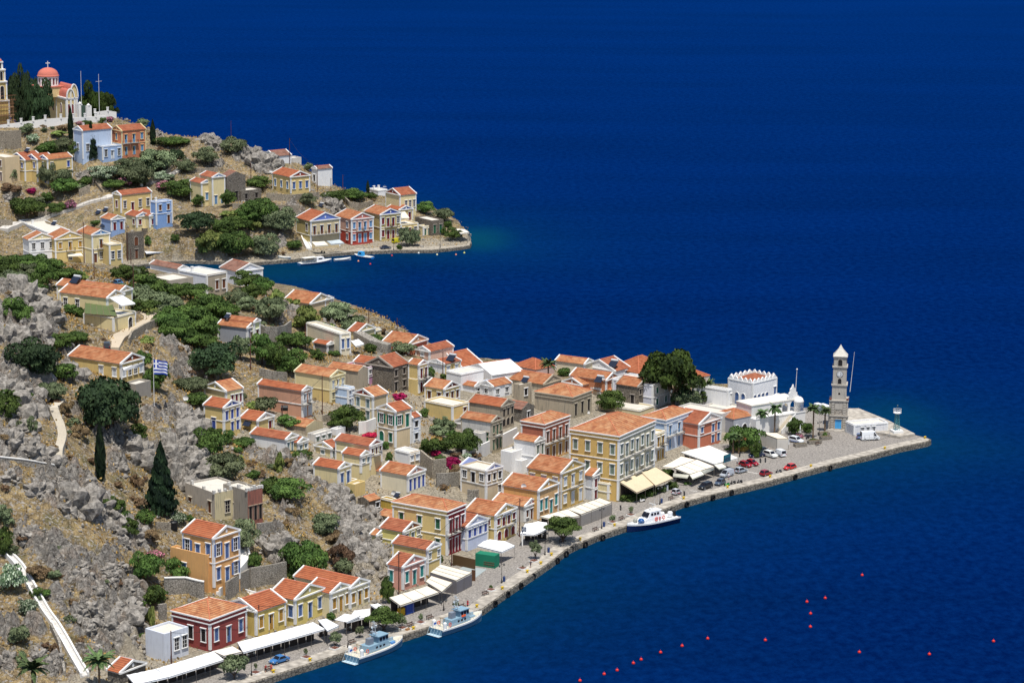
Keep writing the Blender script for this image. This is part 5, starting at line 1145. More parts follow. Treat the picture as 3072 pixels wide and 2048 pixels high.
TREES = """
F 1830 560 720 170 ol|F 2150 690 790 110 sh|G 120 200 300 130 gr|G 820 600 690 100 ol|F 1500 640 740 160 ca
E 1250 150 300 200 gr|E 1600 300 470 240 gr|E 1450 480 620 240 gr|E 1720 480 640 240 ol|E 1990 480 650 230 gr|E 1700 600 800 260 gr|E 1900 800 960 240 gr|E 2050 820 1000 240 gr|E 1840 830 930 200 ol|E 20 150 330 240 gr|E 260 100 330 260 ol|E 500 60 260 240 gr|E 330 320 480 220 gr|E 2000 1050 1230 240 ol
F 650 620 760 200 ol|F 780 700 860 240 gr|F 1000 760 940 220 gr|F 330 420 600 240 gr|F 620 200 400 220 gr|F 90 560 800 260 gr|B 900 1000 1180 240 gr|B 1180 880 1080 220 gr|B 1400 1000 1150 180 ol|B 520 420 560 180 ol|C 560 150 420 200 ol|C 1550 60 250 260 ol|J 1480 420 640 220 gr|J 1260 330 520 220 ol
A 340 185 640 200 dk 1168|A 200 310 640 220 dk 1165|A 470 270 650 230 dk 1163|A 600 390 960 290 dk 1127|A 290 630 950 150 dk 1125|A 1330 385 835 330 py 1160|A 1530 520 835 250 py 1157|A 1000 820 1250 85 cy|A 1290 1030 1540 210 fir
A 740 1250 1490 330 gr|A 920 1200 1470 300 ol|A 1120 1280 1520 260 gr|A 620 1330 1500 220 gr|A 1615 1390 1510 100 gr|A 1750 1400 1520 140 ol|A 2160 1000 1340 90 cy|A 2010 960 1095 165 ol
A 380 1020 1190 170 ol|A 620 1085 1160 90 ol|A 625 1015 1080 85 gr|A 740 1075 1118 70 ol|A 890 1040 1135 160 sh|A 480 1170 1315 170 wh|A 1430 935 1025 140 gr|A 1530 930 1015 150 pk|A 1230 985 1055 170 gr|A 1140 1000 1055 120 pk|A 850 1130 1220 230 ca
B 1020 190 385 235 ol|B 730 310 485 195 ol|B 400 190 295 270 gr|B 250 300 565 300 ol|B 430 310 475 160 dk|B 60 440 710 260 ol|B 480 610 810 270 gr|B 1270 600 725 210 gr|B 1290 780 1070 290 gr|B 1480 890 1155 270 ol
B 640 930 1165 330 dk|B 1040 1110 1415 290 gr|B 1320 1150 1405 250 ol|B 1050 1010 1140 220 gr|B 760 1120 1350 250 ca|B 880 1150 1380 180 ca|B 960 930 1030 260 ca|B 950 730 910 130 gr|B 1220 1000 1140 150 ca|B 1760 770 900 135 ol|B 1760 460 548 85 ol
B 2020 740 845 200 gr|B 2200 730 835 220 gr|B 650 780 905 110 gr|B 300 640 740 130 pk|B 300 560 640 200 wh|B 700 1200 1400 150 ca|B 1620 1240 1330 130 gr|B 170 330 460 150 ol
C 320 520 800 340 gr|C 680 600 745 210 gr|C 560 480 625 115 gr|C 120 190 372 135 ol|C 710 180 405 260 ol|C 1210 160 360 270 wh|C 1400 150 330 220 ol|C 1610 160 405 250 gr|C 1460 315 425 160 pk|C 1330 330 460 210 gr|C 1890 240 360 180 wh|C 830 580 715 130 pk
C 750 300 520 260 gr|C 900 370 465 180 ol|C 370 440 512 110 bo|C 1010 300 420 140 gr|C 1130 820 880 120 gr|C 130 390 520 220 sh|C 1740 1000 1130 60 gr|C 2060 980 1090 90 gr|C 440 540 650 150 ol
D 1520 650 860 160 ol|D 1610 660 865 110 ol|D 1720 380 505 190 gr|D 1930 430 590 200 ol|D 1965 580 655 95 gr|D 2020 660 800 175 gr|D 1800 640 725 80 gr|D 1915 650 745 60 gr|D 1440 840 908 65 gr|D 1098 160 292 40 cy|D 860 250 350 150 gr|D 1000 260 345 180 gr|D 1140 270 340 130 gr|D 720 260 350 110 gr
E 60 60 300 260 gr|E 200 10 260 300 gr|E 380 30 250 260 gr|E 430 120 400 220 gr|E 120 170 400 280 ol|E 300 210 430 220 gr|E 160 480 770 260 gr|E 620 155 292 220 gr|E 745 180 295 140 gr|E 840 220 300 110 ca
E 1300 150 290 220 ol|E 1400 150 300 160 gr|E 1480 240 445 290 gr|E 1390 330 500 180 ol|E 1540 380 600 320 ol|E 1780 340 490 200 gr|E 1920 305 500 290 gr|E 1660 420 650 300 ol|E 2090 440 700 290 gr|E 2220 480 720 220 gr|E 1800 540 780 320 gr|E 1960 560 850 360 gr
E 1760 680 900 260 gr|E 2060 650 900 260 gr|E 2160 890 1300 480 dk|E 1950 1260 1410 260 ol|E 1980 1430 1565 200 gr|E 1580 1090 1420 200 gr|E 1420 1000 1200 160 gr|E 340 880 1330 480 dk|E 180 1130 1240 180 gr|E 520 1300 1510 240 ol|E 640 1130 1310 220 gr
E 560 590 705 160 gr|E 770 800 940 230 gr|E 600 810 985 240 gr|E 730 530 660 140 gr|E 820 570 680 80 gr|E 95 1400 1570 230 gr|E 280 1420 1510 110 gr|E 1500 560 660 130 ca|E 1610 560 680 140 ca|E 1480 860 940 140 ca|E 1780 940 1060 150 sh|E 1490 930 1010 90 sh|E 1850 1160 1230 90 sh|E 1700 560 700 160 gr|E 240 400 440 100 gr
Q 1280 -170 600 700 dk|Q 1185 480 1145 135 cy|Q 1900 690 1530 410 fir|Q 1610 465 655 220 gr|Q 100 80 415 280 gr|Q 385 370 605 120 ol|Q 1620 1080 1235 135 sh|Q 1600 330 475 150 sh|Q 800 150 385 150 sh|Q 600 30 185 230 ol|Q 940 480 650 200 sh|Q 330 715 855 150 sh|Q 1020 1350 1410 150 sh|Q 1700 1080 1150 100 sh|Q 1100 840 960 130 sh
F 540 50 260 280 gr|F 730 80 335 220 gr|F 430 240 475 240 ol|F 565 350 525 230 ol|F 820 300 665 290 ol|F 180 330 570 320 gr|F 900 260 430 200 ca|F 1060 350 500 200 ca|F 1280 400 700 340 ca|F 1620 420 640 330 ol|F 1720 620 770 110 ol|F 1140 620 715 160 ca
F 730 790 1150 260 gr|F 890 830 1200 280 gr|F 1060 920 1235 320 gr|F 1150 780 945 270 gr|F 1385 950 1085 160 gr|F 480 790 1100 190 ol|F 935 1190 1275 110 gr|F 2030 770 895 220 gr|F 2000 890 1005 130 gr|F 1580 970 1045 130 gr|F 1370 700 760 120 ca
G 510 335 530 310 ol|G 455 1060 1175 210 bo|G 900 700 885 110 gr|G 810 1270 1415 120 gr|G 40 250 360 180 gr|G 60 370 470 160 gr|G 1180 1390 1500 260 ol|G 1080 790 880 90 gr
J 1340 220 470 260 ol|J 1620 380 745 340 gr|J 1150 500 765 260 gr|J 1350 520 730 230 gr|J 1440 760 960 210 bo|J 1200 690 785 160 bo|J 1020 770 845 60 bo|J 1650 730 825 140 wh|J 500 560 700 80 gr|J 555 720 860 80 gr|J 1090 570 685 150 gr|J 1790 720 810 150 sh|J 1270 760 860 130 gr|J 280 450 510 220 bo|J 1470 880 1080 150 sh|J 1320 1170 1270 120 sh|J 1500 700 800 160 sh
I 1920 450 745 310 gr|I 960 340 530 230 ol|I 800 380 495 140 ca|I 1240 550 715 210 gr|I 430 960 1360 430 ol|I 290 680 1100 330 gr|I 510 730 890 140 gr|I 720 800 940 260 gr|I 230 560 690 140 sh|I 180 310 435 210 gr|I 90 100 310 300 ol|I 1380 960 1095 240 gr|I 1130 1000 1230 140 ca|I 1240 1040 1200 140 sh|I 910 1190 1300 120 sh
I 1240 1310 1560 400 gr|I 1060 1290 1480 230 gr|I 650 1000 1150 130 ca|I 1740 640 695 90 gr|I 820 1200 1310 150 gr|I 530 650 705 110 bo|I 640 920 1010 110 gr|I 190 1180 1340 130 sh|I 360 700 880 160 gr|I 1980 1420 1490 100 ol|I 1750 1290 1360 100 sh|I 1570 1150 1200 60 gr
Rr 1100 610 990 330 ol|Rr 1820 780 1330 470 gr|Rr 2060 500 790 300 ol|Rr 2240 880 1190 240 sh|Rr 2290 1060 1240 200 ol|Rr 1230 990 1215 170 gr|Rr 330 520 665 190 wh|Rr 470 550 645 130 gr|Rr 588 1310 1440 60 gr|Rr 330 1030 1370 250 gr|Rr 90 1380 1568 200 gr|Rr 1680 430 620 170 sh|Rr 1590 600 720 120 sh|Rr 1440 760 900 120 sh|Rr 2160 720 900 200 sh|Rr 1580 930 1010 90 sh
Rr 1700 1230 1340 180 gr|V 1720 950 1370 330 gr|V 1830 960 1100 200 pk|V 50 680 1050 210 gr|V 140 900 1045 160 ol|V 30 400 645 180 ol|V 1330 330 560 260 gr|V 1440 480 640 180 gr|V 1520 600 805 200 gr|V 1720 490 685 210 gr|V 450 1130 1330 260 sh|V 650 1190 1300 160 ol|V 1770 690 920 200 sh|V 290 780 890 170 sh|V 1660 330 470 160 sh|V 150 80 180 110 sh|V 60 200 290 110 sh|V 1600 60 240 110 sh
S 130 150 500 290 wh|S 330 550 775 220 wh|S 230 860 1110 240 ol|S 1810 400 665 240 gr|S 1660 590 685 110 gr|S 1720 960 1085 170 gr|S 820 760 885 130 ol|S 250 1180 1375 120 ol|S 430 420 545 150 gr|S 640 1080 1215 120 sh|S 540 1080 1175 120 sh|S 1600 1020 1145 120 sh|S 860 560 665 120 sh|S 950 1010 1125 130 sh|S 1400 340 430 110 sh|S 1130 380 460 120 sh|S 300 640 720 90 sh|S 1480 1080 1160 90 sh|S 1780 640 890 110 ca|S 1030 640 720 110 sh|S 540 460 560 120 gr|S 760 280 340 100 sh
H 905 700 835 180 gr|H 1560 1040 1330 370 gr|L 470 90 862 690 py|L 650 655 875 270 ol|L 570 590 865 200 dk|L 860 610 830 200 gr|L 1300 1050 1390 400 gr|L 1440 1230 1470 120 gr|L 1890 975 1205 170 gr|L 2050 1035 1185 120 gr|L 2120 1225 1295 100 gr|L 1110 1345 1385 70 gr|L 30 440 500 60 gr
W 1130 385 720 380 gr|W 808 650 910 130 ol|U 930 860 1105 160 ol|U 1260 780 990 110 ol|U 1830 640 835 100 ol|U 2080 620 755 60 ol|U 1580 545 895 400 gr|T 1190 1215 1545 290 ol|T 2030 1150 1268 45 ol|T 1437 1320 1445 35 ol|P 590 640 1110 200 gr|W 1930 260 370 50 ol|W 1715 355 452 70 ol|W 285 1185 1250 40 gr|W 655 955 1002 30 gr|P 1660 1030 1150 90 ol|U 870 600 720 110 gr|P 1430 320 460 60 gr
K 1690 1080 1195 210 gr|K 1830 1070 1170 160 gr|K 1960 1040 1135 160 gr|K 2080 990 1090 160 gr|K 2200 940 1055 170 gr|N 230 655 770 140 gr|N 480 830 880 90 gr|K 2170 800 910 130 gr|L 2250 1150 1240 60 gr|L 1950 1290 1315 50 gr|L 1960 1160 1240 90 pk
"""
for ent in TREES.replace('\n', '|').split('|'):
    p = ent.split()
    if len(p) >= 6:
        tree(p[0], float(p[1]), float(p[2]), float(p[3]), float(p[4]), p[5], float(p[6]) if len(p) > 6 else None)
# ---- palms
def frond(b, a, L_, lift, n=7, wd=.42, mi=0):
    prev = None; ca, sa = math.cos(a), math.sin(a)
    for i in range(n+1):
        t = i/n; r = L_*t*(1-.12*t*t); z = lift*t - 1.15*L_*.55*t*t*(1 if lift > 0 else .6)
        c = Vector((ca*r, sa*r, z)); side = Vector((-sa, ca, 0))*wd*math.sin(math.pi*min(1, t*.93+.07))
        if prev:
            pc, ps = prev
            for s_ in (-1, 1):
                b.add([pc, pc+ps*s_-Vector((0,0,.18)), c+side*s_-Vector((0,0,.18)), c], [(0,1,2,3)], mi)
                for q in (.25, .6): 
                    m_ = pc.lerp(c, q); b.add([m_, m_+side*s_*1.7+Vector((ca,sa,-.5))*.25, m_+Vector((ca,sa,0))*.16], [(0,1,2)], mi)
        prev = (c, side)
def palm(cr, x, yt, yb, w, label, fan=False, d=None):
    P = at(px(cr, x, yb), QZ) if fan else gpt(cr, x, yb) if d is None else atd(px(cr, x, yb), d)
    dep = (P-CAM).dot(fwd)
    if d is not None: P.z = max(.8, float(ground_z(P.x, P.y)))
    T = atd(px(cr, x, yt), dep); R_ = w/CR[cr][2]*dep/FPX/2; H2 = T.z-P.z-R_*.35
    e = empty('palm_tree', P); tag(e, label, 'palm tree', 'palm trees'); USED.add(label)
    b = MB(); n = 10
    for i in range(n): b.tube((0,0,-.3+H2*i/n),(0,0,-.3+H2*(i+1)/n+.05),.22*(1.15 if i % 2 else 1),.19,8)
    b.build('trunk', paint((110,92,74),.9,.1,.3), e)
    b = MB(); rr = random.Random(int(x)); nf = 34 if not fan else 30
    for i in range(nf):
        lift = R_*(rr.uniform(.1, 1.5) if not fan else rr.uniform(-.5, 1.3)); frond(b, i*2.399+rr.random()*.3, R_*rr.uniform(.8,1.1), lift, 6, .16*R_/1.2 if not fan else .26*R_)
    o = b.build('crown', leafmat((50,70,40),(104,124,78)), e); o.location = (0,0,H2-.2)
    at_ = o.data.color_attributes.new('tone','FLOAT_COLOR','POINT'); 
    for i_, v in enumerate(at_.data): v.color = (random.random(),)*3+(1,)
    return e
palm('S', 390, 1280, 1760, 480, 'date palm at the bottom left corner, left of the whitewashed stair', d=528)
palm('S', 1170, 1190, 1640, 440, 'date palm in front of the small stone house at the bottom')
palm('H', 680, 605, 880, 300, 'feathery palm crown between orange roofs on the skyline', d=800)
palm('L', 870, 560, 830, 210, 'palm beside the low white wing of the battlemented hall')
palm('L', 1510, 875, 1175, 170, 'left one of two fan palms before the white podium wall', True)
palm('L', 1660, 810, 1170, 190, 'right one of two fan palms before the white podium wall', True)
palm('L', 2112, 825, 1230, 180, 'taller fan palm left of the clock tower', True)
palm('L', 2250, 840, 1145, 150, 'fan palm right beside the clock tower base', True)
palm('L', 1172, 1150, 1412, 130, 'fan palm in front of the columned balcony', True)
palm('L', 1240, 1170, 1410, 110, 'short fan palm beside the little yellow hut', True)
# ---- scattered scrub, stones, grass
rr = random.Random(5); sc_n = 0
scr_mesh = [crown('sh', i, 0) for i in range(3)] + [crown('ol', 1, 0)]
while sc_n < 190:
    fr_ = sc_n > 129
    x = rr.uniform(-210, -10) if fr_ else rr.uniform(-150, -40); y = rr.uniform(1010, 1160) if fr_ else rr.uniform(520, 800)
    if float(sdist(far_poly if fr_ else near_poly, [x], [y])[0]) < 3 or float(sdist(qpoly, [x], [y])[0]) > -4: continue
    if any(math.hypot(x-(s['B'].x), y-(s['B'].y)) < max(s['Wm'], s['Dm'])+2 for s in SPECS): continue
    pr = proj((x, y, fine_z(x, y)))
    if not (-20 < pr[0] < 1200 and pr[1] < 2080): continue
    o = link('shrub', scr_mesh[rr.randrange(4)], None, (x, y, fine_z(x, y)-.15), rr.random()*6); s_ = rr.uniform(.6, 1.5)*(1.2 if fr_ else 1); o.scale = (s_, s_, s_*1.1)
    tag(o, 'small cushion shrub on the far headland slope' if fr_ else 'small dry cushion shrub among the grey rocks of the near slope', 'shrub', 'cushion shrubs on the far headland' if fr_ else 'dry scrub on the near slope'); sc_n += 1
def scatter(n, xr, yr, fn, seed, cond):
    r = np.random.RandomState(seed); X = r.uniform(*xr, n); Y = r.uniform(*yr, n)
    ok = cond(X, Y); return X[ok], Y[ok], r
def idx2(X, Y): return np.clip(np.searchsorted(gx, X)-1, 0, len(gx)-2), np.clip(np.searchsorted(gy, Y)-1, 0, len(gy)-2)
def okg(X, Y):
    i, j = idx2(X, Y); return (sdl[j, i] > 2) & (sq[j, i] < -2) & (rockA[j, i] < .55)
def z_of(X, Y): i, j = idx2(X, Y); return fz[j, i]
for nm, nn, xr, yr, sd_ in (('dry_grass', 60000, (-150,-15), (520,830), 3), ('dry_grass', 22000, (-250,-5), (1000,1180), 4)):
    X, Y, r = scatter(nn, xr, yr, None, sd_, okg)
    cl = np.sin(X*.35+np.cos(Y*.21)*2)+np.sin(Y*.4+X*.13)+r.randn(len(X))*.5; k = cl > .1; X = X[k]; Y = Y[k]; n = len(X)
    Z = z_of(X, Y); h_ = r.uniform(.15, .55, n); a = r.rand(n)*6.28; wv = r.uniform(.1, .3, n)
    dx = np.cos(a)*wv; dy = np.sin(a)*wv; lx = r.randn(n)*.12; ly = r.randn(n)*.12
    v = np.stack([np.stack([X-dx, Y-dy, Z-.08], 1), np.stack([X+dx, Y+dy, Z-.08], 1), np.stack([X+dx*.7+lx, Y+dy*.7+ly, Z+h_], 1), np.stack([X-dx*.7+lx, Y-dy*.7+ly, Z+h_*.9], 1)], 1).reshape(-1, 3)
    o = link(nm, card_mesh(nm, v, np.repeat(r.rand(n), 4), leafmat((132,108,58),(206,174,106), 'dry_grass')))
    stuff(o, 'dry yellow grass growing between the rocks' if sd_ == 3 else 'dry yellow grass on the far headland slopes', 'grass')
def ico():
    bm_ = bmesh.new(); bmesh.ops.create_icosphere(bm_, subdivisions=1, radius=1); v = np.array([x.co[:] for x in bm_.verts]); f = np.array([[q.index for q in x.verts] for x in bm_.faces]); bm_.free(); return v, f
iv, if_ = ico()
ROCKM, t, b = newmat('limestone', .95, .08)
g = N(t, 'ShaderNodeNewGeometry'); n1 = N(t, 'ShaderNodeTexNoise', Scale=1.2, Detail=7, Roughness=.7); t.links.new(g.outputs['Position'], n1.inputs[0])
t.links.new(ramp(t, n1.outputs[0], [(.3, lin((78,74,70))), (.5, lin((130,125,118))), (.7, lin((172,166,157)))]), b.inputs['Base Color']); bump(t, b, n1.outputs[0], .8, .2)
make_outcrops()
def rubble(name, n, xr, yr, sd_, lab):
    X, Y, r = scatter(n, xr, yr, None, sd_, lambda X, Y: (lambda i, j: (sdl[j, i] > 1) & (sq[j, i] < -1.5))(*idx2(X, Y)))
    n = len(X); Z = z_of(X, Y); S = r.uniform(.12, .42, n)*np.where(r.rand(n) < .12, 2.2, 1)
    vs = (iv[None]*S[:, None, None]*r.uniform(.6, 1.3, (n, 1, 3))*r.uniform(.8, 1.15, (n, len(iv), 1)) + np.stack([X, Y, Z], 1)[:, None]).reshape(-1, 3)
    fs = (if_[None] + (np.arange(n)*len(iv))[:, None, None]).reshape(-1, 3)
    me = bpy.data.meshes.new(name); me.vertices.add(len(vs)); me.vertices.foreach_set('co', vs.ravel()); me.loops.add(fs.size); me.loops.foreach_set('vertex_index', fs.ravel().astype(np.int32))
    me.polygons.add(len(fs)); me.polygons.foreach_set('loop_start', (np.arange(len(fs))*3).astype(np.int32)); me.update(calc_edges=True); me.materials.append(ROCKM)
    stuff(link(name, me), lab, 'stones')
rubble('loose_stones', 5000, (-150,-15), (520,830), 11, 'loose grey limestone rubble on the near slope')
rubble('loose_stones', 3500, (-240,-5), (1000,1180), 12, 'loose grey stones on the far headland')
# ================================================================ custom buildings and objects
def corner(cr, x, y, z): return at(px(cr, x, y), z)
def hgt(cr, x, y, P):   # height above P of the pixel, at P's depth
    return atd(px(cr, x, y), (P-CAM).dot(fwd)).z - P.z
def T_(o, label, cat, group=None): USED.add(label); return tag(o, label, cat, group)
STN = plaster((176,168,156), .5); WH2 = plaster((224,222,218), .12)
# ---- clock tower
def clock_tower():
    P = corner('M', 930, 1240, QZ); k = 1/ (FPX/(P-CAM).dot(fwd))   # metres per photo px
    e = empty('clock_tower', P + Vector((0, 2.6, 0)), R(-8)); T_(e, 'tall pale stone clock tower with a pointed roof near the pier end', 'clock tower')
    H = lambda y: hgt('M', 930, y, P)
    w0 = 245/4.273*k/2*.97; w1 = 232/4.273*k/2*.97; w2 = 193/4.273*k/2*.95; w3 = 183/4.273*k/2*.94; w4 = 165/4.273*k/2*.94
    z1, z2, z3, z4, z5, z6 = H(1045), H(845), H(640), H(400), H(270), H(118)
    def blk(nm, w, za, zb, mt):
        b = MB(); b.box(-w,-w,za,w,w,zb,0); return b.build(nm, mt, e)
    SM = stone((178,170,158),(150,142,132),1.1); 
    blk('base', w0, -1, z1, SM); blk('lower_stage', w1, z1, z2, SM); blk('middle_stage', w2, z2, z3, STN); blk('clock_stage', w3, z3, z4, STN); blk('belfry', w4, z4, z5, STN)
    for (z, w) in ((z1, w0), (z2, w1), (z3, w2), (z4, w3), (z5, w4)):
        b = MB(); b.box(-w-.25,-w-.25,z-.18,w+.25,w+.25,z+.18,0); b.box(-w-.12,-w-.12,z-.42,w+.12,w+.12,z-.18,0); b.build('cornice', STN, e)
    b = MB(); w = w4+.35; n = 4
    b.lathe([(w*1.414, z5+.18), (w*1.414*.72, z5+.9), (w*1.414*.32, z5+(z6-z5)*.62), (.05, z6)], (0,0,0), 4, 0, math.pi/4); b.build('spire', plaster((196,190,178), .3), e)
    b = MB()
    for i in range(9):
        for j in range(-2, 3):
            t = i/9.; zz = z5+.9+(z6-z5-1.4)*t; ww = w*.72*(1-t)*.55+.04
            if abs(j) <= 2 and (i+j) % 2 == 0: 
                yy = -(w*.72+(w*.0-w*.72)*t)-.03; b.add([(j*ww*.4,yy,zz-.25),(j*ww*.4+.16,yy+.02,zz),(j*ww*.4,yy+.05,zz+.25),(j*ww*.4-.16,yy+.02,zz)],[(0,1,2,3)],0)
    b.build('roof_tiles', paint((225,222,210),.7), e)
    # rusticated pilasters
    for za, zb, w in ((.2, z1-.5, w0), (z1+.3, z2-.5, w1)):
        for sx in (-1, 1):
            b = MB(); n = max(4, int((zb-za)/.62))
            for i in range(n): b.box(sx*w*.66-.42,-w-.16,za+(zb-za)*i/n,sx*w*.66+.42,-w,za+(zb-za)*(i+.78)/n,0)
            b.build('quoin_pilaster', STN, e)
            b = MB(); b.box(sx*w-.22,-w-.1,za,sx*w+.1,-w+.3,zb,0); b.build('corner_pilaster', STN, e)
    d = link('door', win_mesh('D', 'l', 1.8, H(1100)-H(1215), (176,168,156)), e, (0, -w0, H(1215)), 0); d['label'] = 'bright sky-blue door'
    d.data = d.data.copy(); d.data.materials[1] = paint((70,165,225),.5); d.data.materials[3] = paint((60,150,215),.5)
    for (ya, yb, w, ww) in ((300, 390, w4, .95), (555, 625, w3, .85)):
        link('arched_opening', win_mesh('a','k',ww*1.2, H(ya)-H(yb), (176,168,156)), e, (0,-w, H(yb)), 0)
    for s_ in (-1, 1): link('arched_opening', win_mesh('a','k',1.1, H(300)-H(390), (176,168,156)), e, (s_*w4,0,H(390)), s_*math.pi/2)
    # clock face
    zc = H(494); r = 42/4.273*k
    b = MB()
    def disc(r0, y, mi, n=28):
        b.add([(r0*math.cos(2*math.pi*i/n), y, zc+r0*math.sin(2*math.pi*i/n)) for i in range(n)], [tuple(range(n))], mi)
    disc(r, -w3-.10, 0); disc(r*.9, -w3-.13, 1); disc(r*.62,-w3-.14,1)
    for i in range(12):
        a = i*math.pi/6; c_, s_ = math.cos(a), math.sin(a); tx, tz = -s_*.055, c_*.055
        b.add([(c_*r*.58+tx,-w3-.16,zc+s_*r*.58+tz),(c_*r*.86+tx,-w3-.16,zc+s_*r*.86+tz),(c_*r*.86-tx,-w3-.16,zc+s_*r*.86-tz),(c_*r*.58-tx,-w3-.16,zc+s_*r*.58-tz)],[(0,1,2,3)],0)
    n = 28; b.add([(r*.5*math.cos(2*math.pi*i/n),-w3-.15,zc+r*.5*math.sin(2*math.pi*i/n)) for i in range(n)]+[(r*.44*math.cos(2*math.pi*i/n),-w3-.15,zc+r*.44*math.sin(2*math.pi*i/n)) for i in range(n)],[(i,(i+1)%n,n+(i+1)%n,n+i) for i in range(n)],0)
    f = b.build('clock_face', [paint((40,42,48),.5), paint((235,235,235),.5)], e)
    b = MB()
    for a, l_, w_ in ((math.pi/2-R(35), .5, .06), (math.pi/2-R(140), .72, .045)):
        c_, s_ = math.cos(a)*r*l_, math.sin(a)*r*l_; tx, tz = -math.sin(a)*w_, math.cos(a)*w_
        b.add([(tx,-w3-.19,zc+tz),(c_+tx*.4,-w3-.19,zc+s_+tz*.4),(c_-tx*.4,-w3-.19,zc+s_-tz*.4),(-tx,-w3-.19,zc-tz)],[(0,1,2,3)],0)
    b.build('clock_hands', paint((20,20,24),.4), f)
    n = 16; b = MB(); zc2 = H(755); b.add([(.3*math.cos(2*math.pi*i/n),-w2-.03,zc2+.3*math.sin(2*math.pi*i/n)) for i in range(n)],[tuple(range(n))],0); b.build('round_opening', DARK, e)
    b = MB(); b.box(-1.1,-w1-.08,H(960),1.1,-w1,H(880),0); b.build('stone_tablet', STN, e)
    for s_ in (-1, 1):
        b = MB(); b.lathe([(.25,0),(.38,.25),(.3,.5),(.1,.62)], (s_*(w1-.1),-w1+.1,z2+.18), 10, 0); b.build('finial', paint((110,60,50),.8), e)
    b = MB(); b.lathe([(w0+1.1,-.6),(w0+1.1,.35),(w0+.9,.38)],(0,0,0),4,0,math.pi/4); 
    b2 = MB(); b2.box(-w0-.8,-w0-1.0,-.6,w0+.8,w0+.8,.30,0); b2.box(-w0*.4,-w0-1.5,-.6,w0*.4,-w0-1.0,.12,0); b2.build('plinth', STN, e)
    q = corner('M', 1043, 640, 0); P2 = P+Vector((w3+.9, 1, 0))
    b = MB(); b.tube((0,0,z3-2),(.9,0,H(200)),.11,.05,6); o = b.build('pole', paint((205,205,205),.5)); o.name = 'flagpole'; o.location = P2; T_(o, 'leaning white flagpole against the right side of the clock tower', 'flagpole')
clock_tower()
# ---- harbour beacon
P = corner('M', 1665, 1265, 2.2); e = empty('harbour_beacon', P, R(15)); T_(e, 'small steel lattice harbour light on a white block at the pier end', 'beacon')
b = MB(); b.box(-1.5,-1.5,0,1.5,1.5,.7,0); b.build('base', WH2, e)
z0, z1, z2 = .7, hgt('M',1665,1010,P), hgt('M',1665,960,P)
b = MB()
for i in range(4):
    a = math.pi/4+i*math.pi/2; a2 = a+math.pi/2
    for k in range(6):
        t0, t1 = k/6, (k+1)/6; r0, r1 = 1.0-.45*t0, 1.0-.45*t1
        p0 = (math.cos(a)*r0, math.sin(a)*r0, z0+(z1-z0)*t0); p1 = (math.cos(a)*r1, math.sin(a)*r1, z0+(z1-z0)*t1); p2 = (math.cos(a2)*r1, math.sin(a2)*r1, z0+(z1-z0)*t1); p3=(math.cos(a2)*r0, math.sin(a2)*r0, z0+(z1-z0)*t0)
        b.tube(p0, p1, .07, n=4); b.tube(p0, p2, .04, n=4); b.tube(p3, p1, .04, n=4); b.tube(p1, p2, .04, n=4)
b.build('lattice', paint((70,130,130),.5), e)
b = MB(); b.lathe([(.5,z1-.1),(1.15,z1+.1),(1.15,z1+.25)],(0,0,0),14,0)
for i in range(12):
    a = i*math.pi/6; b.tube((1.1*math.cos(a),1.1*math.sin(a),z1+.2),(1.1*math.cos(a),1.1*math.sin(a),z2+.2),.035,n=4)
    a2 = a+math.pi/6
    for zz in (z2+.2, (z1+z2)/2+.2): b.tube((1.1*math.cos(a),1.1*math.sin(a),zz),(1.1*math.cos(a2),1.1*math.sin(a2),zz),.035,n=4)
b.build('gallery', WH2, e)
b = MB(); b.tube((0,0,z1),(0,0,hgt('M',1665,900,P)),.07,.05); b.ball((0,0,hgt('M',1665,905,P)),.2,5); b.build('lamp', paint((90,110,110),.5), e)
# ---- customs podium, arcade and stair
def arch_panel(name, W, H, th, arches, mt, parent, loc, rz):
    # wall of width W (x), height H, with round-headed holes (xc, half width, springing z, sill z)
    xs = [0.0]; b = MB(); cur = 0.0
    for (xc, hw, sz, z0) in sorted(arches):
        b.box(cur,0,0,xc-hw,th,H,0)
        if z0 > 0: b.box(xc-hw,0,0,xc+hw,th,z0,0)
        n = 12
        for i in range(n):
            a0 = math.pi*i/n; a1 = math.pi*(i+1)/n
            x0 = xc-hw*math.cos(a0); x1 = xc-hw*math.cos(a1); y0 = sz+hw*math.sin(a0); y1 = sz+hw*math.sin(a1)
            b.hexa([(x0,0,y0),(x1,0,y1),(x1,th,y1),(x0,th,y0),(x0,0,H),(x1,0,H),(x1,th,H),(x0,th,H)], 0)
        cur = xc+hw
    b.box(cur,0,0,W,th,H,0)
    o = b.build(name, mt, parent); o.location = loc; o.rotation_euler = (0,0,rz); return o
C0 = corner('L', 1440, 1190, QZ); rz = R(34); dR = Vector((math.cos(rz), math.sin(rz), 0)); dL = Vector((-dR.y, dR.x, 0))
e = empty('podium_terrace', C0, rz); T_(e, 'tall white podium wall with a flight of steps right of the battlemented hall', 'terrace')
hp = hgt('L', 1440, 1005, C0); Wp = solve_x(C0+Vector((0,0,hp)), dR, px('L', 2025, 955)[0])
b = MB(); b.box(0,0,-3,Wp,13,hp,0); b.box(0,-.12,hp,Wp,.18,hp+.35,0); b.build('wall', WH2, e)
b = MB(); ns = 26; xs0 = Wp*.40; xs1 = Wp*.68
for i in range(ns):
    t = i/ns; b.box(xs0+(xs1-xs0)*t,-2.4,-1,xs0+(xs1-xs0)*(i+1)/ns,-.003,hp*t*.98+.1,0)
b.build('steps', plaster((206,196,176), .3), e)
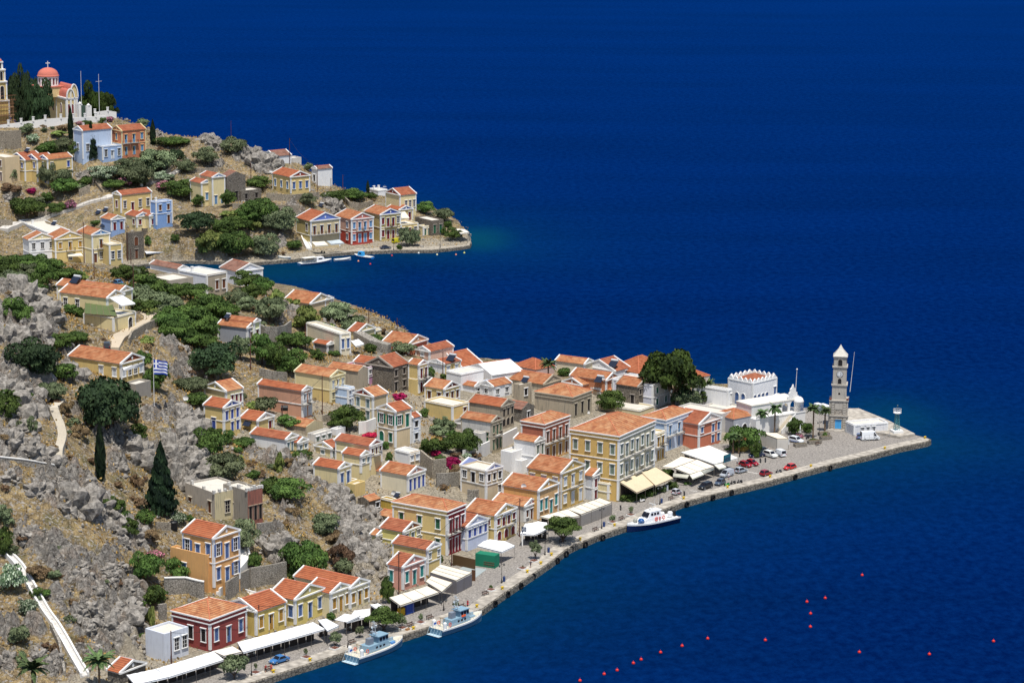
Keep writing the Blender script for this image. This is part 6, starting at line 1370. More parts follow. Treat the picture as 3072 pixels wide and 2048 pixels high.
b = MB(); b.add([(xs0,-2.7,-1),(xs1,-2.7,-1),(xs1,-2.7,hp*.98+.9),(xs0,-2.7,.9),(xs0,-2.41,-1),(xs1,-2.41,-1),(xs1,-2.41,hp*.98+.9),(xs0,-2.41,.9)],[(0,1,2,3),(7,6,5,4),(3,2,6,7),(1,5,6,2),(0,3,7,4)],0); b.build('stair_wall', WH2, e)
C1 = C0 + dR*(Wp*.02) + dL*2.6 + Vector((0,0,hp)); e2 = empty('arcade_house', C1, rz); T_(e2, 'white flat-roofed arcade with two tall open arches above the steps', 'arcade')
dpt = (C1-CAM).dot(fwd); W1 = solve_x(C1+Vector((0,0,5)), dR, px('L', 1958, 760)[0]); h1 = hgt('L', 1900, 765, C1+dR*W1)
def xat(x): return solve_x(C1+Vector((0,0,3)), dR, px('L', x, 880)[0])
arch_panel('arch_wall', W1, h1, .5, [(xat(1788), (xat(1822)-xat(1752))/2, h1*.50, 0), (xat(1888), (xat(1930)-xat(1846))/2, h1*.54, 0)], WH2, e2, (0,0,0), 0)
arch_panel('rear_arch_wall', W1, h1, .4, [(xat(1770), 2.2, h1*.45, 0), (xat(1868), 2.4, h1*.5, 0)], WH2, e2, (0,6.5,0), 0)
b = MB(); b.box(-.15,-.15,h1,W1+.15,7.1,h1+.35,0); b.build('roof', plaster((212,206,194), .35), e2)
b = MB(); b.box(0,0.5,0,xat(1700),6.4,h1-.01,0); b.build('inner_block', WH2, e2)
o = MB(); o.box(xat(1720),-.06,h1*.72,xat(1775),-.003,h1*.92,0); o.build('name_panel', plaster((205,205,208), .2), e2)
b = MB(); zc = h1+.35
pr = [(0,0),(4.2,0),(4.2,.8),(3.7,1.0),(3.6,1.9),(3.0,2.1),(2.9,3.0),(2.4,3.3),(2.1,4.3),(1.6,3.3),(1.1,3.0),(1.0,2.1),(.6,1.9),(.5,1.0),(0,.8)]
b.add([(W1-4.4+x*.95,.0,zc+z) for x,z in pr]+[(W1-4.4+x*.95,.5,zc+z) for x,z in pr], [tuple(range(15)), tuple(range(29,14,-1))]+[(j,15+j,15+(j+1)%15,(j+1)%15) for j in range(15)],0); b.build('curved_gable', WH2, e2)
P2 = C1+dR*(W1-1.6)+Vector((0,0.8,zc)); b = MB(); b.tube((0,0,0),(.3,0,hgt('L',1945,405,P2)),.12,.06); b.ball((.3,0,hgt('L',1945,405,P2)),.25,5); o = b.build('flagpole', paint((215,215,215),.5)); o.location = P2; T_(o, 'white flagpole on the curved gable of the arcade', 'flagpole')
P = C0+dR*(Wp*.93)+dL*1.6+Vector((0,0,hp)); e = empty('domed_kiosk', P, rz); T_(e, 'little round white kiosk with a dome beside the arcade', 'kiosk')
b = MB(); b.lathe([(1.35,0),(1.35,2.7),(1.5,2.8),(1.4,3.2),(1.1,3.9),(.6,4.3),(.05,4.45)],(0,0,0),18,0); b.build('body', WH2, e, True)
b = MB(); b.box(-.45,-1.5,.1,.45,-1.3,2.3,0); b.build('door', paint((120,130,150),.5), e)
b = MB()
for i in range(14): b.tube((Wp*.69+i*.55,-.0,hp+.3),(Wp*.69+i*.55,0,hp+1.3),.03,n=4)
b.tube((Wp*.69,0,hp+1.3),(Wp*.69+13*.55,0,hp+1.3),.04,n=4); b.tube((Wp*.69,0,hp+.8),(Wp*.69+13*.55,0,hp+.8),.03,n=4); b.build('railing', paint((130,130,140),.5), bpy.data.objects['podium_terrace'])
# ---- church
def church():
    D0 = 1141.0; k = D0/FPX; P = atd(px('A', 940, 930), D0); zb = P.z
    yaw = R(32); e = empty('domed_church', P, yaw); T_(e, 'ochre church with red dome and vaulted red roofs on the far hilltop', 'church')
    X = Vector((math.cos(yaw), math.sin(yaw), 0)); Y = Vector((-X.y, X.x, 0))
    H = lambda y: (1-0)*(atd(px('A', 940, y), D0).z - zb)
    h = H(690); W = solve_x(P, X, px('A', 1098, 900)[0]); Dp = solve_x(P, Y, px('A', 350, 950)[0]); OC = plaster((214,190,130), .25); RDm = plaster((196,104,84), .25); WT = WH2
    def wallbox(nm, x0, y0, x1, y1, za, zb2, mt=OC): b = MB(); b.box(x0,y0,za,x1,y1,zb2,0); return b.build(nm, mt, e)
    wallbox('nave_wall', 0, 0, W, Dp, -8, h)
    b = MB(); b.box(-.3,-.3,h,W+.3,Dp+.3,h+.5,0); b.box(-.15,-.15,h-.5,W+.15,Dp+.15,h,0); b.build('cornice', WT, e)
    def vault(nm, x0, x1, y0, y1, z, rise, along_y=True, mt=RDm, end=OC):
        b = MB(); n = 14
        for i in range(n):
            a0 = math.pi*i/n; a1 = math.pi*(i+1)/n
            def pt(a, v, o=0):
                u = -math.cos(a)*(1); zz = z+(rise+o)*math.sin(a)
                if along_y: return ((x0+x1)/2+u*((x1-x0)/2+o), v, zz)
                return (v, (y0+y1)/2+u*((y1-y0)/2+o), zz)
            va, vb = (y0, y1) if along_y else (x0, x1)
            b.add([pt(a0,va),pt(a1,va),pt(a1,vb),pt(a0,vb)],[(0,1,2,3)],0)
            mid = ((x0+x1)/2, va, z) if along_y else (va, (y0+y1)/2, z); b.add([pt(a0,va),pt(a1,va),mid],[(0,1,2)],1)
            for v0, v1 in ((va-.35, va+.3),):
                b.add([pt(a0,v0),pt(a1,v0),pt(a1,v0,.5),pt(a0,v0,.5),pt(a0,v1),pt(a1,v1),pt(a1,v1,.5),pt(a0,v1,.5)],[(0,1,2,3),(3,2,6,7),(7,6,5,4)],2)
        return b.build(nm, [mt, end, WT], e, False)
    zc = h+.5
    vault('apse_vault', W*.10, W*.66, -.1, Dp*.35, zc, H(555)-h-.5)
    vault('side_vault', -.1, W, Dp*.66, Dp*.92, zc, H(600)-h-.5, False)
    vault('cross_vault', W*.45, W*1.0, .1, Dp*.3, zc+.2, H(515)-h, True)
    # drum and dome
    cx, cy = W*.33, Dp*.30; q = P + X*cx + Y*cy; kk = (q-CAM).dot(fwd)/FPX
    rd = 150/4.704*k*.98; zt = H(400); z0 = H(545)
    # shift centre so that it projects to x=678/4.704
    for _ in range(4):
        pp = proj(P+X*cx+Y*cy+Vector((0,0,zt)))[0]; cx += (678/4.704-pp)*k/math.cos(yaw)
    wallbox('drum_base', cx-rd*1.15, cy-rd*1.15, cx+rd*1.15, cy+rd*1.15, h, z0, OC)
    b = MB(); b.box(cx-rd*1.22, cy-rd*1.22, z0, cx+rd*1.22, cy+rd*1.22, z0+.35, 0); b.build('drum_cornice', RDm, e)
    b = MB(); b.lathe([(rd*.93,z0+.3),(rd*.93,zt)],(cx,cy,0),24,0); b.build('drum', OC, e)
    b = MB()
    for i in range(16):
        a = i*math.pi/8; b.tube((cx+rd*.95*math.cos(a),cy+rd*.95*math.sin(a),z0+.3),(cx+rd*.95*math.cos(a),cy+rd*.95*math.sin(a),zt-.4),.26,n=6)
    b.lathe([(rd*1.0,z0+.3),(rd*1.0,z0+.8)],(cx,cy,0),24,0); b.lathe([(rd*1.0,zt-.55),(rd*1.04,zt)],(cx,cy,0),24,0); b.build('drum_columns', WT, e)
    for i in range(16):
        a = (i+.5)*math.pi/8; o = link('window', win_mesh('a','m',.8,(zt-z0)*.7,(226,224,220)), e, (cx+rd*.93*math.cos(a),cy+rd*.93*math.sin(a),z0+.7), a+math.pi/2)
    b = MB(); zd = H(275)-zt; b.lathe([(rd*1.02,zt),(rd*1.08,zt+.3)]+[(rd*1.0*math.cos(t)+.02,zt+.35+(zd-.35)*math.sin(t)) for t in [i*math.pi/2/9 for i in range(10)]],(cx,cy,0),28,0); b.build('dome', RDm, e, True)
    b = MB(); zx = H(275); zy = H(182); b.box(cx-.13,cy-.1,zx-.3,cx+.13,cy+.1,zy,0); b.box(cx-1.0,cy-.1,zx+(zy-zx)*.62,cx+1.0,cy+.1,zx+(zy-zx)*.74,0); b.build('cross', WT, e)
    for x, kk2 in ((W*.2,'a'),(W*.48,'a'),(W*.84,'a')): link('window', win_mesh('a','m',1.5,4.0,(226,224,220)), e, (x,0,H(900)), 0)
    for y in (Dp*.12, Dp*.3, Dp*.62, Dp*.85): link('window', win_mesh('a','m',1.5,4.0,(226,224,220)), e, (0,y,H(900)), -math.pi/2)
    for x in (0, W*.34, W*.68, W-.6): b = MB(); b.box(x-.1,-.2,-8,x+.7,-.003,h-.5,0); b.build('pilaster', WT, e)
    for y in (0, Dp*.22, Dp*.5, Dp*.8): b = MB(); b.box(-.2,y,-8,-.003,y+.8,h-.5,0); b.build('pilaster', WT, e)
    # gate piers and white courtyard walls on the right
    g = empty('churchyard_wall', atd(px('A', 1180, 880), 1139), yaw); T_(g, 'white churchyard gate walls with two urn-topped piers right of the church', 'wall')
    for i, (x, yt, yb, w) in enumerate(((1130,765,890,60),(1250,790,890,80))):
        q = atd(px('A', x, yb), 1139)-g.location; b = MB(); q = Matrix.Rotation(-yaw,3,'Z')@q; ww = w/4.704*k/2; b.box(q.x-ww,q.y-.6,q.z-6,q.x+ww,q.y+.6,q.z+(yb-yt)/4.704*k,0); b.build('pier', WT, g)
        b = MB(); b.lathe([(.5,0),(.9,.3),(.5,.6),(.1,1.1)],(q.x,q.y,q.z+(yb-yt)/4.704*k),8,0); b.build('urn', WT, g)
    b = MB(); b.box(-1.0,-.2,-6,.9,.2,3.0,0); b.build('gate', paint((60,80,70),.7), g)
church()
def pier_wall(cr, pts, d, label, hpx, name='church_wall', posts=True):
    # a white wall following pixel points at given depths, with square posts
    P = [atd(px(cr, x, y), dd) for (x, y), dd in zip(pts, d)]
    k = d[0]/FPX; h = hpx/CR[cr][2]*k
    e = empty(name, P[0]); T_(e, label, 'wall')
    b = MB()
    for i in range(len(P)-1):
        a, c = P[i]-P[0], P[i+1]-P[0]; t = (c-a); t.z = 0; n = Vector((-t.y, t.x, 0)).normalized()*.25
        lo = Vector((0,0,-5))
        b.hexa([a-n+lo, c-n+lo, c+n+lo, a+n+lo, a-n, c-n, c+n, a+n], 0)
    b.build('wall', WH2, e)
    if posts:
        for i in range(len(P)-1):
            a, c = P[i]-P[0], P[i+1]-P[0]; n = max(1, int((c-a).length/3.6))
            for j in range(n):
                q = a.lerp(c, j/n); b = MB(); b.box(q.x-.45,q.y-.45,q.z-.4,q.x+.45,q.y+.45,q.z+h,0); b.box(q.x-.55,q.y-.55,q.z+h,q.x+.55,q.y+.55,q.z+h+.2,0); b.build('post', WH2, e)
    return e
pier_wall('A', [(-60,1070),(300,1020),(640,975),(860,960),(1200,950),(1500,925)], [1118,1120,1122,1124,1128,1132], 'long white stepped wall with square posts below the church', 48)
pier_wall('A', [(1340,880),(1520,855),(1640,875)], [1140,1142,1144], 'short white wall with posts at the right end of the churchyard', 40)
# bell tower at the left edge, with scaffolding
P = atd(px('A', 20, 1020), 1126); k = 1126/FPX; H = lambda y: atd(px('A', 20, y), 1126).z-P.z
e = empty('bell_tower', P, R(32)); T_(e, 'ochre and white bell tower cut by the left edge of the photo', 'bell tower')
for nm, w, ya, yb in (('base',5.2,1020,700),('belfry',3.9,700,430),('upper_belfry',3.0,430,260),('lantern',1.6,260,150)):
    b = MB(); w2 = w/2; b.box(-w2,-w2,H(ya)-(4 if ya == 1020 else 0),w2,w2,H(yb),0); b.build(nm, plaster((206,176,96),.3), e)
    b = MB(); b.box(-w2-.4,-w2-.4,H(yb)-.3,w2+.4,w2+.4,H(yb)+.25,0)
    for sx in (-1,1): b.box(sx*w2-.3,-w2-.15,H(ya),sx*w2+.3,-w2+.3,H(yb)-.3,0)
    b.build('cornice', WH2, e)
    if nm != 'base':
        link('arched_opening', win_mesh('a','k',w*.42,(H(yb)-H(ya))*.72,(226,224,220)), e, (0,-w2,H(ya)+.5), 0); link('arched_opening', win_mesh('a','k',w*.42,(H(yb)-H(ya))*.72,(226,224,220)), e, (w2,0,H(ya)+.5), math.pi/2)
b = MB(); b.lathe([(1.1,H(150)),(1.0,H(130)),(.6,H(110)),(.05,H(100))],(0,0,0),12,0); b.build('cupola', plaster((196,104,84),.25), e, True)
es = empty('scaffolding', P+Vector((0,0,0)), R(32)); T_(es, 'rusty scaffolding around the foot of the bell tower', 'scaffolding')
b = MB(); rs_ = random.Random(3)
for i in range(8):
    for s_ in (0,1):
        x = -4+i*1.25; b.tube((x,-3.6-s_*1.2,-4),(x,-3.6-s_*1.2,H(690)+rs_.random()*1.5),.06,n=4)
        if i > 4: b.tube((4.2+s_,-3.6+(i-4)*1.4,-4),(4.2+s_,-3.6+(i-4)*1.4,H(700)),.06,n=4)
for z in [j*1.7-2 for j in range(9)]:
    for s_ in (0,1): b.tube((-4.3,-3.6-s_*1.2,z),(5.2,-3.6-s_*1.2,z),.05,n=4)
    b.tube((-4,-3.6,z),(0,-3.6,z+1.7),.04,n=4)
b.build('poles', paint((140,100,72),.8), es)
b = MB()
for z in (0,3.4,6.8): b.box(-4,-4.7,z,4.8,-3.7,z+.08,0)
b.build('planks', paint((150,120,90),.8), es)
def pole_at(cr, x, yb, yt, r, mt, label, name='flagpole', d=None, top=None, cat='flagpole'):
    P = gpt(cr, x, yb) if d is None else atd(px(cr, x, yb), d)
    h = hgt(cr, x, yt, P); e = MB(); e.tube((0,0,-1.5),(0,0,h),r,r*.6,6); 
    if top: top(e, h)
    o = e.build(name, mt); o.location = P; T_(o, label, cat); return o
W_ = paint((220,220,220),.5)
pole_at('A', 1150, 745, 290, .12, W_, 'bare white flagpole beside the church roof', d=1138)
pole_at('A', 1402, 835, 330, .12, W_, 'blue and white ship-style mast on the churchyard', d=1140, top=lambda b, h: (b.tube((-1.3,0,h*.78),(1.3,0,h*.80),.08,n=4)))
# ---- Greek flag
P = gpt('E', 1555, 1660) if False else gpt('X', 463, 1238); h = hgt('X', 463, 1068, P)
e = empty('flag_on_pole', P); T_(e, 'blue and white striped flag flying on a white pole above the rocks', 'flag')
b = MB(); b.tube((0,0,-1),(0,0,h),.10,.06,8); b.ball((0,0,h+.05),.14,5); b.build('pole', W_, e)
k = (P-CAM).dot(fwd)/FPX; fw = 42*k; fh = 46*k; b = MB(); nx, ny = 24, 27
def fp(u, v): return (u*fw, .5*math.sin(u*9+v*1.5)*u+.15, h-.25-v*fh*(1-.12*u)-u*u*fh*.18)
for i in range(nx):
    for j in range(ny):
        u0, u1, v0, v1 = i/nx, (i+1)/nx, j/ny, (j+1)/ny; s_ = int((v0+.001)*9) % 2; 
        if u0 < .37 and v0 < 5/9-.001:
            s_ = 1 if (abs((u0+u1)/2-.185) < .045 or abs((v0+v1)/2-.278) < .06) else 0
        b.add([fp(u0,v0),fp(u0,v1),fp(u1,v1),fp(u1,v0)],[(0,1,2,3)],s_)
b.build('flag', [paint((28,62,160),.7), paint((228,230,235),.7)], e)
# ---- awnings: corner pixels fl, fr, br, bl ; front/back heights above the ground z
def awning(cr, fl, fr, br, bl, zg, hf, hb, color, label, posts=True, ribs=0, val=True, name='awning', wall=None):
    A = [corner(cr, *fl, zg+hf), corner(cr, *fr, zg+hf), corner(cr, *br, zg+hb), corner(cr, *bl, zg+hb)]
    e = empty(name, Vector((A[0].x, A[0].y, zg))); T_(e, label, 'awning'); o0 = e.location
    L_ = [a-o0 for a in A]; m_ = plaster(color, .22); b = MB(); n = max(1, ribs)
    # canvas, in panels with a slight sag
    for i in range(n):
        t0, t1 = i/n, (i+1)/n; f0, f1 = L_[0].lerp(L_[1], t0), L_[0].lerp(L_[1], t1); k0, k1 = L_[3].lerp(L_[2], t0), L_[3].lerp(L_[2], t1)
        mf, mk = (f0+f1)/2-Vector((0,0,.07)), (k0+k1)/2-Vector((0,0,.07))
        b.add([f0, mf, mk, k0], [(0,1,2,3)], 0); b.add([mf, f1, k1, mk], [(0,1,2,3)], 0)
        if val: b.add([f0, f1, f1-Vector((0,0,.34)), f0-Vector((0,0,.34))], [(3,2,1,0)], 0)
    for c, d_ in ((0, 3), (1, 2)): b.add([L_[c], L_[d_], L_[d_]-Vector((0,0,.28)), L_[c]-Vector((0,0,.28))], [(0,1,2,3)], 0)
    b.build('canvas', m_, e)
    if ribs:
        b = MB()
        for i in range(n+1): b.tube(L_[0].lerp(L_[1], i/n)+Vector((0,0,.03)), L_[3].lerp(L_[2], i/n)+Vector((0,0,.03)), .05, n=4)
        b.tube(L_[0]+Vector((0,0,.03)), L_[1]+Vector((0,0,.03)), .05, n=4); b.build('frame', paint((120,100,84),.7) if color[0] < 225 else paint((205,205,205),.6), e)
    if posts:
        n2 = max(1, int((L_[1]-L_[0]).length/3.5))
        for i in range(n2+1):
            q = L_[0].lerp(L_[1], i/n2); b = MB(); b.tube((q.x,q.y,-.3),(q.x,q.y,q.z-.05),.05,n=5); b.build('post', paint((90,85,80),.6), e)
    if posts and cr in 'TUPKNW' and not wall and zg < 2:  # added near-black panels: the deep shade under quay awnings, put into colour
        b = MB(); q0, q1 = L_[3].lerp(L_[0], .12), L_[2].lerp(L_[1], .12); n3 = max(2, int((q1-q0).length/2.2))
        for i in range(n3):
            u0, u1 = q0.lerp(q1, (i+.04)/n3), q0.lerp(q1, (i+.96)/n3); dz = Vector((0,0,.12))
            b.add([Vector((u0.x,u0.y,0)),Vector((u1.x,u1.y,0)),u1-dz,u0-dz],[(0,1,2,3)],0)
        b.build('shade_panel', paint((46,38,34),.7), e)
    if wall:
        b = MB()
        for c, d_ in ((0,1),):
            p0, p1 = L_[c], L_[d_]; b.add([Vector((p0.x,p0.y,0)),Vector((p1.x,p1.y,0)),p1-Vector((0,0,.36)),p0-Vector((0,0,.36))],[(0,1,2,3)],0)
        b.add([Vector((L_[3].x,L_[3].y,0)),Vector((L_[0].x,L_[0].y,0)),L_[0]-Vector((0,0,.1)),L_[3]-Vector((0,0,.1))],[(0,1,2,3)],0)
        b.build('side_screen', plaster(wall, .3), e)
    return e
AW = (232,232,230); AC = (214,206,186); AT = (206,188,152)
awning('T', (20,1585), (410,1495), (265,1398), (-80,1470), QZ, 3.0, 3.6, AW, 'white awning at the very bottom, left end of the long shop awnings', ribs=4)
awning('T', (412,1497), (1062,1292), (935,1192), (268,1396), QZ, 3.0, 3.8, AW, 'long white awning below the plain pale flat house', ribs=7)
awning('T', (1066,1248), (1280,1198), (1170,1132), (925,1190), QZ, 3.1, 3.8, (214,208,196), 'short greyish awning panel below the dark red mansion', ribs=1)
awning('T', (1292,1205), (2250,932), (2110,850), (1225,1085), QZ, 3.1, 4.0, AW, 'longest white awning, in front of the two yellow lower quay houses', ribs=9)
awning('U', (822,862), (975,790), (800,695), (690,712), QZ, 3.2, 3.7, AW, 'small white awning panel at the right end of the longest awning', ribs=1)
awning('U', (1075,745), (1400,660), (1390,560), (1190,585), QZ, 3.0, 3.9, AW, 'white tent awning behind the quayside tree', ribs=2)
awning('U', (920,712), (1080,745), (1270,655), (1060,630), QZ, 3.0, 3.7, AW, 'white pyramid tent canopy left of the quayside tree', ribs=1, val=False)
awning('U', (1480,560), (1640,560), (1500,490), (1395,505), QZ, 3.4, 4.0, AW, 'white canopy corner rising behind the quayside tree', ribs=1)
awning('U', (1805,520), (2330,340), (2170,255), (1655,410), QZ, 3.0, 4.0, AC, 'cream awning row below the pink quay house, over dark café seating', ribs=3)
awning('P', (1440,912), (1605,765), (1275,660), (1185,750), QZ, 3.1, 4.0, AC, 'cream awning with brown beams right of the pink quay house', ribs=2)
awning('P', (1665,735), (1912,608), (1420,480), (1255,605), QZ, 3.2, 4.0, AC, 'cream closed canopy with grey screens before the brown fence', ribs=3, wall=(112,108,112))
awning('O', (1900,1200), (2092,1112), (1950,1045), (1735,1018), QZ, 3.0, 4.2, AW, 'white tent canopy over the green-screened stall, right half', ribs=1)
awning('O', (1560,1112), (1900,1198), (1740,1018), (1660,1040), QZ, 3.0, 4.2, AW, 'white tent canopy over the green-screened stall, left half', ribs=2, posts=False)
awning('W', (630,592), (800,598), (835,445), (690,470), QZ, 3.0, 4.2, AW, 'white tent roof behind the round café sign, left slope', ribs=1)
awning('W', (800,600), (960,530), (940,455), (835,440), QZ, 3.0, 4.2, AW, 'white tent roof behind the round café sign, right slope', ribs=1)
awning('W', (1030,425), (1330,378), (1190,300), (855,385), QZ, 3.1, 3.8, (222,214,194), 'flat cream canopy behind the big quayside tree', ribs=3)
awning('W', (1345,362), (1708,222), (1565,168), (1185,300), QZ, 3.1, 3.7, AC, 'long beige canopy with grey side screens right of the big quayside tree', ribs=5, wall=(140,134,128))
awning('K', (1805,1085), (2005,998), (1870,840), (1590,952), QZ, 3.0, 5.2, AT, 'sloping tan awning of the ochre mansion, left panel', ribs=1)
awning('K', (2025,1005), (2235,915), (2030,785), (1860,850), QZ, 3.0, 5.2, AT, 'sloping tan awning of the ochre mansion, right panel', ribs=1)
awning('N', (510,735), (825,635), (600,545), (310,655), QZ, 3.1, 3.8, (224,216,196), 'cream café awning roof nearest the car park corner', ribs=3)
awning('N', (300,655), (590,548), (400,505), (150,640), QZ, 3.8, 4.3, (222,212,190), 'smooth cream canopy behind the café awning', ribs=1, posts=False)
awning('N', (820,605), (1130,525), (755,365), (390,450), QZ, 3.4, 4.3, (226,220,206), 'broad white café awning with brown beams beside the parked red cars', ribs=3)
awning('N', (545,790), (690,730), (650,690), (508,740), QZ, 2.4, 3.1, (218,216,196), 'small tilted shade flap, left of three at the café front', posts=False)
awning('N', (700,712), (826,660), (820,635), (665,690), QZ, 2.4, 3.1, (218,216,196), 'small tilted shade flap, middle of three at the café front', posts=False)
awning('N', (885,662), (978,635), (920,598), (820,610), QZ, 2.4, 3.2, (218,216,196), 'small tilted shade flap, right of three at the café front', posts=False)
awning('N', (295,752), (478,775), (500,740), (300,718), QZ, 2.4, 3.1, (218,216,196), 'low cream shade flap at the left side of the café', posts=False)
awning('L', (1690,1235), (1825,1235), (1690,1168), (1490,1160), QZ, 3.0, 3.6, (216,206,182), 'beige kiosk canopy beside the white podium steps', ribs=1, wall=(196,190,180))
awning('B', (130,1375), (636,1330), (600,1288), (82,1325), 1.6, 3.2, 3.4, AW, 'long white pergola frame over parked cars on the far road', ribs=4)
awning('D', (530,862), (672,850), (628,808), (485,815), 2.2, 2.8, 4.2, (222,214,190), 'cream awning under the violet pediment house', posts=False, ribs=1)
awning('D', (700,842), (845,828), (790,790), (650,806), 2.2, 2.8, 4.2, (196,206,206), 'pale green-grey awning under the violet pediment house', posts=False, ribs=1)
awning('D', (2105,728), (2200,712), (2150,680), (2040,668), 2.2, 3.2, 3.6, (220,214,198), 'flat pale roof of the waterside café at the far tip', ribs=2)
awning('D', (1462,558), (1550,555), (1500,485), (1458,490), 6.5, 4.0, 6.0, (214,206,186), 'cream sun awning on the white terrace of the far quay', posts=False)
awning('C', (800,1245), (978,1240), (950,1210), (790,1215), 2.2, 2.9, 3.6, (222,214,190), 'cream awning on the yellow house beside the fishing boat', posts=False)
awning('B', (1500,660), (1600,658), (1560,630), (1425,640), 18.4, 3.4, 3.6, AW, 'white awning on the left side of the big far yellow house', posts=True)
awning('E', (1222,555), (1362,535), (1240,458), (1105,478), 36, 5.8, 7.6, AW, 'bright white awning over the hill house terrace', posts=False)
awning('E', (1245,1205), (1450,1150), (1445,1132), (1235,1180), 31.5, 4.2, 4.8, AW, 'narrow white awning on the front of the yellow villa', posts=False)
awning('E', (850,640), (1180,665), (1110,490), (860,490), 36, 3.6, 3.7, (90,104,60), 'vine-covered pergola on the hill house terrace', ribs=5, val=False, name='pergola')
awning('F', (1830,935), (1930,905), (1860,850), (1772,870), 18, 3.0, 3.8, AW, 'small white awning beside the beige blue-shuttered house', ribs=1)
awning('P', (1010,300), (1255,262), (1120,180), (890,280), 3.0, 3.2, 3.6, (226,216,196), 'flat cream terrace canopy behind the pink quay house', ribs=1)
awning('O', (1570,1310), (1800,1330), (1720,1200), (1540,1190), QZ, 1.0, 1.1, (20,120,90), 'x', posts=False) if False else None
# green screened stall and brown fence
def panel(name, cr, pl, pr, zg, h, th, mt, label, cat, depth=0):
    A = corner(cr, *pl, zg); B_ = corner(cr, *pr, zg); d = B_-A; L_ = d.length; rz = math.atan2(d.y, d.x)
    b = MB(); b.box(0,0,-.2,L_,max(th, depth),h,0); o = b.build(name, mt); o.location = A; o.rotation_euler = (0,0,rz); T_(o, label, cat); return o, L_
o, L_ = panel('market_stall', 'O', (1532,1390), (1805,1430), QZ, 3.0, .1, plaster((10,120,90), .25), 'green fabric screened stall under the white tent canopy', 'stall', depth=2.6)
b = MB(); 
for i in range(7): b.box(L_*.45+i*L_*.08,-.06,.2,L_*.45+i*L_*.08+.06,-.02,1.3,0)
b.box(L_*.45,-.08,1.25,L_,-.02,1.33,0); b.box(L_*.45,-.08,.7,L_,-.02,.78,0); b.build('rack', paint((110,80,60),.8), o)
panel('timber_fence', 'P', (1905,735), (1965,740), QZ, 2.6, .15, paint((90,60,40),.8), 'brown slatted timber fence end beside the cream closed canopy', 'fence')
panel('timber_fence', 'P', (1610,480), (1960,560), QZ, 2.4, .15, paint((84,62,36),.8), 'brown timber fence behind the cream closed canopy', 'fence')
o, L_ = panel('terrace_paving', 'O', (1540,1560), (1700,1440), QZ-.056, .06, 6, plaster((150,160,160), .2), 'grey painted terrace floor with white dots beside the green stall', 'terrace'); o['kind'] = 'structure'
o, _ = panel('yellow_hut', 'L', (1190,1375), (1310,1390), QZ, 3.2, 2, plaster((196,160,60), .3), 'little yellow hut with a tiled roof among the fan palms', 'hut', depth=3)
r = MB(); r.add([(-.3,-.3,3.2),(_+.3,-.3,3.2),(_+.3,3.3,3.2),(-.3,3.3,3.2),(_/2,1.5,4.4)],[(0,1,4),(1,2,4),(2,3,4),(3,0,4)],0); r.build('roof', ROOF[0], o)
# roundel sign of the café: white emblem on a dark board
P = corner('W', 655, 735, QZ); e = empty('sign_post', P, R(0)); T_(e, 'white post with a square blue-black sign showing a white emblem', 'sign'); hz = hgt('W', 670, 552, P); ht = hgt('W', 670, 495, P); k = (P-CAM).dot(fwd)/FPX
b = MB(); b.box(-.15,-.1,0,.15,.1,hz,0); b.build('post', WH2, e)
ww = 56/3.92*k; b = MB(); b.box(-.2,-.2,hz,ww-.2,-.1,ht,0); bd = b.build('board', paint((24,48,78),.5), e)
b = MB(); n = 24; cx = ww/2-.2; cz = (hz+ht)/2; r1, r0 = (ht-hz)*.36, (ht-hz)*.29
b.add([(cx+r1*math.cos(2*math.pi*i/n),-.24,cz+r1*math.sin(2*math.pi*i/n)) for i in range(n)]+[(cx+r0*math.cos(2*math.pi*i/n),-.24,cz+r0*math.sin(2*math.pi*i/n)) for i in range(n)],[(i,(i+1)%n,n+(i+1)%n,n+i) for i in range(n)],0)
for x0, x1, z0, z1 in ((-.45,-.3,-.4,.35),(-.05,.05,-.5,.45),(.25,.38,-.4,.35),(-.3,.25,.1,.22)): b.box(cx+x0*r1,-.24,cz+z0*r1,cx+x1*r1,-.21,cz+z1*r1,0)
b.build('emblem', paint((225,228,232),.5), bd)
# text signs
def text_sign(txt, parent, loc, rz, size, mt, z=0):
    c = bpy.data.curves.new('lettering', 'FONT'); c.body = txt; c.size = size; c.extrude = .02; c.align_x = 'CENTER'
    o = bpy.data.objects.new('tmp', c); col.objects.link(o); dg = bpy.context.evaluated_depsgraph_get(); me = bpy.data.meshes.new_from_object(o.evaluated_get(dg)); bpy.data.objects.remove(o)
    me.materials.clear(); me.materials.append(mt); q = link('lettering', me, parent); q.location = loc; q.rotation_euler = (math.pi/2, 0, rz); return q
for s in SPECS:
    if s['label'].startswith('yellow hotel house'):
        b = MB(); b.box(s['Wm']*.3,-.34,s['h']-.98,s['Wm']*.72,-.302,s['h']-.40,0); sb = b.build('name_sign', plaster((196,200,204), .1), s['obj'])
        text_sign('ALIKI HOTEL', sb, (s['Wm']*.51,-.36,s['h']-.92), 0, .62, paint((30,36,60),.5))
        P = s['obj'].matrix_world

for s in SPECS:
    if 'half-ruined' in s['label']:
        W_r, D_r, h_r = s['Wm'], s['Dm'], s['h']
        for i in range(9):
            x, y = (W_r*i/6, .3) if i < 7 else (.3, D_r*(i-6)/2.5)
            b = MB(); b.box(x-.3,y-.3,h_r-.2,x+.3,y+.3,h_r+rr.uniform(.5,1.0),0); b.build('roof_post', wm('shab'), s['obj'])
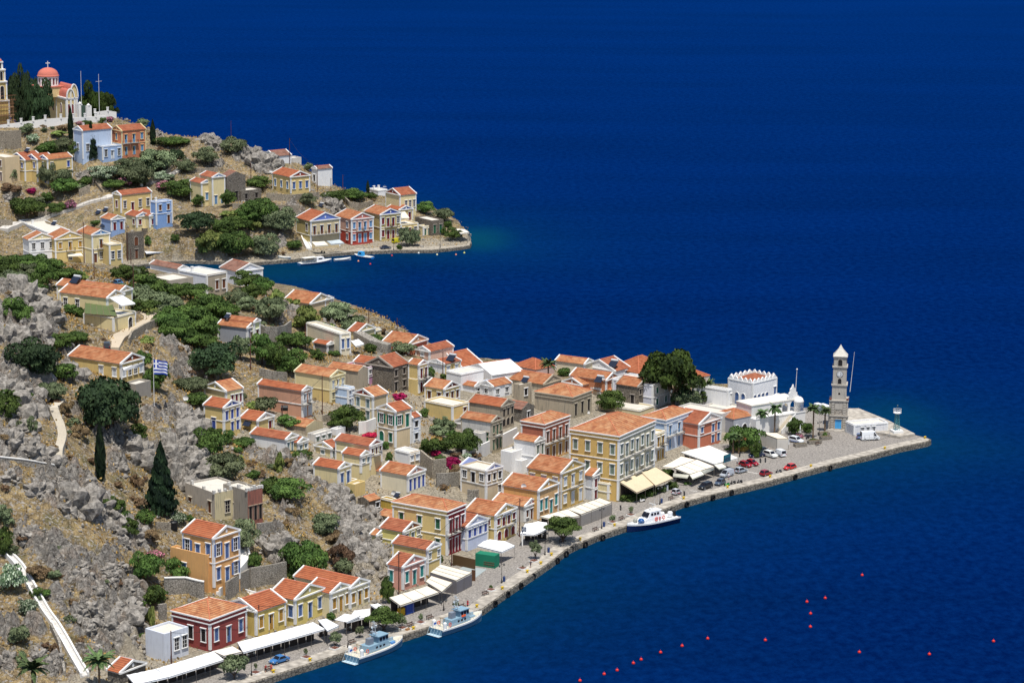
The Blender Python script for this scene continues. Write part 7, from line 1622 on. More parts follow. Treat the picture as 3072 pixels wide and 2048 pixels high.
# ================================================================ boats
def hull_mesh(L, B, Hh, colr, deckc, sheer=.5, tumble=.7, trans=.8, stripe=None, n=18):
    b = MB(); rings = []
    for i in range(n+1):
        t = i/n; x = -L/2+L*t
        w = B/2*(trans+(1-trans)*min(1, t*4))*(1 if t < .5 else math.cos((t-.5)*math.pi)**.62 if t < 1 else 0)
        w = max(w, .02); zt = Hh+sheer*(max(0, t-.35)/.65)**2+.12*sheer*(1-t)
        xr = x+(.10*L*((t-.5)*2)**3 if t > .5 else 0)*0
        rings.append([(x-(L*.05*(t > .8)*(t-.8)*5), w*tumble*.35, -.5), (x, w*tumble, 0.05), (x, w*.96, zt*.75), (x, w, zt*.78), (x, w, zt), (x, w*.93, zt), (x, w*.93, zt-.22)])
    m = len(rings[0])
    for s_ in (1, -1):
        vs = [(p[0], p[1]*s_, p[2]) for r in rings for p in r]; fs = []; mi = []
        o = len(b.v); b.v += vs
        for i in range(n):
            for j in range(m-1):
                q = (i*m+j, (i+1)*m+j, (i+1)*m+j+1, i*m+j+1)
                b.f.append(tuple(o+a for a in (q if s_ < 0 else q[::-1]))); b.m.append(0 if j < 2 else (2 if j == 2 else 1))
    o = len(b.v)
    b.v += [(r[-1][0], r[-1][1], r[-1][2]) for r in rings]+[(r[-1][0], -r[-1][1], r[-1][2]) for r in rings]
    for i in range(n): b.f.append((o+i, o+n+1+i, o+n+2+i, o+i+1)); b.m.append(3)
    r = rings[0]; b.add([(r[0][0], r[0][1], r[0][2]), (r[1][0], r[1][1], r[1][2]), (r[4][0], r[4][1], r[4][2]), (r[4][0], -r[4][1], r[4][2]), (r[1][0], -r[1][1], r[1][2]), (r[0][0], -r[0][1], r[0][2])], [(0,1,2,3,4,5)], 0)
    return b.mesh('hull', [paint(colr, .35, .5), paint((225,225,222), .4, .5), paint(stripe or colr, .35, .5), paint(deckc, .7, .3)])
def boat_root(cr, stern, bow, label, z=0.0, name='boat', cat='boat', zref=1.4):
    A = corner(cr, *stern, zref); B_ = corner(cr, *bow, zref); d = B_-A; d.z = 0
    e = empty(name, ((A+B_)/2).xy.to_3d() + Vector((0,0,z)), math.atan2(d.y, d.x)); T_(e, label, cat); return e, d.length
def bx(e, nm, x0, y0, z0, x1, y1, z1, mt, taper=0.0, rake=0.0):
    b = MB(); b.hexa([(x0,y0,z0),(x1,y0,z0),(x1,y1,z0),(x0,y1,z0),(x0+taper,y0+taper,z1),(x1-rake,y0+taper,z1),(x1-rake,y1-taper,z1),(x0+taper,y1-taper,z1)],0); return b.build(nm, mt, e)
def rail(e, L, B, z, t0, t1, mt=None, n=12):
    b = MB(); 
    for s_ in (1,-1):
        prev = None
        for i in range(n+1):
            t = t0+(t1-t0)*i/n; x = -L/2+L*t; w = B/2*(1 if t < .5 else max(.03, math.cos((t-.5)*math.pi)**.62 if t < .995 else 0.03))*.93
            p = Vector((x, w*s_, z+.35*(max(0,t-.35)/.65)**2)); b.tube(p, p+Vector((0,0,.8)), .025, n=4)
            if prev: b.tube(prev+Vector((0,0,.8)), p+Vector((0,0,.8)), .025, n=4); b.tube(prev+Vector((0,0,.4)), p+Vector((0,0,.4)), .018, n=4)
            prev = p
    b.build('guard_rail', mt or paint((190,190,190),.4), e)
def ring(e, nm, c, r, rr, mt, ax='y', n=14):
    b = MB()
    for i in range(n):
        a0 = 2*math.pi*i/n; a1 = 2*math.pi*(i+1)/n
        f = (lambda a: (c[0]+r*math.cos(a), c[1], c[2]+r*math.sin(a))) if ax == 'y' else (lambda a: (c[0], c[1]+r*math.cos(a), c[2]+r*math.sin(a)))
        b.tube(f(a0), f(a1), rr, n=5, cap=False)
    return b.build(nm, mt, e)
GB = paint((128,156,172), .4, .4); GBd = paint((70,95,115), .5, .4)
def patrol(cr, stern, bow, lab, extra):
    e, L = boat_root(cr, stern, bow, lab, name='patrol_boat', cat='patrol boat'); B = L*.29; Hh = 1.5
    link('hull', hull_mesh(L, B, Hh, (92,128,150), (196,190,172), .6, .8, .9, (170,190,200)), e)
    Z = Hh-.1
    bx(e,'cabin', -L*.26,-B*.30,Z, L*.16,B*.30,Z+1.35, GB, .12, .5)
    w = bx(e,'wheelhouse', -L*.05,-B*.26,Z+1.35, L*.15,B*.26,Z+2.75, GB, .12, .45)
    bx(e,'roof', -L*.07,-B*.29,Z+2.75, L*.14,B*.29,Z+2.87, GB)
    for s_ in (-1,1):
        for i in range(3): bx(w,'window', -L*.035+i*L*.06, s_*B*.26-.06, Z+1.85, L*.008+i*L*.06, s_*B*.26+.06, Z+2.5, GLASS, .03)
        for i in range(3): bx(e,'porthole', -L*.12+i*L*.07, s_*B*.295-.05, Z+.55, -L*.085+i*L*.07, s_*B*.295+.05, Z+.95, GLASS)
    for i in range(3): bx(w,'window', L*.128, -B*.2+i*B*.15, Z+1.9, L*.15, -B*.2+i*B*.15+B*.12, Z+2.5, GLASS)
    bx(e,'funnel', -L*.20,-B*.12,Z+1.35,-L*.11,B*.12,Z+2.7, paint((120,128,138),.5), .06)
    b = MB(); mx = -L*.06
    for s_ in (-1,1): b.tube((mx,s_*.5,Z+2.8),(mx-.2,s_*.12,Z+6.2),.06,n=5)
    for z in (3.8,4.8,5.8): b.tube((mx-.1,-.7,Z+z),(mx-.1,.7,Z+z),.05,n=4)
    b.ball((mx,.6,Z+4.5),.28,5); b.ball((mx,-.5,Z+5.2),.22,5); b.box(mx-.1,-1.0,Z+3.5,mx+.1,1.0,Z+3.65); b.build('mast', paint((196,204,208),.5), e)
    for s_ in (-1,1):
        b = MB(); b.lathe([(.3,0),(.42,.1),(.42,1.5),(.3,1.7),(.05,1.75)],(-L*.42,s_*B*.36,Z-.1),10); b.build('liferaft', paint((228,228,225),.5), e)
    ring(e,'lifebuoy',(-L*.30,-B*.33,Z+.7),.36,.09,paint((214,80,40),.6)); ring(e,'lifebuoy',(-L*.34,B*.3,Z+.7),.36,.09,paint((214,80,40),.6))
    bx(e,'deck_locker', L*.20,-B*.16,Z-.05,L*.31,B*.10,Z+.5, GB, .05)
    bx(e,'gun_cover', L*.24,-.25,Z+.5,L*.30,.25,Z+1.2, paint((150,168,176),.6), .1)
    b = MB(); b.box(-L*.5-1.1,-B*.4,.15,-L*.5,B*.4,.25); [b.tube((-L*.5-1.05,-B*.38+i*B*.19,.2),(-L*.5+.2,-B*.38+i*B*.19,Z+.9),.03,n=4) for i in range(5)]; b.tube((-L*.5+.2,-B*.38,Z+.9),(-L*.5+.2,B*.38,Z+.9),.03,n=4); b.build('swim_platform', paint((176,196,206),.5), e)
    rail(e, L, B, Z, .12, .96)
    b = MB(); b.tube((-L*.36,-.6,Z),(-L*.36,-.6,Z+2),.05,n=4); b.tube((-L*.36,.6,Z),(-L*.36,.6,Z+2),.05,n=4); b.tube((-L*.36,-.8,Z+2),(-L*.36,.8,Z+2),.06,n=4); b.build('gallows', paint((150,120,70),.6), e)
    if extra: bx(e,'life_vest_roll', -L*.03,-B*.31,Z+1.4,L*.05,-B*.20,Z+1.75, paint((220,90,40),.7), .06)
    else: bx(e,'blue_tarpaulin', L*.20,-B*.28,Z+.02,L*.27,-B*.14,Z+.5, paint((40,120,190),.7), .05)
    b = MB(); b.add([(-L*.5+.2,0,Z+1.2),(-L*.5-.5,.1,Z+1.1),(-L*.5-.5,.1,Z+1.6),(-L*.5+.2,0,Z+1.7)],[(0,1,2,3)],0); b.build('ensign', paint((50,90,170),.7), e)
    return e
patrol('U', (1150,1210), (1835,960), 'nearer blue-grey patrol boat moored at the lower quay, stern left', 0)
patrol('P', (1345,1500), (2065,1250), 'farther blue-grey patrol boat with an orange roll on its cabin roof', 1)
# white coastguard cutter with navy hull (bow left)
e, L = boat_root('K', (2258,1352), (1690,1480), 'white motor cutter with a navy hull and orange lifebuoys at mid quay', name='motor_cutter', cat='boat', zref=1.6); B = L*.27; Hh = 1.7; Z = Hh-.1
link('hull', hull_mesh(L, B, Hh, (16,34,74), (222,222,220), .5, .8, .92, (16,34,74)), e)
WP = paint((232,232,232),.35,.5)
c = bx(e,'cabin', -L*.14,-B*.32,Z, L*.27,B*.32,Z+1.2, WP, .1, L*.10); w = bx(e,'wheelhouse', -L*.13,-B*.29,Z+1.15, L*.14,B*.29,Z+2.7, WP, .15, L*.06); bx(e,'roof', -L*.15,-B*.27,Z+2.7, L*.075,B*.27,Z+2.85, WP, .1)
for s_ in (-1,1):
    for i in range(3): bx(w,'window', -L*.09+i*L*.06, s_*B*.27-.08, Z+1.75, -L*.045+i*L*.06, s_*B*.27+.08, Z+2.35, GLASS, .05)
for i in range(2): b = MB(); y = -B*.24+i*B*.26; b.hexa([(L*.128,y,Z+1.5),(L*.15,y,Z+1.5),(L*.15,y+B*.22,Z+1.5),(L*.128,y+B*.22,Z+1.5),(L*.09,y+.05,Z+2.5),(L*.105,y+.05,Z+2.5),(L*.105,y+B*.22-.05,Z+2.5),(L*.09,y+B*.22-.05,Z+2.5)],0); b.build('windscreen', GLASS, w)
for i in (0,1): ring(e,'lifebuoy',(-L*.02-i*L*.15,B*.345,Z+.75),.42,.11,paint((222,84,48),.6)); ring(e,'lifebuoy',(-L*.02-i*L*.15,-B*.345,Z+.75),.42,.11,paint((222,84,48),.6))
bx(e,'fire_box', -L*.10,B*.33,Z+.3,-L*.08,B*.37,Z+1.1, paint((180,20,30),.5))
for i, x in enumerate((-.24,-.36)): b = MB(); b.lathe([(.1,-.7),(.62,-.6),(.66,.5),(.5,.75),(.05,.8)],(-L*abs(x),0.5 if i else -.4,Z+.75),12); b.build('liferaft', WP, e)
b = MB(); b.ball((L*.255,.8,Z+.75),.85,8,sz=.9); b.build('fender_ball', paint((20,80,140),.4), e, True); b = MB(); b.ball((L*.28,-.9,Z+.65),.55,8,sz=1.1); b.build('fender_ball', paint((150,150,140),.5), e, True)
bx(e,'outboard_engine', -L*.485,-.5,Z,-L*.45,.5,Z+1.3, paint((26,26,30),.4), .12)
b = MB(); b.tube((-L*.02,0,Z+2.8),(-L*.02,0,Z+4.2),.07,n=5); b.box(-L*.02-.1,-1.2,Z+4.2,-L*.02+.1,1.2,Z+4.35); b.ball((L*.03,0,Z+3.2),.32,6); b.tube((-L*.10,-.8,Z+2.8),(-L*.10,-.8,Z+5.5),.03,n=4); b.tube((-L*.10,.8,Z+2.8),(-L*.10,.8,Z+5.8),.03,n=4); b.build('mast', paint((215,215,210),.5), e)
rail(e, L, B, Z, .16, .97)
# fishing boat, inner bay
e, L = boat_root('C', (925,1440), (1370,1425), 'blue and white wooden fishing boat in the inner bay, partly behind trees', name='fishing_boat', cat='fishing boat', zref=1.4); B = L*.28; Z = 1.2
link('hull', hull_mesh(L, B, 1.3, (28,82,150), (190,190,180), 1.3, .75, .6, (225,228,232)), e)
w = bx(e,'wheelhouse', -L*.02,-B*.22,Z, L*.20,B*.22,Z+2.2, WP, .1); bx(e,'roof', -L*.04,-B*.26,Z+2.2, L*.21,B*.26,Z+2.35, paint((90,180,215),.5))
for i in range(2): bx(w,'window', L*.01+i*L*.09,-B*.24,Z+1.3,L*.07+i*L*.09,-B*.2,Z+1.9, GLASS)
b = MB(); b.tube((-L*.32,0,Z),(-L*.32,0,Z+8),.09,.05,6); b.tube((L*.15,0,Z+2.3),(-L*.4,0,Z+2.6),.05,n=4); b.build('mast', WP, e); rail(e, L, B, Z, .1, .5)
bx(e,'stern_box', -L*.45,-B*.2,Z,-L*.33,B*.2,Z+.8, paint((170,200,215),.6)); bx(e,'net_pile', -L*.2,-B*.2,Z,-L*.1,B*.1,Z+.5, paint((190,170,40),.8), .1)
# small boats by the far quay
def small_boat(cr, stern, bow, lab, hc, cabin=None, top=None, B=.32, Hh=.75, z=0.0, zref=.8):
    e, L = boat_root(cr, stern, bow, lab, name='small_boat', cat='boat', z=z, zref=zref+z); Bm = L*B
    link('hull', hull_mesh(L, Bm, Hh, hc, (205,205,198), .45, .7, .75, (225,226,226)), e)
    if cabin:
        c = bx(e,'cabin', L*.0,-Bm*.32,Hh-.1,L*.26,Bm*.32,Hh+1.6, paint(cabin,.4), .12, L*.05)
        for s_ in (-1,1): bx(c,'window', L*.05,s_*Bm*.3-.04,Hh+.75,L*.17,s_*Bm*.3+.04,Hh+1.25, GLASS)
    if top:
        b = MB(); b.box(-L*.38,-Bm*.36,Hh+1.75,0,Bm*.36,Hh+1.85); 
        for x in (-L*.37,-.1):
            for y in (-Bm*.34,Bm*.34): b.tube((x,y,Hh-.2),(x,y,Hh+1.75),.04,n=4)
        b.build('canopy', paint(top,.6), e)
    for t in (-.2,.15): bx(e,'thwart', L*t,-Bm*.42,Hh-.18,L*t+.3,Bm*.42,Hh-.1, paint((180,160,130),.7))
    return e
small_boat('D', (350,1050), (705,1010), 'white cabin boat with a canopy beside the far quay', (70,120,165), (232,232,232), (222,218,206), .26, .9)
small_boat('D', (735,1005), (915,990), 'open white boat between the cabin boat and the blue boat', (200,205,205))
small_boat('D', (1150,980), (950,952), 'bright blue caique beside the far quay', (30,120,190), (50,150,210))
small_boat('D', (262,985), (120,980), 'pale rowing boat pulled up on the far quay', (176,186,186), z=1.4, zref=.6)
small_boat('B', (1080,1495), (975,1470), 'small boat under a blue cover behind the white house at the bay', (40,100,190), (40,100,200))
small_boat('S', (-9999,0),(0,0),'x',(0,0,0)) if False else None
e = small_boat('L', (2330,940), (2075,850), 'white tour boat moored behind the clock tower', (225,225,228), (228,230,232), (228,228,228), .25, 2.2, zref=2.2)
# ---- dinghy-like tyres along the quay wall
tyre = None
for i, (cr, x, y) in enumerate([('N',460,1120),('N',795,1035),('N',1035,970),('N',1575,830),('N',1850,770),('N',2095,690),('N',2300,655),('W',1780,545),('W',1590,635),('W',1385,715),('W',1160,825),('W',1055,905),('W',770,1090),('W',625,1200),('W',470,1300),('W',320,1410),('W',1215,770)]):
    P = corner(cr, x, y, .75)
    if tyre is None:
        b = MB(); n = 16
        for k in range(n):
            a0 = 2*math.pi*k/n; a1 = 2*math.pi*(k+1)/n; b.tube((.62*math.cos(a0),0,.62*math.sin(a0)),(.62*math.cos(a1),0,.62*math.sin(a1)),.26,n=8,cap=False)
        tyre = b.mesh('tyre_fender', paint((20,20,22),.8,.2))
    o = link('tyre_fender', tyre, None, P+Vector((.25,-.25,0)), R(48)); tag(o, 'black tyre fender hanging on the stone quay wall', 'tyre', 'tyre fenders along the quay wall')
# ---- buoys
bm0 = None
names = ['rightmost red buoy in the pair nearest the top of the buoys','','']
BU = [(1554,43,'red buoy highest on the open water'),(1372,156,'red buoy just right of the vertical trio'),(1282,174,'top buoy left of the vertical line'),(1300,232,'middle buoy of the vertical line'),(1299,297,'lowest buoy of the vertical line'),
 (793,355,'last buoy at the upper right end of the diagonal line'),(1077,363,'lone red buoy between the diagonal and vertical lines'),(667,391,'seventh buoy up the diagonal line'),(561,423,'sixth buoy up the diagonal line'),(465,458,'fifth buoy up the diagonal line, one of a close pair'),
 (427,476,'fourth buoy up the diagonal line, lower of a close pair'),(347,511,'third buoy up the diagonal line'),(283,530,'second buoy up the diagonal line'),(164,562,'first buoy of the diagonal line at the bottom edge'),(1540,422,'left buoy of the three at lower right'),(1885,432,'middle buoy of the three at lower right'),(2201,368,'rightmost buoy near the right edge')]
def buoy(P, lab, c=(200,40,30), r=.36, g='red mooring buoys on the sea'):
    b = MB(); b.ball((0,0,.15),r,7); b.tube((0,0,.15),(0,0,.15+r*1.7),.05,n=5); o = b.build('buoy', paint(c,.5)); o.location = P; T_(o, lab, 'buoy', g); return o
for x, y, lb in BU: buoy(at((1640+x*.609, 1700+y*.609), 0), lb)
for i, (x, y, c, lb) in enumerate([(995,1030,(222,150,110),'pale orange buoy near the blue caique'),(1125,1062,(190,50,60),'red buoy farther out from the blue caique'),(1360,970,(190,60,60),'red buoy below the grey car on the far quay'),(1650,942,(225,225,215),'white buoy close to the far sea wall'),(1850,960,(225,220,170),'yellowish buoy near the far steps'),(2055,960,(222,140,110),'orange buoy near the far tip'),(2145,940,(215,215,120),'small yellow buoy nearest the far tip')]):
    buoy(corner('D', x, y, 0), lb, c, .38, 'buoys off the far quay')
# ================================================================ vehicles
CARC = {}
def car_parts(kind):
    if kind in CARC: return CARC[kind]
    L_, W_2, Hh = dict(hatch=(3.7,.83,1.5), sedan=(4.5,.88,1.43), suv=(4.4,.9,1.7), mini=(2.7,.78,1.52), van=(4.3,.88,1.85), bigvan=(5.4,1.0,2.5))[kind]
    hb = {'van':.95,'bigvan':1.15,'suv':1.0}.get(kind,.85); x0, x1 = -L_/2, L_/2
    prof = [(x0,.35),(x0+.05,hb-.1),(x0+.25,hb)]
    if kind == 'sedan': gh = [(x0+.75,hb+.02),(x0+1.35,Hh),(x1-1.9,Hh),(x1-1.25,hb+.02)]
    elif kind in ('van','bigvan'): gh = [(x0+.03,hb),(x0+.12,Hh),(x1-1.5,Hh),(x1-.75,hb)]
    elif kind == 'mini': gh = [(x0+.1,hb),(x0+.3,Hh),(x1-1.1,Hh),(x1-.45,hb)]
    else: gh = [(x0+.12,hb),(x0+.5,Hh),(x1-1.7,Hh),(x1-1.05,hb)]
    body = MB(); low = [(x0,.3),(x0-.02,.55),(x0+.08,hb-.05),(x0+.2,hb),(x1-1.0 if kind != 'mini' else x1-.5,hb),(x1-.15,hb-.18 if kind not in('van','bigvan') else hb-.15),(x1,.55),(x1-.02,.3)]
    n = len(low)
    for s_, yy in ((1, W_2),(-1,-W_2)): body.add([(x, yy, z) for x, z in low], [tuple(range(n)) if s_ < 0 else tuple(range(n-1,-1,-1))], 0)
    for i in range(n):
        a, c = low[i], low[(i+1) % n]; body.add([(a[0],-W_2,a[1]),(c[0],-W_2,c[1]),(c[0],W_2,c[1]),(a[0],W_2,a[1])],[(0,3,2,1)],0)
    wi = .14
    g4 = gh; top = [(x, z) for x, z in g4]
    # roof and pillars
    A = [(g4[0][0], W_2-.02, g4[0][1]), (g4[1][0], W_2-wi, g4[1][1]), (g4[2][0], W_2-wi, g4[2][1]), (g4[3][0], W_2-.02, g4[3][1])]
    Bm = [(x, -y, z) for x, y, z in A]
    body.add(A+Bm, [(3,2,1,0),(4,5,6,7),(1,2,6,5),(0,1,5,4),(2,3,7,6)], 0)
    gl = MB()
    def inset(p, k, off):
        c = sum((Vector(q) for q in p), Vector())/len(p); nrm = (Vector(p[1])-Vector(p[0])).cross(Vector(p[2])-Vector(p[0])).normalized()
        return [Vector(q).lerp(c, k)+nrm*off for q in p]
    def pane(p, k=.13): 
        q = inset(p, k, .012); c = sum(q, Vector())/4
        if (q[0]-Vector((0,0,1))).dot((q[1]-q[0]).cross(q[2]-q[0])) < -1e9: pass
        gl.add(q, [(0,1,2,3)], 0); q2 = inset(p, k, -.012); gl.add(q2, [(3,2,1,0)], 0)
    if kind in ('van','bigvan'):
        xm = x1-1.9; f = lambda P_: P_
        for s_ in (1,-1):
            a = [(xm, s_*(W_2-.03), hb+.05), (xm, s_*(W_2-wi+.01), Hh-.25), (x1-1.5, s_*(W_2-wi+.01), Hh-.25), (x1-.95, s_*(W_2-.03), hb+.05)]
            pane(a, .05)
    else:
        for Q in (A, Bm): pane(Q, .12)
    pane([A[3], A[2], Bm[2], Bm[3]], .1); pane([A[0], Bm[0], Bm[1], A[1]], .14)
    wh = MB(); wh.tube((0,-.11,0),(0,.11,0),.31,n=14,mi=0); wh.tube((0,-.125,0),(0,.125,0),.19,n=10,mi=1)
    hl = MB(); hl.box(-.03,-.16,-.09,.05,.16,.09,0)
    CARC[kind] = (body, gl, wh.mesh('wheel',[paint((24,24,26),.8), paint((150,150,152),.4)]), hl.mesh('headlight', paint((225,228,222),.2,.6)), hl.mesh('tail_light', paint((160,20,24),.3,.6)), L_, W_2, hb)
    CARC[kind+'g'] = gl.mesh('windows', GLASS); return CARC[kind]
CARB = {}
def car(cr, x, y, heading, kind, c, label, z=QZ, far=False, two=None):
    # x, y is the pixel of the ground under the car's centre; heading as a second pixel towards the front
    P = corner(cr, x, y, z); F = corner(cr, *heading, z); d = F-P; rz = math.atan2(d.y, d.x)
    parts = car_parts(kind); k = (kind, c)
    if k not in CARB: CARB[k] = parts[0].mesh('body', paint(c, .25, .6, .03))
    e = empty('parked_van' if 'van' in kind else 'parked_car', P, rz); T_(e, label, 'van' if 'van' in kind else 'car', 'cars and vans parked around the harbour')
    link('body', CARB[k], e); link('windows', CARC[kind+'g'], e)
    L_, W2_, hb = parts[5:8]
    for sx in (-1,1):
        for sy in (-1,1): link('wheel', parts[2], e, (sx*L_*.31, sy*(W2_-.08), .31))
    for sy in (-1,1): link('headlight', parts[3], e, (L_/2-.03, sy*(W2_-.25), .68)); link('tail_light', parts[4], e, (-L_/2-.0, sy*(W2_-.2), .75))
    for sy in (-1,1): b = MB(); b.box(L_*.18,sy*W2_-.0 if sy > 0 else -W2_-.16,hb+.02,L_*.18+.14,W2_+.16 if sy > 0 else -W2_,hb+.17,0); b.build('wing_mirror', paint(c,.3,.5,.03), e)
    if two: b = MB(); b.box(-L_*.42,-W2_-.012,.4,L_*.42,W2_+.012,.42+.16,0); b.build('side_stripe', paint(two,.4), e)
    return e
RDc = (150,18,34)
car('T',1715,1320,(1600,1355),'sedan',(58,112,168),'blue saloon car on the lower quay near the bottom edge')
car('N',340,990,(420,965),'mini',(190,190,194),'tiny red and white two-tone car nearest the tan awning',two=(170,40,50))
car('N',710,915,(610,945),'suv',(24,28,34),'black off-road car at the left end of the quayside car row')
car('N',895,865,(830,895),'hatch',(70,82,100),'slate grey hatchback next to the black off-road car')
car('N',985,760,(885,790),'van',(168,174,184),'silver van parked at the café corner')
car('N',1165,710,(1245,690),'hatch',(160,168,178),'silver hatchback behind the silver van')
car('N',1225,635,(1310,655),'hatch',RDc,'dark red hatchback, left of the two parked side by side')
car('N',1310,615,(1400,635),'hatch',RDc,'dark red hatchback, right of the two parked side by side')
car('N',1485,745,(1580,720),'hatch',(140,20,34),'crimson hatchback alone by the quay edge bollard')
car('N',1790,670,(1700,690),'hatch',(190,40,36),'bright red hatchback alone farthest right on the car park')
car('N',1365,510,(1260,520),'sedan',(22,38,70),'navy saloon car under the small tree')
car('N',1430,450,(1340,460),'sedan',(40,60,70),'dark green-grey car behind the navy saloon')
car('N',1540,510,(1630,535),'suv',(222,222,216),'white small off-road car beside the white van')
car('N',1660,495,(1570,460),'van',(222,224,226),'white panel van between the white off-road car and the open square')
car('N',1870,325,(1960,345),'suv',(218,222,226),'white patrol car with blue stripes beside the kiosk',two=(50,90,160))
car('M',1320,1360,(1430,1355),'bigvan',(226,228,230),'big white high-roofed van in front of the harbour shed')
car('M',1190,1340,(1200,1290),'hatch',(84,104,140),'blue-grey hatchback left of the big white van')
car('D',1410,825,(1480,812),'van',(196,190,30),'bright yellow van on the far quay',z=2.0)
car('D',1290,890,(1360,885),'sedan',(60,68,82),'dark grey car on the far quay road',z=1.5)
car('C',1010,625,(1020,590),'hatch',(96,140,80),'light green hatchback on the far uphill road',z=13.5)
car('C',1625,1300,(1700,1290),'hatch',(110,122,140),'silver-blue hatchback beside the white pergola',z=1.7)
car('C',1790,1285,(1860,1275),'sedan',(36,44,56),'dark car half under the white pergola',z=1.7)
P = gpt('E',1180,345); car('E',1180,345,(1110,330),'sedan',(70,116,158),'light blue car behind the hill house roof',z=P.z+.1)
P = gpt('E',1080,985); car('E',1080,985,(1090,940),'suv',(52,58,64),'dark estate car above the yellow villa roof',z=P.z+.1)
# scooters and motorbikes
MBK = {}
def bike(cr, x, y, h2, c, label, z=QZ, sc=1.0):
    P = corner(cr, x, y, z); F = corner(cr, *h2, z); rz = math.atan2((F-P).y, (F-P).x); e = empty('motor_scooter', P, rz); T_(e, label, 'scooter', 'scooters and motorbikes on the quay')
    for xx in (-.6,.65): b = MB(); b.tube((xx,-.06,.28),(xx,.06,.28),.28,n=12); b.build('wheel', paint((22,22,24),.8), e)
    b = MB(); b.hexa([(-.75,-.14,.4),(.1,-.16,.3),(.1,.16,.3),(-.75,.14,.4),(-.7,-.12,.75),(.0,-.12,.68),(.0,.12,.68),(-.7,.12,.75)]); b.hexa([(.05,-.18,.28),(.5,-.2,.3),(.5,.2,.3),(.05,.18,.28),(.05,-.18,.36),(.5,-.2,.4),(.5,.2,.4),(.05,.18,.36)])
    b.hexa([(.45,-.2,.3),(.6,-.1,.3),(.6,.1,.3),(.45,.2,.3),(.36,-.18,.95),(.46,-.08,1.0),(.46,.08,1.0),(.36,.18,.95)]); b.build('body', paint(c,.3,.6,.03), e)
    b = MB(); b.box(-.7,-.13,.75,-.05,.13,.84); b.build('seat', paint((30,28,28),.7), e)
    b = MB(); b.tube((.45,-.32,1.02),(.45,.32,1.02),.03,n=5); b.tube((.6,0,.28),(.42,0,1.02),.035,n=5); b.build('handlebar', paint((60,60,62),.4), e)
for i_, a in enumerate([('K',1865,1195,(1820,1200),(226,226,226),'white scooter by the hedge of the tan awning'),('K',1615,1285,(1600,1250),(60,60,64),'dark scooter on the pale pavement left of the white scooter'),('P',1860,815,(1870,760),(226,226,226),'white scooter beside the closed cream canopy'),
  ('P',1845,1125,(1850,1070),(190,20,34),'red scooter beside the bench behind the farther patrol boat'),('N',985,885,(940,890),(30,150,60),'green motorbike at the quay car row'),('N',1065,860,(1030,865),(40,40,44),'black motorbike, left of the pair beyond the green one'),('N',1150,850,(1110,855),(34,34,40),'black motorbike, right of the pair beyond the green one'),
  ('N',1650,715,(1600,718),(70,72,78),'grey motorbike between the crimson and bright red cars'),('N',1415,580,(1400,560),(40,42,48),'black scooter, left one beside the dark red hatchbacks'),('N',1480,575,(1470,555),(50,50,56),'black scooter, right one beside the dark red hatchbacks'),('N',440,1005,(430,980),(30,30,34),'black motorbike touching the tiny two-tone car'),
  ('N',1160,610,(1130,630),(150,30,40),'dark red scooter among people at the café corner'),('N',2020,280,(1990,290),(36,36,40),'black scooter under the shrubs by the white steps'),('N',1150,505,(1160,480),(44,44,50),'black scooter beside the fan palm trunks'),('D',610,935,(660,935),(60,64,70),'grey motorbike in front of the far cream awning')]):
    bike(*a, **({'z': 1.6} if a[0] == 'D' else {}))
# ================================================================ street furniture
def lamp(cr, x, yb, yt, label, z=QZ, arms=2):
    P = corner(cr, x, yb, z); h = hgt(cr, x, yt, P); e = empty('street_lamp', P, R(50)); T_(e, label, 'street lamp', 'street lamps along the quay')
    b = MB(); b.lathe([(.22,0),(.22,.3),(.12,.5),(.1,1.1)],(0,0,0),8); b.tube((0,0,1),(0,0,h),.07,.045,6)
    if arms: b.tube((-.8,0,h-.5),(.8,0,h-.5),.04,n=5); b.tube((-.8,0,h-.5),(-.4,0,h-1),.03,n=4); b.tube((.8,0,h-.5),(.4,0,h-1),.03,n=4)
    b.build('post', IRON, e)
    for s_ in ((-1,1) if arms else (0,)):
        b = MB(); b.lathe([(.09,-.42),(.2,-.05),(.24,0),(.05,.22)],(s_*.8,0,h-.52 if arms else h+.4),6); b.build('lantern', paint((70,74,74),.4), e)
for a in [('T',1390,1480,1175,'black lamp post by the two walkers near the bottom'),('U',1098,1090,770,'black lamp post just left of the nearer patrol boat'),('P',1468,1200,1010,'black lamp post rising behind the farther patrol boat'),('O',1905,1640,1330,'double lantern post between the green stall and the bollards'),('W',920,840,545,'double lantern post left of the big quayside tree'),
  ('W',1587,530,255,'double lantern post right of the big quayside tree'),('N',125,1125,870,'double lantern post behind the white cutter'),('N',1395,520,330,'slim pole beside the small tree at the parked cars'),('L',2185,1200,1010,'dark lamp post between the two small palms'),('D',1378,905,750,'slim lamp post beside the far grey car'),('D',1883,880,730,'slim lamp post on the far square')]:
    lamp(*a[:5], z=2.0 if a[0] == 'D' else QZ, arms=0 if 'slim' in a[4] else 2)
BOL = [('T',1648,1442),('T',2078,1305),('U',585,1262),('U',95,1415),('U',1985,840),('P',990,1500),('P',1990,1150),('O',2268,1488),('W',120,1447),('W',420,1240),('W',712,1038),('W',998,842),('W',873,945),('W',1335,662),('W',1740,497),('N',432,1052),('N',995,910),('N',1540,775),('N',2063,640),('M',1515,1478),('M',2030,1345)]
b = MB(); b.lathe([(.3,0),(.25,.15),(.22,.4),(.34,.5),(.34,.62),(.2,.7)],(0,0,0),10); b.box(-.5,-.16,.42,.5,.16,.58); bolm = b.mesh('mooring_bollard', paint((196,164,34),.6))
used_b = []
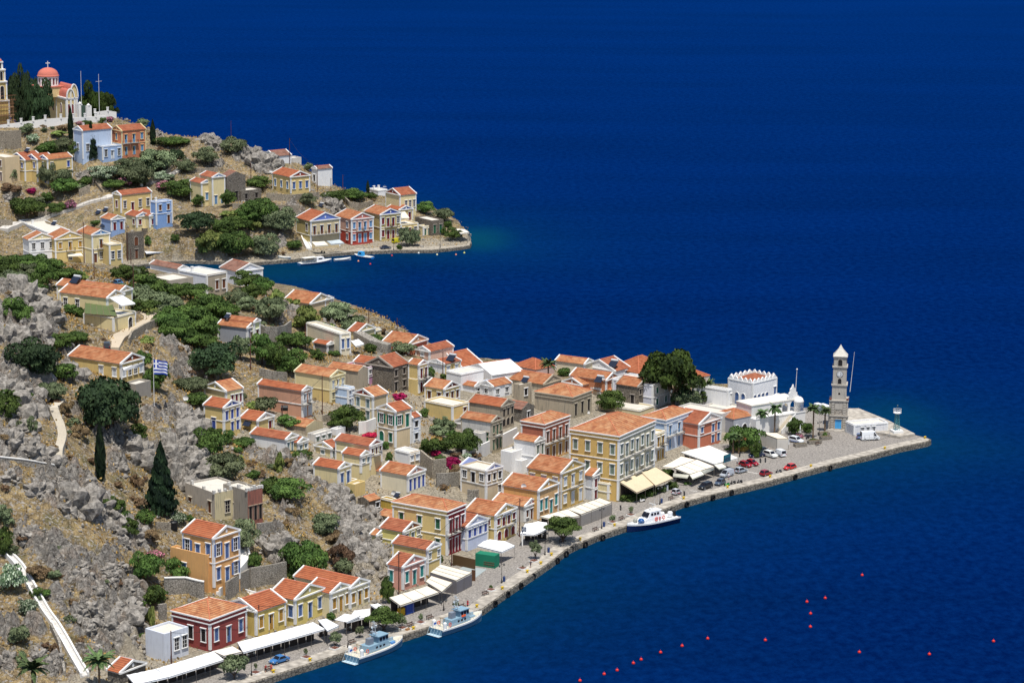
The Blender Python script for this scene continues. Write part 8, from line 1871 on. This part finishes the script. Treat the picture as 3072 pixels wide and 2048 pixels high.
for i, (cr, x, y) in enumerate(BOL):
    P = corner(cr, x, y, QZ+.05)
    if any((P-q).length < 2.0 for q in used_b): continue
    used_b.append(P); o = link('mooring_bollard', bolm, None, P, R(50)); tag(o, where_label('yellow mooring bollard', P), 'bollard', 'yellow bollards on the quay edge')
def bench(cr, x, y, label, rz=50):
    P = corner(cr, x, y, QZ+.05); e = empty('park_bench', P, R(rz)); T_(e, label, 'bench', 'benches along the quay'); wd = paint((84,62,52),.8)
    b = MB(); [b.box(-.95,-.3+i*.2,.42,.95,-.15+i*.2,.46) for i in range(3)]; b.build('seat', wd, e)
    b = MB(); [b.box(-.95,.3,.6+i*.16,.95,.34,.72+i*.16) for i in range(2)]; b.build('backrest', wd, e)
    for s_ in (-.8,.8): b = MB(); b.box(s_-.05,-.3,0,s_+.05,-.22,.42); b.box(s_-.05,.28,0,s_+.05,.36,.9); b.box(s_-.05,-.3,.36,s_+.05,.34,.42); b.build('leg', IRON, e)
for a in [('T',1590,1420,'bench beside the two walkers'),('U',1160,1035,'bench right behind the lamp post at the nearer patrol boat'),('U',1945,800,'bench between the two patrol boats, nearer one'),('P',1255,1335,'bench just behind the stern of the farther patrol boat'),('P',1765,1165,'bench left of the red scooter'),('P',2125,960,'lone bench on the open quay below the green stall'),('W',1130,690,'bench in the shade of the big quayside tree'),('W',1518,555,'bench below the long beige canopy'),('W',1825,425,'bench left of the white cutter bow'),('N',275,1060,'bench below the tiny two-tone car'),('L',2170,1310,'bench beside the stone planters at the square')]:
    bench(*a)
def planter(cr, x, y, label, s=.9, c=(220,218,212), soil=(96,60,48)):
    P = corner(cr, x, y, QZ+.05); e = empty('tree_planter', P, R(50)); T_(e, label, 'planter', 'square tree planters on the quay'); b = MB(); b.box(-s,-s,0,s,s,.28); b.build('kerb', plaster(c,.3), e); b = MB(); b.box(-s+.15,-s+.15,.28,s-.15,s-.15,.33); b.build('soil', paint(soil,.9), e)
for a in [('T',2035,1272,'white planter with a thin sapling near the blue car'),('T',1438,1452,'white planter just right of the walkers lamp post'),('U',920,1105,'white planter of the small olive left of the nearer patrol boat'),('U',1830,832,'white planter of the small olive between patrol boats'),('U',2080,758,'white planter right of the bench between patrol boats'),('W',285,1255,'white planter with a small bush beside the lone bench'),('W',655,1002,'white planter with a spindly plant beside the walking person'),('W',790,915,'round bed of the leaning olive by the tent'),('W',1715,460,'white planter with a pale sapling below the beige canopy'),('W',1930,375,'white planter left of the white cutter wheelhouse')]: planter(*a)
for i, a in enumerate([('L',1962,1325,'stone planter nearest the white patrol car',1.8),('L',2130,1290,'stone planter below the taller fan palm',2.0),('L',2262,1240,'stone planter with a young tree left of the tower',1.7),('L',2240,1195,'low stone planter behind the young tree',1.6)]):
    P = corner(a[0],a[1],a[2],QZ); e = empty('stone_planter', P, R(20)); T_(e, a[3], 'planter'); s_ = a[4]; b = MB(); b.box(-s_,-.8,0,s_,.8,.85); b.build('box', stone((170,162,150),(120,114,106),2.4), e); b = MB(); b.box(-s_+.2,-.6,.85,s_-.2,.6,.9); b.build('soil', paint((90,80,60),.9), e)
def bin_(cr, x, y, label):
    P = corner(cr, x, y, QZ+.05); e = empty('litter_bin', P, R(50)); T_(e, label, 'litter bin'); b = MB(); b.lathe([(.24,0),(.3,.1),(.32,1.0),(.3,1.05)],(0,0,0),12); b.build('drum', paint((34,60,110),.5), e); b = MB(); b.lathe([(.34,1.05),(.2,1.25),(.05,1.3)],(0,0,0),12); b.build('lid', paint((30,50,92),.5), e)
for a in [('W',1615,505,'blue litter bin right of the lamp post below the beige canopy'),('W',963,808,'blue litter bin right of the lamp post left of the big tree'),('W',440,1150,'blue litter bin beside the double lantern post near the green stall'),('N',148,1105,'blue litter bin behind the white cutter')]: bin_(*a)
# bits and pieces
def boxy(cr, x, y, dx, dy, dz, c, name, label, cat, rz=50, z=QZ, tp=.04):
    P = corner(cr, x, y, z+.05); b = MB(); b.hexa([(-dx,-dy,0),(dx,-dy,0),(dx,dy,0),(-dx,dy,0),(-dx+tp,-dy+tp,dz),(dx-tp,-dy+tp,dz),(dx-tp,dy-tp,dz),(-dx+tp,dy-tp,dz)]); b.box(-dx*.9,-dy*.9,dz,dx*.9,dy*.9,dz+.06); o = b.build(name, paint(c,.7)); o.location = P; o.rotation_euler = (0,0,R(rz)); T_(o, label, cat)
boxy('P',815,1265,.9,.6,1.5,(190,150,20),'storage_bin','yellow bin at the left end of the dark café front','bin'); boxy('P',925,1245,1.3,.4,2.3,(24,60,140),'advertising_panel','deep blue panel beside the yellow bin','panel')
boxy('U',1585,885,.3,.3,.8,(24,22,26),'waste_bin','small black bin behind the nearer patrol boat bow','bin'); boxy('U',1905,850,.5,.3,.35,(150,110,70),'wooden_crate','small wooden crate on the quay beside the bollard','crate'); boxy('N',215,945,.3,.3,1.5,(180,184,188),'information_post','grey upright post by the hedge of the tan awning','post')
boxy('L',2165,800,2.2,.8,1.3,(90,30,34),'low_wall','x','x') if False else None
def person(cr, x, y, shirt, trousers, label, pose=0, z=QZ+.05, rz=30):
    P = corner(cr, x, y, z); me = bpy.data.meshes.new('person'); st = .16 if pose == 0 else .02
    V = [(0,0,.95),(0,0,1.2),(0,0,1.42),(0,0,1.52),(0,0,1.66),(0,.0,1.78), (.10,0,.9),(.11,st,.5),(.12,st*1.2,.07),(.12,st*1.2-.16,.03), (-.10,0,.9),(-.11,-st,.5),(-.12,-st*1.1,.07),(-.12,-st*1.1-.16,.03), (.2,0,1.40),(.25,-.1,1.12),(.24,-.24,.9),(.24,-.28,.82), (-.2,0,1.40),(-.26,.08,1.12),(-.25,-.02,.88),(-.25,-.05,.8)]
    E = [(0,1),(1,2),(2,3),(3,4),(4,5),(0,6),(6,7),(7,8),(8,9),(0,10),(10,11),(11,12),(12,13),(2,14),(14,15),(15,16),(16,17),(2,18),(18,19),(19,20),(20,21)]
    Rr = [.14,.13,.15,.06,.10,.07,.09,.065,.045,.035,.09,.065,.045,.035,.06,.045,.035,.03,.06,.045,.035,.03]
    me.from_pydata(V, E, []); o = bpy.data.objects.new('person', me); col.objects.link(o); md = o.modifiers.new('skin','SKIN'); sv = me.skin_vertices[0].data
    for i, r in enumerate(Rr): sv[i].radius = (r, r*.8 if i < 3 else r)
    sv[0].use_root = True; o.modifiers.new('sub','SUBSURF').levels = 1; o.modifiers['sub'].render_levels = 1
    dg = bpy.context.evaluated_depsgraph_get(); m2 = bpy.data.meshes.new_from_object(o.evaluated_get(dg)); bpy.data.objects.remove(o); bpy.data.meshes.remove(me)
    for c in ((186,140,112), shirt, trousers, (40,30,26)): m2.materials.append(paint(c,.8))
    for p in m2.polygons:
        c = p.center; p.use_smooth = True
        p.material_index = 3 if c.z > 1.72 or c.z < .07 else 0 if c.z > 1.48 or c.z < .42 or (abs(c.x) > .17 and c.z < 1.22) else 2 if c.z < .98 else 1
    o = link('person', m2, None, P, R(rz)); T_(o, label, 'person'); return o
person('T',1557,1440,(150,40,44),(40,36,44),'left of two walkers on the lower quay, in a red shirt and dark shorts')
person('T',1622,1432,(190,70,60),(150,50,50),'right of two walkers on the lower quay, all in red',1)
person('W',752,988,(30,34,56),(60,40,50),'person in dark clothes with a cap walking on the open quay')
person('N',1010,800,(225,225,228),(60,60,120),'person in a white top standing beside the silver van',1)
person('U',1765,700,(215,222,235),(70,70,80),'person in white beside the quayside tree trunk',1)
person('N',1115,620,(200,205,210),(60,70,90),'person in a pale top at the café corner by the red cars',1)
# ================================================================ poles, wires, dishes, heaters
def upole(cr, x, yb, yt, label, z=None, d=None):
    P = corner(cr, x, yb, z) if z is not None else (gpt(cr, x, yb) if d is None else atd(px(cr,x,yb), d)); h = hgt(cr, x, yt, P); e = empty('utility_pole', P); T_(e, label, 'utility pole', 'wooden utility poles')
    b = MB(); b.tube((0,0,-1),(0,0,h),.15,.10,7); b.build('post', paint((84,48,42),.8), e)
    b = MB(); b.tube((0,0,h-.5),(.9,.3,h-.3),.03,n=4)
    for i in range(3): b.ball((.1,0,h-.3-i*.35),.07,4)
    b.build('bracket', IRON, e); return P+Vector((0,0,h-.4))
U = {}
for k_, a in dict(a=('T',448,1335,925,'utility pole in front of the plain pale flat house',QZ),b=('T',1478,1010,625,'utility pole before the lattice-shuttered yellow house',QZ),c=('P',765,955,240,'utility pole in front of the pink quay house',QZ),d=('O',1200,1385,680,'tall utility pole before the red front of the mansion',QZ),e=('K',425,1600,1130,'utility pole beside the white tent roof',QZ),f=('K',1370,1150,780,'twin utility pole before the narrow grey house',QZ)).items():
    U[k_] = upole(a[0],a[1],a[2],a[3],a[4],z=a[5])
for k_, a in dict(g=('I',1635,560,80,'utility pole before the tall cream house'),h=('I',1165,700,430,'utility pole beside the rough pink house'),i=('I',2000,1240,950,'utility pole between the cream houses above the crag'),j=('G',1075,880,475,'utility pole beside the solar heater house'),k=('G',430,340,5,'utility pole before the peach house'),l=('F',1985,755,490,'utility pole before the lone plain red roof'),m=('F',595,1220,740,'utility pole at the corner of the green house'),n=('F',1240,970,660,'slim utility pole beside the beige blue-shuttered house'),
  o=('E',950,300,-20,'utility pole crossing the fishing boat'),p=('E',1347,500,120,'tall utility pole beside the hill house awning'),q=('C',1540,1350,1150,'utility pole beside the silver-blue hatchback'),r=('C',1500,1310,910,'utility pole before the stone arch wing'),s=('B',985,205,40,'utility pole on the far skyline beside the round olive'),t=('B',1575,490,210,'utility pole before the far white brown-roofed house'),u=('B',1855,790,470,'utility pole right of the big far yellow house'),v=('B',1990,745,615,'short pole on the far slope below the tall white house'),w=('B',2110,745,580,'pole with a lamp above the far olive grove'),x=('B',1185,690,440,'slim pole above the stone ruin on the far hill'),y=('H',1055,970,815,'short dark pole between orange roofs in the town'),z=('H',237,730,635,'short dark pole before the wide skyline roof'),za=('C',992,1340,830,'whitish pole before the yellow twin house')).items():
    U[k_] = upole(a[0],a[1],a[2],a[3],a[4])
def wire(p, q, sag, lab):
    b = MB(); n = 12; pts = [p.lerp(q, i/n)-Vector((0,0,4*sag*(i/n)*(1-i/n))) for i in range(n+1)]
    for i in range(n): b.tube(pts[i], pts[i+1], .035, n=4, cap=False)
    o = b.build('overhead_wire', IRON); T_(o, lab, 'wire', 'overhead wires')
for a, c, s_, lb in (('a','b',2.0,'sagging wire between the lowest two quay poles'),('b','c',3.0,'sagging wire from the lattice-shutter house pole to the pink house pole'),('c','d',1.5,'wire from the pink house pole to the mansion pole'),('d','e',2.5,'wire from the mansion pole to the tent pole'),('e','f',2.5,'wire from the tent pole to the grey house pole'),('h','g',1.0,'wire between the pink house pole and the cream house pole'),('k','j',1.5,'wire from the peach house pole to the heater house pole'),('t','u',2.0,'wire between two poles on the far slope')):
    wire(U[a], U[c], s_, lb)
def roofpt(cr, x, y):   # nearest house surface under the pixel
    dg = bpy.context.evaluated_depsgraph_get(); hit, loc, nrm, idx, ob, _m = scene.ray_cast(dg, CAM, ray(px(cr, x, y)).normalized()); return loc if hit else gpt(cr, x, y)
bpy.context.view_layer.update()
def dish(cr, x, y, r_px, label):
    P = roofpt(cr, x, y); d = (P-CAM).dot(fwd); r = r_px/CR[cr][2]*d/FPX; P = P-ray(px(cr,x,y))*.4; e = empty('satellite_dish', P-Vector((0,0,r)), R(-10)); T_(e, label, 'satellite dish', 'satellite dishes')
    b = MB(); n = 18; rings = [(0,0.0),(.35,.03),(.7,.12),(1.0,.25)]; vs = []
    for q, dd in rings[1:]:
        for i in range(n): t = 2*math.pi*i/n; vs.append((r*q*math.cos(t), -r*dd, r+r*q*math.sin(t)))
    vs.append((0,0,r)); fs = [(3*n, (i+1)%n, i) for i in range(n)]
    for j in range(2):
        for i in range(n): fs.append((j*n+i, j*n+(i+1)%n, (j+1)*n+(i+1)%n, (j+1)*n+i))
    b.add(vs, fs, 0); b.build('reflector', paint((226,226,224),.5), e); b = MB(); b.tube((0,.05,-.6),(0,.05,r),.05,n=5); b.tube((0,0,r*.1),(0,-r*.9,r*.8),.03,n=4); b.build('bracket', paint((150,150,150),.5), e)
for a in [('Q',2185,168,34,'large satellite dish on the slope right of the flag'),('Rr',400,500,27,'satellite dish left of the long half-ruined house'),('O',385,370,40,'satellite dish on the roof edge behind the yellow mansion'),('O',2218,268,38,'satellite dish on the pinkish side wall of the orange house'),('H',1465,875,26,'satellite dish behind the heater on the brown house'),('H',1248,1342,26,'satellite dish before the tall dark windows of the weathered house'),('C',1668,412,18,'satellite dish behind the tall yellow house'),('B',85,690,17,'satellite dish above the tall yellow house roof edge'),('D',1283,222,20,'satellite dish on the small white house by the far tip'),('L',455,680,20,'satellite dish beside the white green-shuttered house'),('B',1385,548,15,'satellite dish at the corner of the big far yellow house')]: dish(*a)
def heater(cr, x, y, label, s=1.0, rz=-30, tank=True):
    P = roofpt(cr, x, y); P = P-ray(px(cr,x,y))*.3; e = empty('solar_heater', P, R(rz)); T_(e, label, 'solar water heater', 'solar heaters on the roofs')
    b = MB(); b.hexa([(-1*s,-1.0*s,.1),(1*s,-1.0*s,.1),(1*s,.5*s,1.1*s),(-1*s,.5*s,1.1*s),(-1*s,-1.05*s,.2),(1*s,-1.05*s,.2),(1*s,.45*s,1.2*s),(-1*s,.45*s,1.2*s)]); b.build('collector', paint((34,40,54),.25,.6), e)
    if tank: b = MB(); b.tube((-.9*s,.75*s,1.35*s),(.9*s,.75*s,1.35*s),.3*s,n=12); b.build('tank', paint((190,192,194),.3,.6), e)
    b = MB(); [b.tube((q*.9*s,.5*s,0),(q*.9*s,.7*s,1.3*s),.03,n=4) for q in (-1,1)]; b.build('stand', paint((130,130,130),.5), e)
for a in [('G',1195,615,'solar water heater on the white and yellow house',1.2),('H',355,920,'solar water heater on the stained brown house'),('H',1400,920,'solar water heater with a long panel on the brown house',1.2),('I',760,690,'solar water heater in front of the low yellow house',1.1),('E',760,330,'solar water heater on the twin-gabled hill house roof',1.3),('C',1155,750,'solar panels left of the small light blue house'),('C',1240,720,'second solar panel nearer the small light blue house'),('C',635,880,'solar panel on the white flat house by the bay'),('C',1210,905,'solar panel on the roof beside the pale yellow house'),('B',1890,905,'solar panels above the violet pediment house'),('F',325,600,'solar water heater behind the green house',.8),('H',1600,700,'flat solar panels on the white gabled skyline house',1.3),('C',320,20,'solar panels on the white block above the yellow row'),('O',430,420,'black water tank and panel beside the yellow mansion',.7)]:
    heater(a[0],a[1],a[2],a[3],a[4] if len(a) > 4 else 1.0)
for a in [('C',213,205,'left white parasol on the terrace of the yellow row'),('C',320,190,'right white parasol on the terrace of the yellow row'),('L',1822,1340,'closed white parasol at the kiosk corner'),('L',1960,1200,'closed white parasol under the green trees by the white steps')]:
    P = gpt(a[0],a[1],a[2]+ (110 if a[0] == 'C' else 0)) if a[0] == 'C' else corner(a[0],a[1],a[2],QZ); d = (P-CAM).dot(fwd)
    e = empty('parasol', P); T_(e, a[3], 'parasol'); h = max(2.6, atd(px(a[0],a[1],a[2]),d).z-P.z) if a[0] == 'C' else 3.4
    b = MB(); b.lathe([(2.0 if a[0]=='C' else .28,h-.7 if a[0]=='C' else .9),(.05,h)],(0,0,0),8); b.build('canopy', paint((232,232,232),.7), e); b = MB(); b.tube((0,0,0),(0,0,h),.04,n=5); b.build('pole', paint((160,160,160),.5), e)
# ================================================================ paths, stairs, roads and retaining walls
def ground_strip(name, pts, wid, mt, label, lift=.18, kerb=None, steps=0, kh=.5):
    P = [gpt(*p) for p in pts]; L2 = []
    for i in range(len(P)-1):
        n = max(1, int((P[i+1]-P[i]).length/1.2))
        for j in range(n): L2.append(P[i].lerp(P[i+1], j/n))
    L2.append(P[-1])
    for it in range(3): L2 = [L2[0]]+[(L2[i-1]+L2[i]*2+L2[i+1])/4 for i in range(1, len(L2)-1)]+[L2[-1]]
    lf = []; rg = []
    for i, p in enumerate(L2):
        t = L2[min(i+1,len(L2)-1)]-L2[max(i-1,0)]; t.z = 0; t.normalize(); n = Vector((-t.y, t.x, 0))*wid/2
        zz = max([fine_z(q.x, q.y) for q in (p, p+n, p-n, p+n*.5, p-n*.5)]+[p.z])*.75+p.z*.25+lift
        lf.append(Vector((p.x+n.x, p.y+n.y, zz))); rg.append(Vector((p.x-n.x, p.y-n.y, zz)))
    zs = [q.z for q in lf]
    for it in range(4): zs = [zs[0]]+[max(zs[i]-.1, (zs[i-1]+zs[i]*2+zs[i+1])/4) for i in range(1, len(zs)-1)]+[zs[-1]]
    for i, z in enumerate(zs): lf[i].z = z; rg[i].z = z
    b = MB(); D = Vector((0,0,-2.5))
    for i in range(len(lf)-1):
        if steps:
            m_ = 3
            for j in range(m_):
                a0, a1 = lf[i].lerp(lf[i+1], j/m_), lf[i].lerp(lf[i+1], (j+1)/m_); c0, c1 = rg[i].lerp(rg[i+1], j/m_), rg[i].lerp(rg[i+1], (j+1)/m_); zz = max(a0.z, a1.z); 
                for v in (a0,a1,c0,c1): v.z = zz
                b.hexa([c0+D,c1+D,a1+D,a0+D,c0,c1,a1,a0],0)
        else: b.hexa([rg[i]+D,rg[i+1]+D,lf[i+1]+D,lf[i]+D,rg[i],rg[i+1],lf[i+1],lf[i]],0)
    o = b.build(name, mt); o['label'] = label
    if kerb:
        for sd_ in (lf, rg):
            b = MB()
            for i in range(len(sd_)-1):
                a0, a1 = sd_[i], sd_[i+1]; t = (a1-a0); t.z = 0; t.normalize(); n = Vector((-t.y, t.x, 0))*.2; u_ = Vector((0,0,kh))
                b.hexa([a0-n+D*1.05,a1-n+D*1.05,a1+n+D*1.05,a0+n+D*1.05,a0-n+u_,a1-n+u_,a1+n+u_,a0+n+u_],0)
            b.build('side_wall', kerb, o)
    return o
wst = plaster((222,220,214), .25)
o = ground_strip('stone_stair', [('S',1000,1500),('S',900,1330),('S',780,1130),('S',640,880),('S',560,790),('S',470,630),('S',380,470),('S',300,330),('S',230,210),('S',150,120),('S',100,85)], 1.5, plaster((212,208,202),.25), 'x', steps=1, kerb=wst, kh=.7)
o['label'] = 'long white-walled stone stair climbing the rocks at the bottom left'; o['category'] = 'stair'; o['group'] = 'stairs on the slopes'
o = ground_strip('stone_path', [('Q',680,990),('Q',690,850),('Q',740,640),('Q',700,500),('Q',640,400),('Q',620,310),('Q',720,220)], 2.0, plaster((196,186,166),.4), 'x', steps=1, lift=.35)
o['label'] = 'pale stepped stone path winding up between the grey crags'; o['category'] = 'path'; o['group'] = 'stairs on the slopes'
struct(ground_strip('hill_road', [('E',1120,1010),('E',1180,900),('E',1300,820),('E',1420,770),('E',1540,700),('E',1480,640),('E',1400,610)], 4.2, plaster((190,174,148),.35), 'beige concrete road curving past the hill house'))
struct(ground_strip('uphill_road', [('C',40,960),('C',300,870),('C',600,770),('C',850,700),('C',1050,620),('C',1240,580),('C',1320,540)], 4.2, plaster((196,190,180),.35), 'pale uphill road on the far headland', lift=.5))
struct(ground_strip('hill_lane', [('C',1750,400),('C',1900,340),('C',2080,270),('C',2150,200)], 2.6, plaster((190,184,176),.35), 'pale lane above the far trees', lift=.5))
o = ground_strip('white_stair', [('Rr',1070,950),('Rr',1130,1100),('Rr',1060,1210),('Rr',940,1330),('Rr',760,1500)], 2.2, wst, 'x', steps=1, kerb=wst, kh=.8); o['label'] = 'bright white stair curling round the orange house'; o['category'] = 'stair'; o['group'] = 'stairs on the slopes'
o = ground_strip('stone_stair', [('C',1080,280),('C',1150,380),('C',1240,500)], 2.4, plaster((176,160,130),.4), 'x', steps=1, kerb=stone(), lift=.3); o['label'] = 'brown stone stair between walls on the far headland'; o['category'] = 'stair'; o['group'] = 'stairs on the slopes'
o = ground_strip('white_stair', [('D',370,700),('D',410,800),('D',460,905)], 2.0, wst, 'x', steps=1, kerb=wst, kh=.7, lift=.3); o['label'] = 'white stair beside the violet pediment house on the far quay'; o['category'] = 'stair'; o['group'] = 'stairs on the slopes'
SW = stone((186,176,158),(134,124,110),1.5); SW2 = stone((182,176,166),(122,116,106),1.8)
def retain(pts, h, label, mt=None, th=.5, cap=None, name='stone_wall'):
    P = [gpt(*p) for p in pts]; b = MB(); c = MB(); L2 = []
    for i in range(len(P)-1):
        n = max(1, int((P[i+1]-P[i]).length/2.0)); L2 += [P[i].lerp(P[i+1], j/n) for j in range(n)]
    L2.append(P[-1]); zt = [max(p.z, 0)+h for p in L2]
    for it in range(2): zt = [zt[0]]+[(zt[i-1]+zt[i]+zt[i+1])/3 for i in range(1,len(zt)-1)]+[zt[-1]]
    o0 = L2[0].copy()
    for i in range(len(L2)-1):
        a, d = L2[i]-o0, L2[i+1]-o0; t = d-a; t.z = 0; n = Vector((-t.y, t.x, 0)).normalized()*th/2
        A = [Vector((q.x,q.y,-4)) for q in (a-n,d-n,d+n,a+n)]; B_ = [Vector(((a-n).x,(a-n).y,zt[i]-o0.z)),Vector(((d-n).x,(d-n).y,zt[i+1]-o0.z)),Vector(((d+n).x,(d+n).y,zt[i+1]-o0.z)),Vector(((a+n).x,(a+n).y,zt[i]-o0.z))]
        b.hexa(A+B_, 0)
        if cap: U_ = Vector((0,0,.22)); k_ = n*.4; c.hexa([B_[0]-k_,B_[1]-k_,B_[2]+k_,B_[3]+k_,B_[0]-k_+U_,B_[1]-k_+U_,B_[2]+k_+U_,B_[3]+k_+U_],0)
    if cap:
        e = empty(name, o0); T_(e, label, 'wall', 'dry stone walls on the slopes'); b.build('wall', mt or SW, e); c.build('coping', cap, e)
    else: o = b.build(name, mt or SW); o.location = o0; T_(o, label, 'wall', 'dry stone walls on the slopes')
for pts, h, lb, kw in [
 ([('B',1340,850),('B',1600,870),('B',1870,840)], 3.2, 'long stone terrace wall below the big far yellow house', {}),
 ([('B',1000,930),('B',1300,940),('B',1680,950)], 2.2, 'lower stone terrace wall between the far olive trees', {}),
 ([('B',130,700),('B',250,640),('B',380,560)], 2.0, 'stone wall along the pale lane above the far trees', {}),
 ([('B',560,560),('B',700,570),('B',850,560)], 1.8, 'rubble wall below the grassy far ridge', {}),
 ([('D',830,370),('D',900,440),('D',1000,470),('D',1150,430)], 2.4, 'curving stone wall above the pink far house', {}),
 ([('C',0,900),('C',150,920)], 3.0, 'stone retaining wall at the left edge beside the far uphill road', {}),
 ([('C',930,560),('C',1060,500)], 3.0, 'stone retaining wall behind the light green car', {}),
 ([('C',1040,380),('C',1100,420)], 3.0, 'short high stone wall left of the brown stair', {}),
 ([('A',-20,1400),('A',150,1400),('A',300,1390)], 7.5, 'tall pale stone retaining wall at the left edge above the yellow row', {'mt':SW}),
 ([('C',450,830),('C',590,790)], 3.6, 'pale stone wall among the trees above the far road', {}),
 ([('E',1300,970),('E',1330,900),('E',1450,830),('E',1600,760),('E',1680,700)], 2.2, 'stone wall edging the curving hill road', {}),
 ([('F',690,870),('F',760,900),('F',900,910),('F',1000,890),('F',1070,830)], 5.0, 'round dry stone terrace wall right of the green house', {'mt':SW2}),
 ([('F',700,1290),('F',850,1330),('F',1020,1340)], 2.4, 'low dry stone wall behind the rough pink house', {'mt':SW2}),
 ([('F',1850,870),('F',2050,980),('F',2230,1030)], 3.0, 'pebbled stone bank sloping down beside the peach house', {'mt':SW2,'th':3.0}),
 ([('Rr',170,1500),('Rr',420,1490),('Rr',560,1545),('Rr',640,1560)], 3.6, 'white-topped stone wall below the orange house', {'mt':SW2,'cap':wst}),
 ([('Rr',1180,1420),('Rr',1400,1390),('Rr',1600,1350)], 4.6, 'tall rough stone wall behind the red-roofed quay houses', {'mt':SW2}),
 ([('Rr',900,1560),('Rr',1040,1470),('Rr',1170,1400)], 4.0, 'arched rubble wall under the white stair', {'mt':SW2}),
 ([('Rr',1260,800),('Rr',1360,790),('Rr',1460,780)], 2.6, 'stone retaining wall right of the olive below the ruin', {'mt':SW2}),
 ([('T',300,830),('T',390,820)], 3.4, 'broken white-grey wall behind the plain pale house', {'mt':SW2}),
 ([('Rr',70,740),('Rr',240,750)], 1.8, 'low stone wall beside the black water tank', {}),
 ([('J',1000,960),('J',1170,1110),('J',1350,1090)], 4.8, 'stone garden wall with green shutters in the town centre', {'mt':SW}),
 ([('J',1220,1230),('J',1380,1230),('J',1540,1210)], 3.6, 'tall rough stone wall below the dark bougainvillea', {'mt':SW2}),
 ([('I',1640,640),('I',1760,600),('I',1840,560)], 1.6, 'low stone wall along the town lane by the round tree', {}),
 ([('I',2060,790),('I',2150,780),('I',2260,740)], 3.2, 'white wall with square posts below the red pediment house', {'mt':wst}),
 ([('S',760,1500),('S',700,1150),('S',600,930)], 1.4, 'grey stone side wall left of the long white stair', {'mt':SW2}),
 ([('Q',0,940),('Q',300,960),('Q',640,1010)], 1.0, 'thin white-edged path wall crossing the crags', {'mt':SW2,'cap':wst}),
 ([('O',1620,470),('O',1500,500),('O',1420,480)], 3.0, 'rubble wall below the roofless blue-pediment house', {'mt':SW2}),
 ([('J',1600,800),('J',1750,740),('J',1880,780)], 1.8, 'white lane wall beside the old grey house', {'mt':wst}),
 ([('J',1800,830),('J',1950,760),('J',2100,680),('J',2350,560)], 3.4, 'curving white wall stepping up past the old grey house', {'mt':wst}),
 ]: retain(pts, h, lb, **kw)
def fence_rail(pts, h, label, mt, zoff=0.0, step=2.0):
    P = [gpt(*p) for p in pts]; b = MB(); o0 = P[0].copy(); L2 = []
    for i in range(len(P)-1):
        n = max(1, int((P[i+1]-P[i]).length/step)); L2 += [P[i].lerp(P[i+1], j/n) for j in range(n)]
    L2.append(P[-1])
    for i, p in enumerate(L2):
        q = p-o0+Vector((0,0,zoff)); b.tube(q, q+Vector((0,0,h)), .05, n=4)
        if i: 
            for f in (1, .5): b.tube(pr_+Vector((0,0,h*f)), q+Vector((0,0,h*f)), .04, n=4)
        pr_ = q
    o = b.build('railing', mt); o.location = o0; T_(o, label, 'railing')
fence_rail([('E',1300,900),('E',1330,830),('E',1450,780),('E',1600,720),('E',1680,690)], 1.2, 'thin metal railing along the curving hill road', paint((110,104,100),.6), 2.2)
fence_rail([('C',60,950),('C',300,880),('C',600,800),('C',850,720),('C',1050,650),('C',1250,600)], 1.2, 'dark railing along the far uphill road', IRON, .6)
fence_rail([('M',1250,1420),('M',1500,1380),('M',1575,1350)], 2.6, 'open metal frame of rails beside the big white van', paint((160,160,160),.5), -.1, 1.6)
# ---- black tank, green car etc.
P = gpt('Rr',278,738); b = MB(); b.lathe([(.95,0),(.95,1.7),(.7,1.95),(.2,2.0)],(0,0,0),14); o = b.build('water_tank', paint((22,22,24),.5)); o.location = P; T_(o, 'black round water tank above the orange house', 'water tank')
P = gpt('I',1190,610); b = MB(); b.tube((-.9,0,2.8),(.9,0,2.8),.75,n=14); [b.tube((q*.8,-.5,0),(q*.8,0,2.4),.05,n=4) for q in (-1,1)]; o = b.build('water_tank', paint((22,22,24),.5)); o.location = P; T_(o, 'black cylinder tank on a stand beside the rough pink house', 'water tank')
b = MB(); Q_ = [corner('N',948,590,QZ+3.2), corner('N',1035,560,QZ+3.2)]; hh = 2.0; b.quad(Q_[0],Q_[1],Q_[1]+Vector((0,0,hh)),Q_[0]+Vector((0,0,hh)),0); nn = Vector((.1,-.1,0)); b.quad(Q_[1]+nn*-1.5,Q_[0]+nn*-1.5,Q_[0]+nn*-1.5+Vector((0,0,hh)),Q_[1]+nn*-1.5+Vector((0,0,hh)),0)
for i in range(7): p0 = Q_[0].lerp(Q_[1], .1+.115*i)+nn*.4; p1 = Q_[0].lerp(Q_[1], .16+.115*i)+nn*.4; b.quad(p0+Vector((0,0,.35)),p1+Vector((0,0,.35)),p1+Vector((0,0,1.2)),p0+Vector((0,0,1.2)),1)
o = b.build('cafe_sign', [paint((20,96,112),.5), paint((52,60,90),.5)]); T_(o, 'teal signboard standing on the café awning', 'sign')
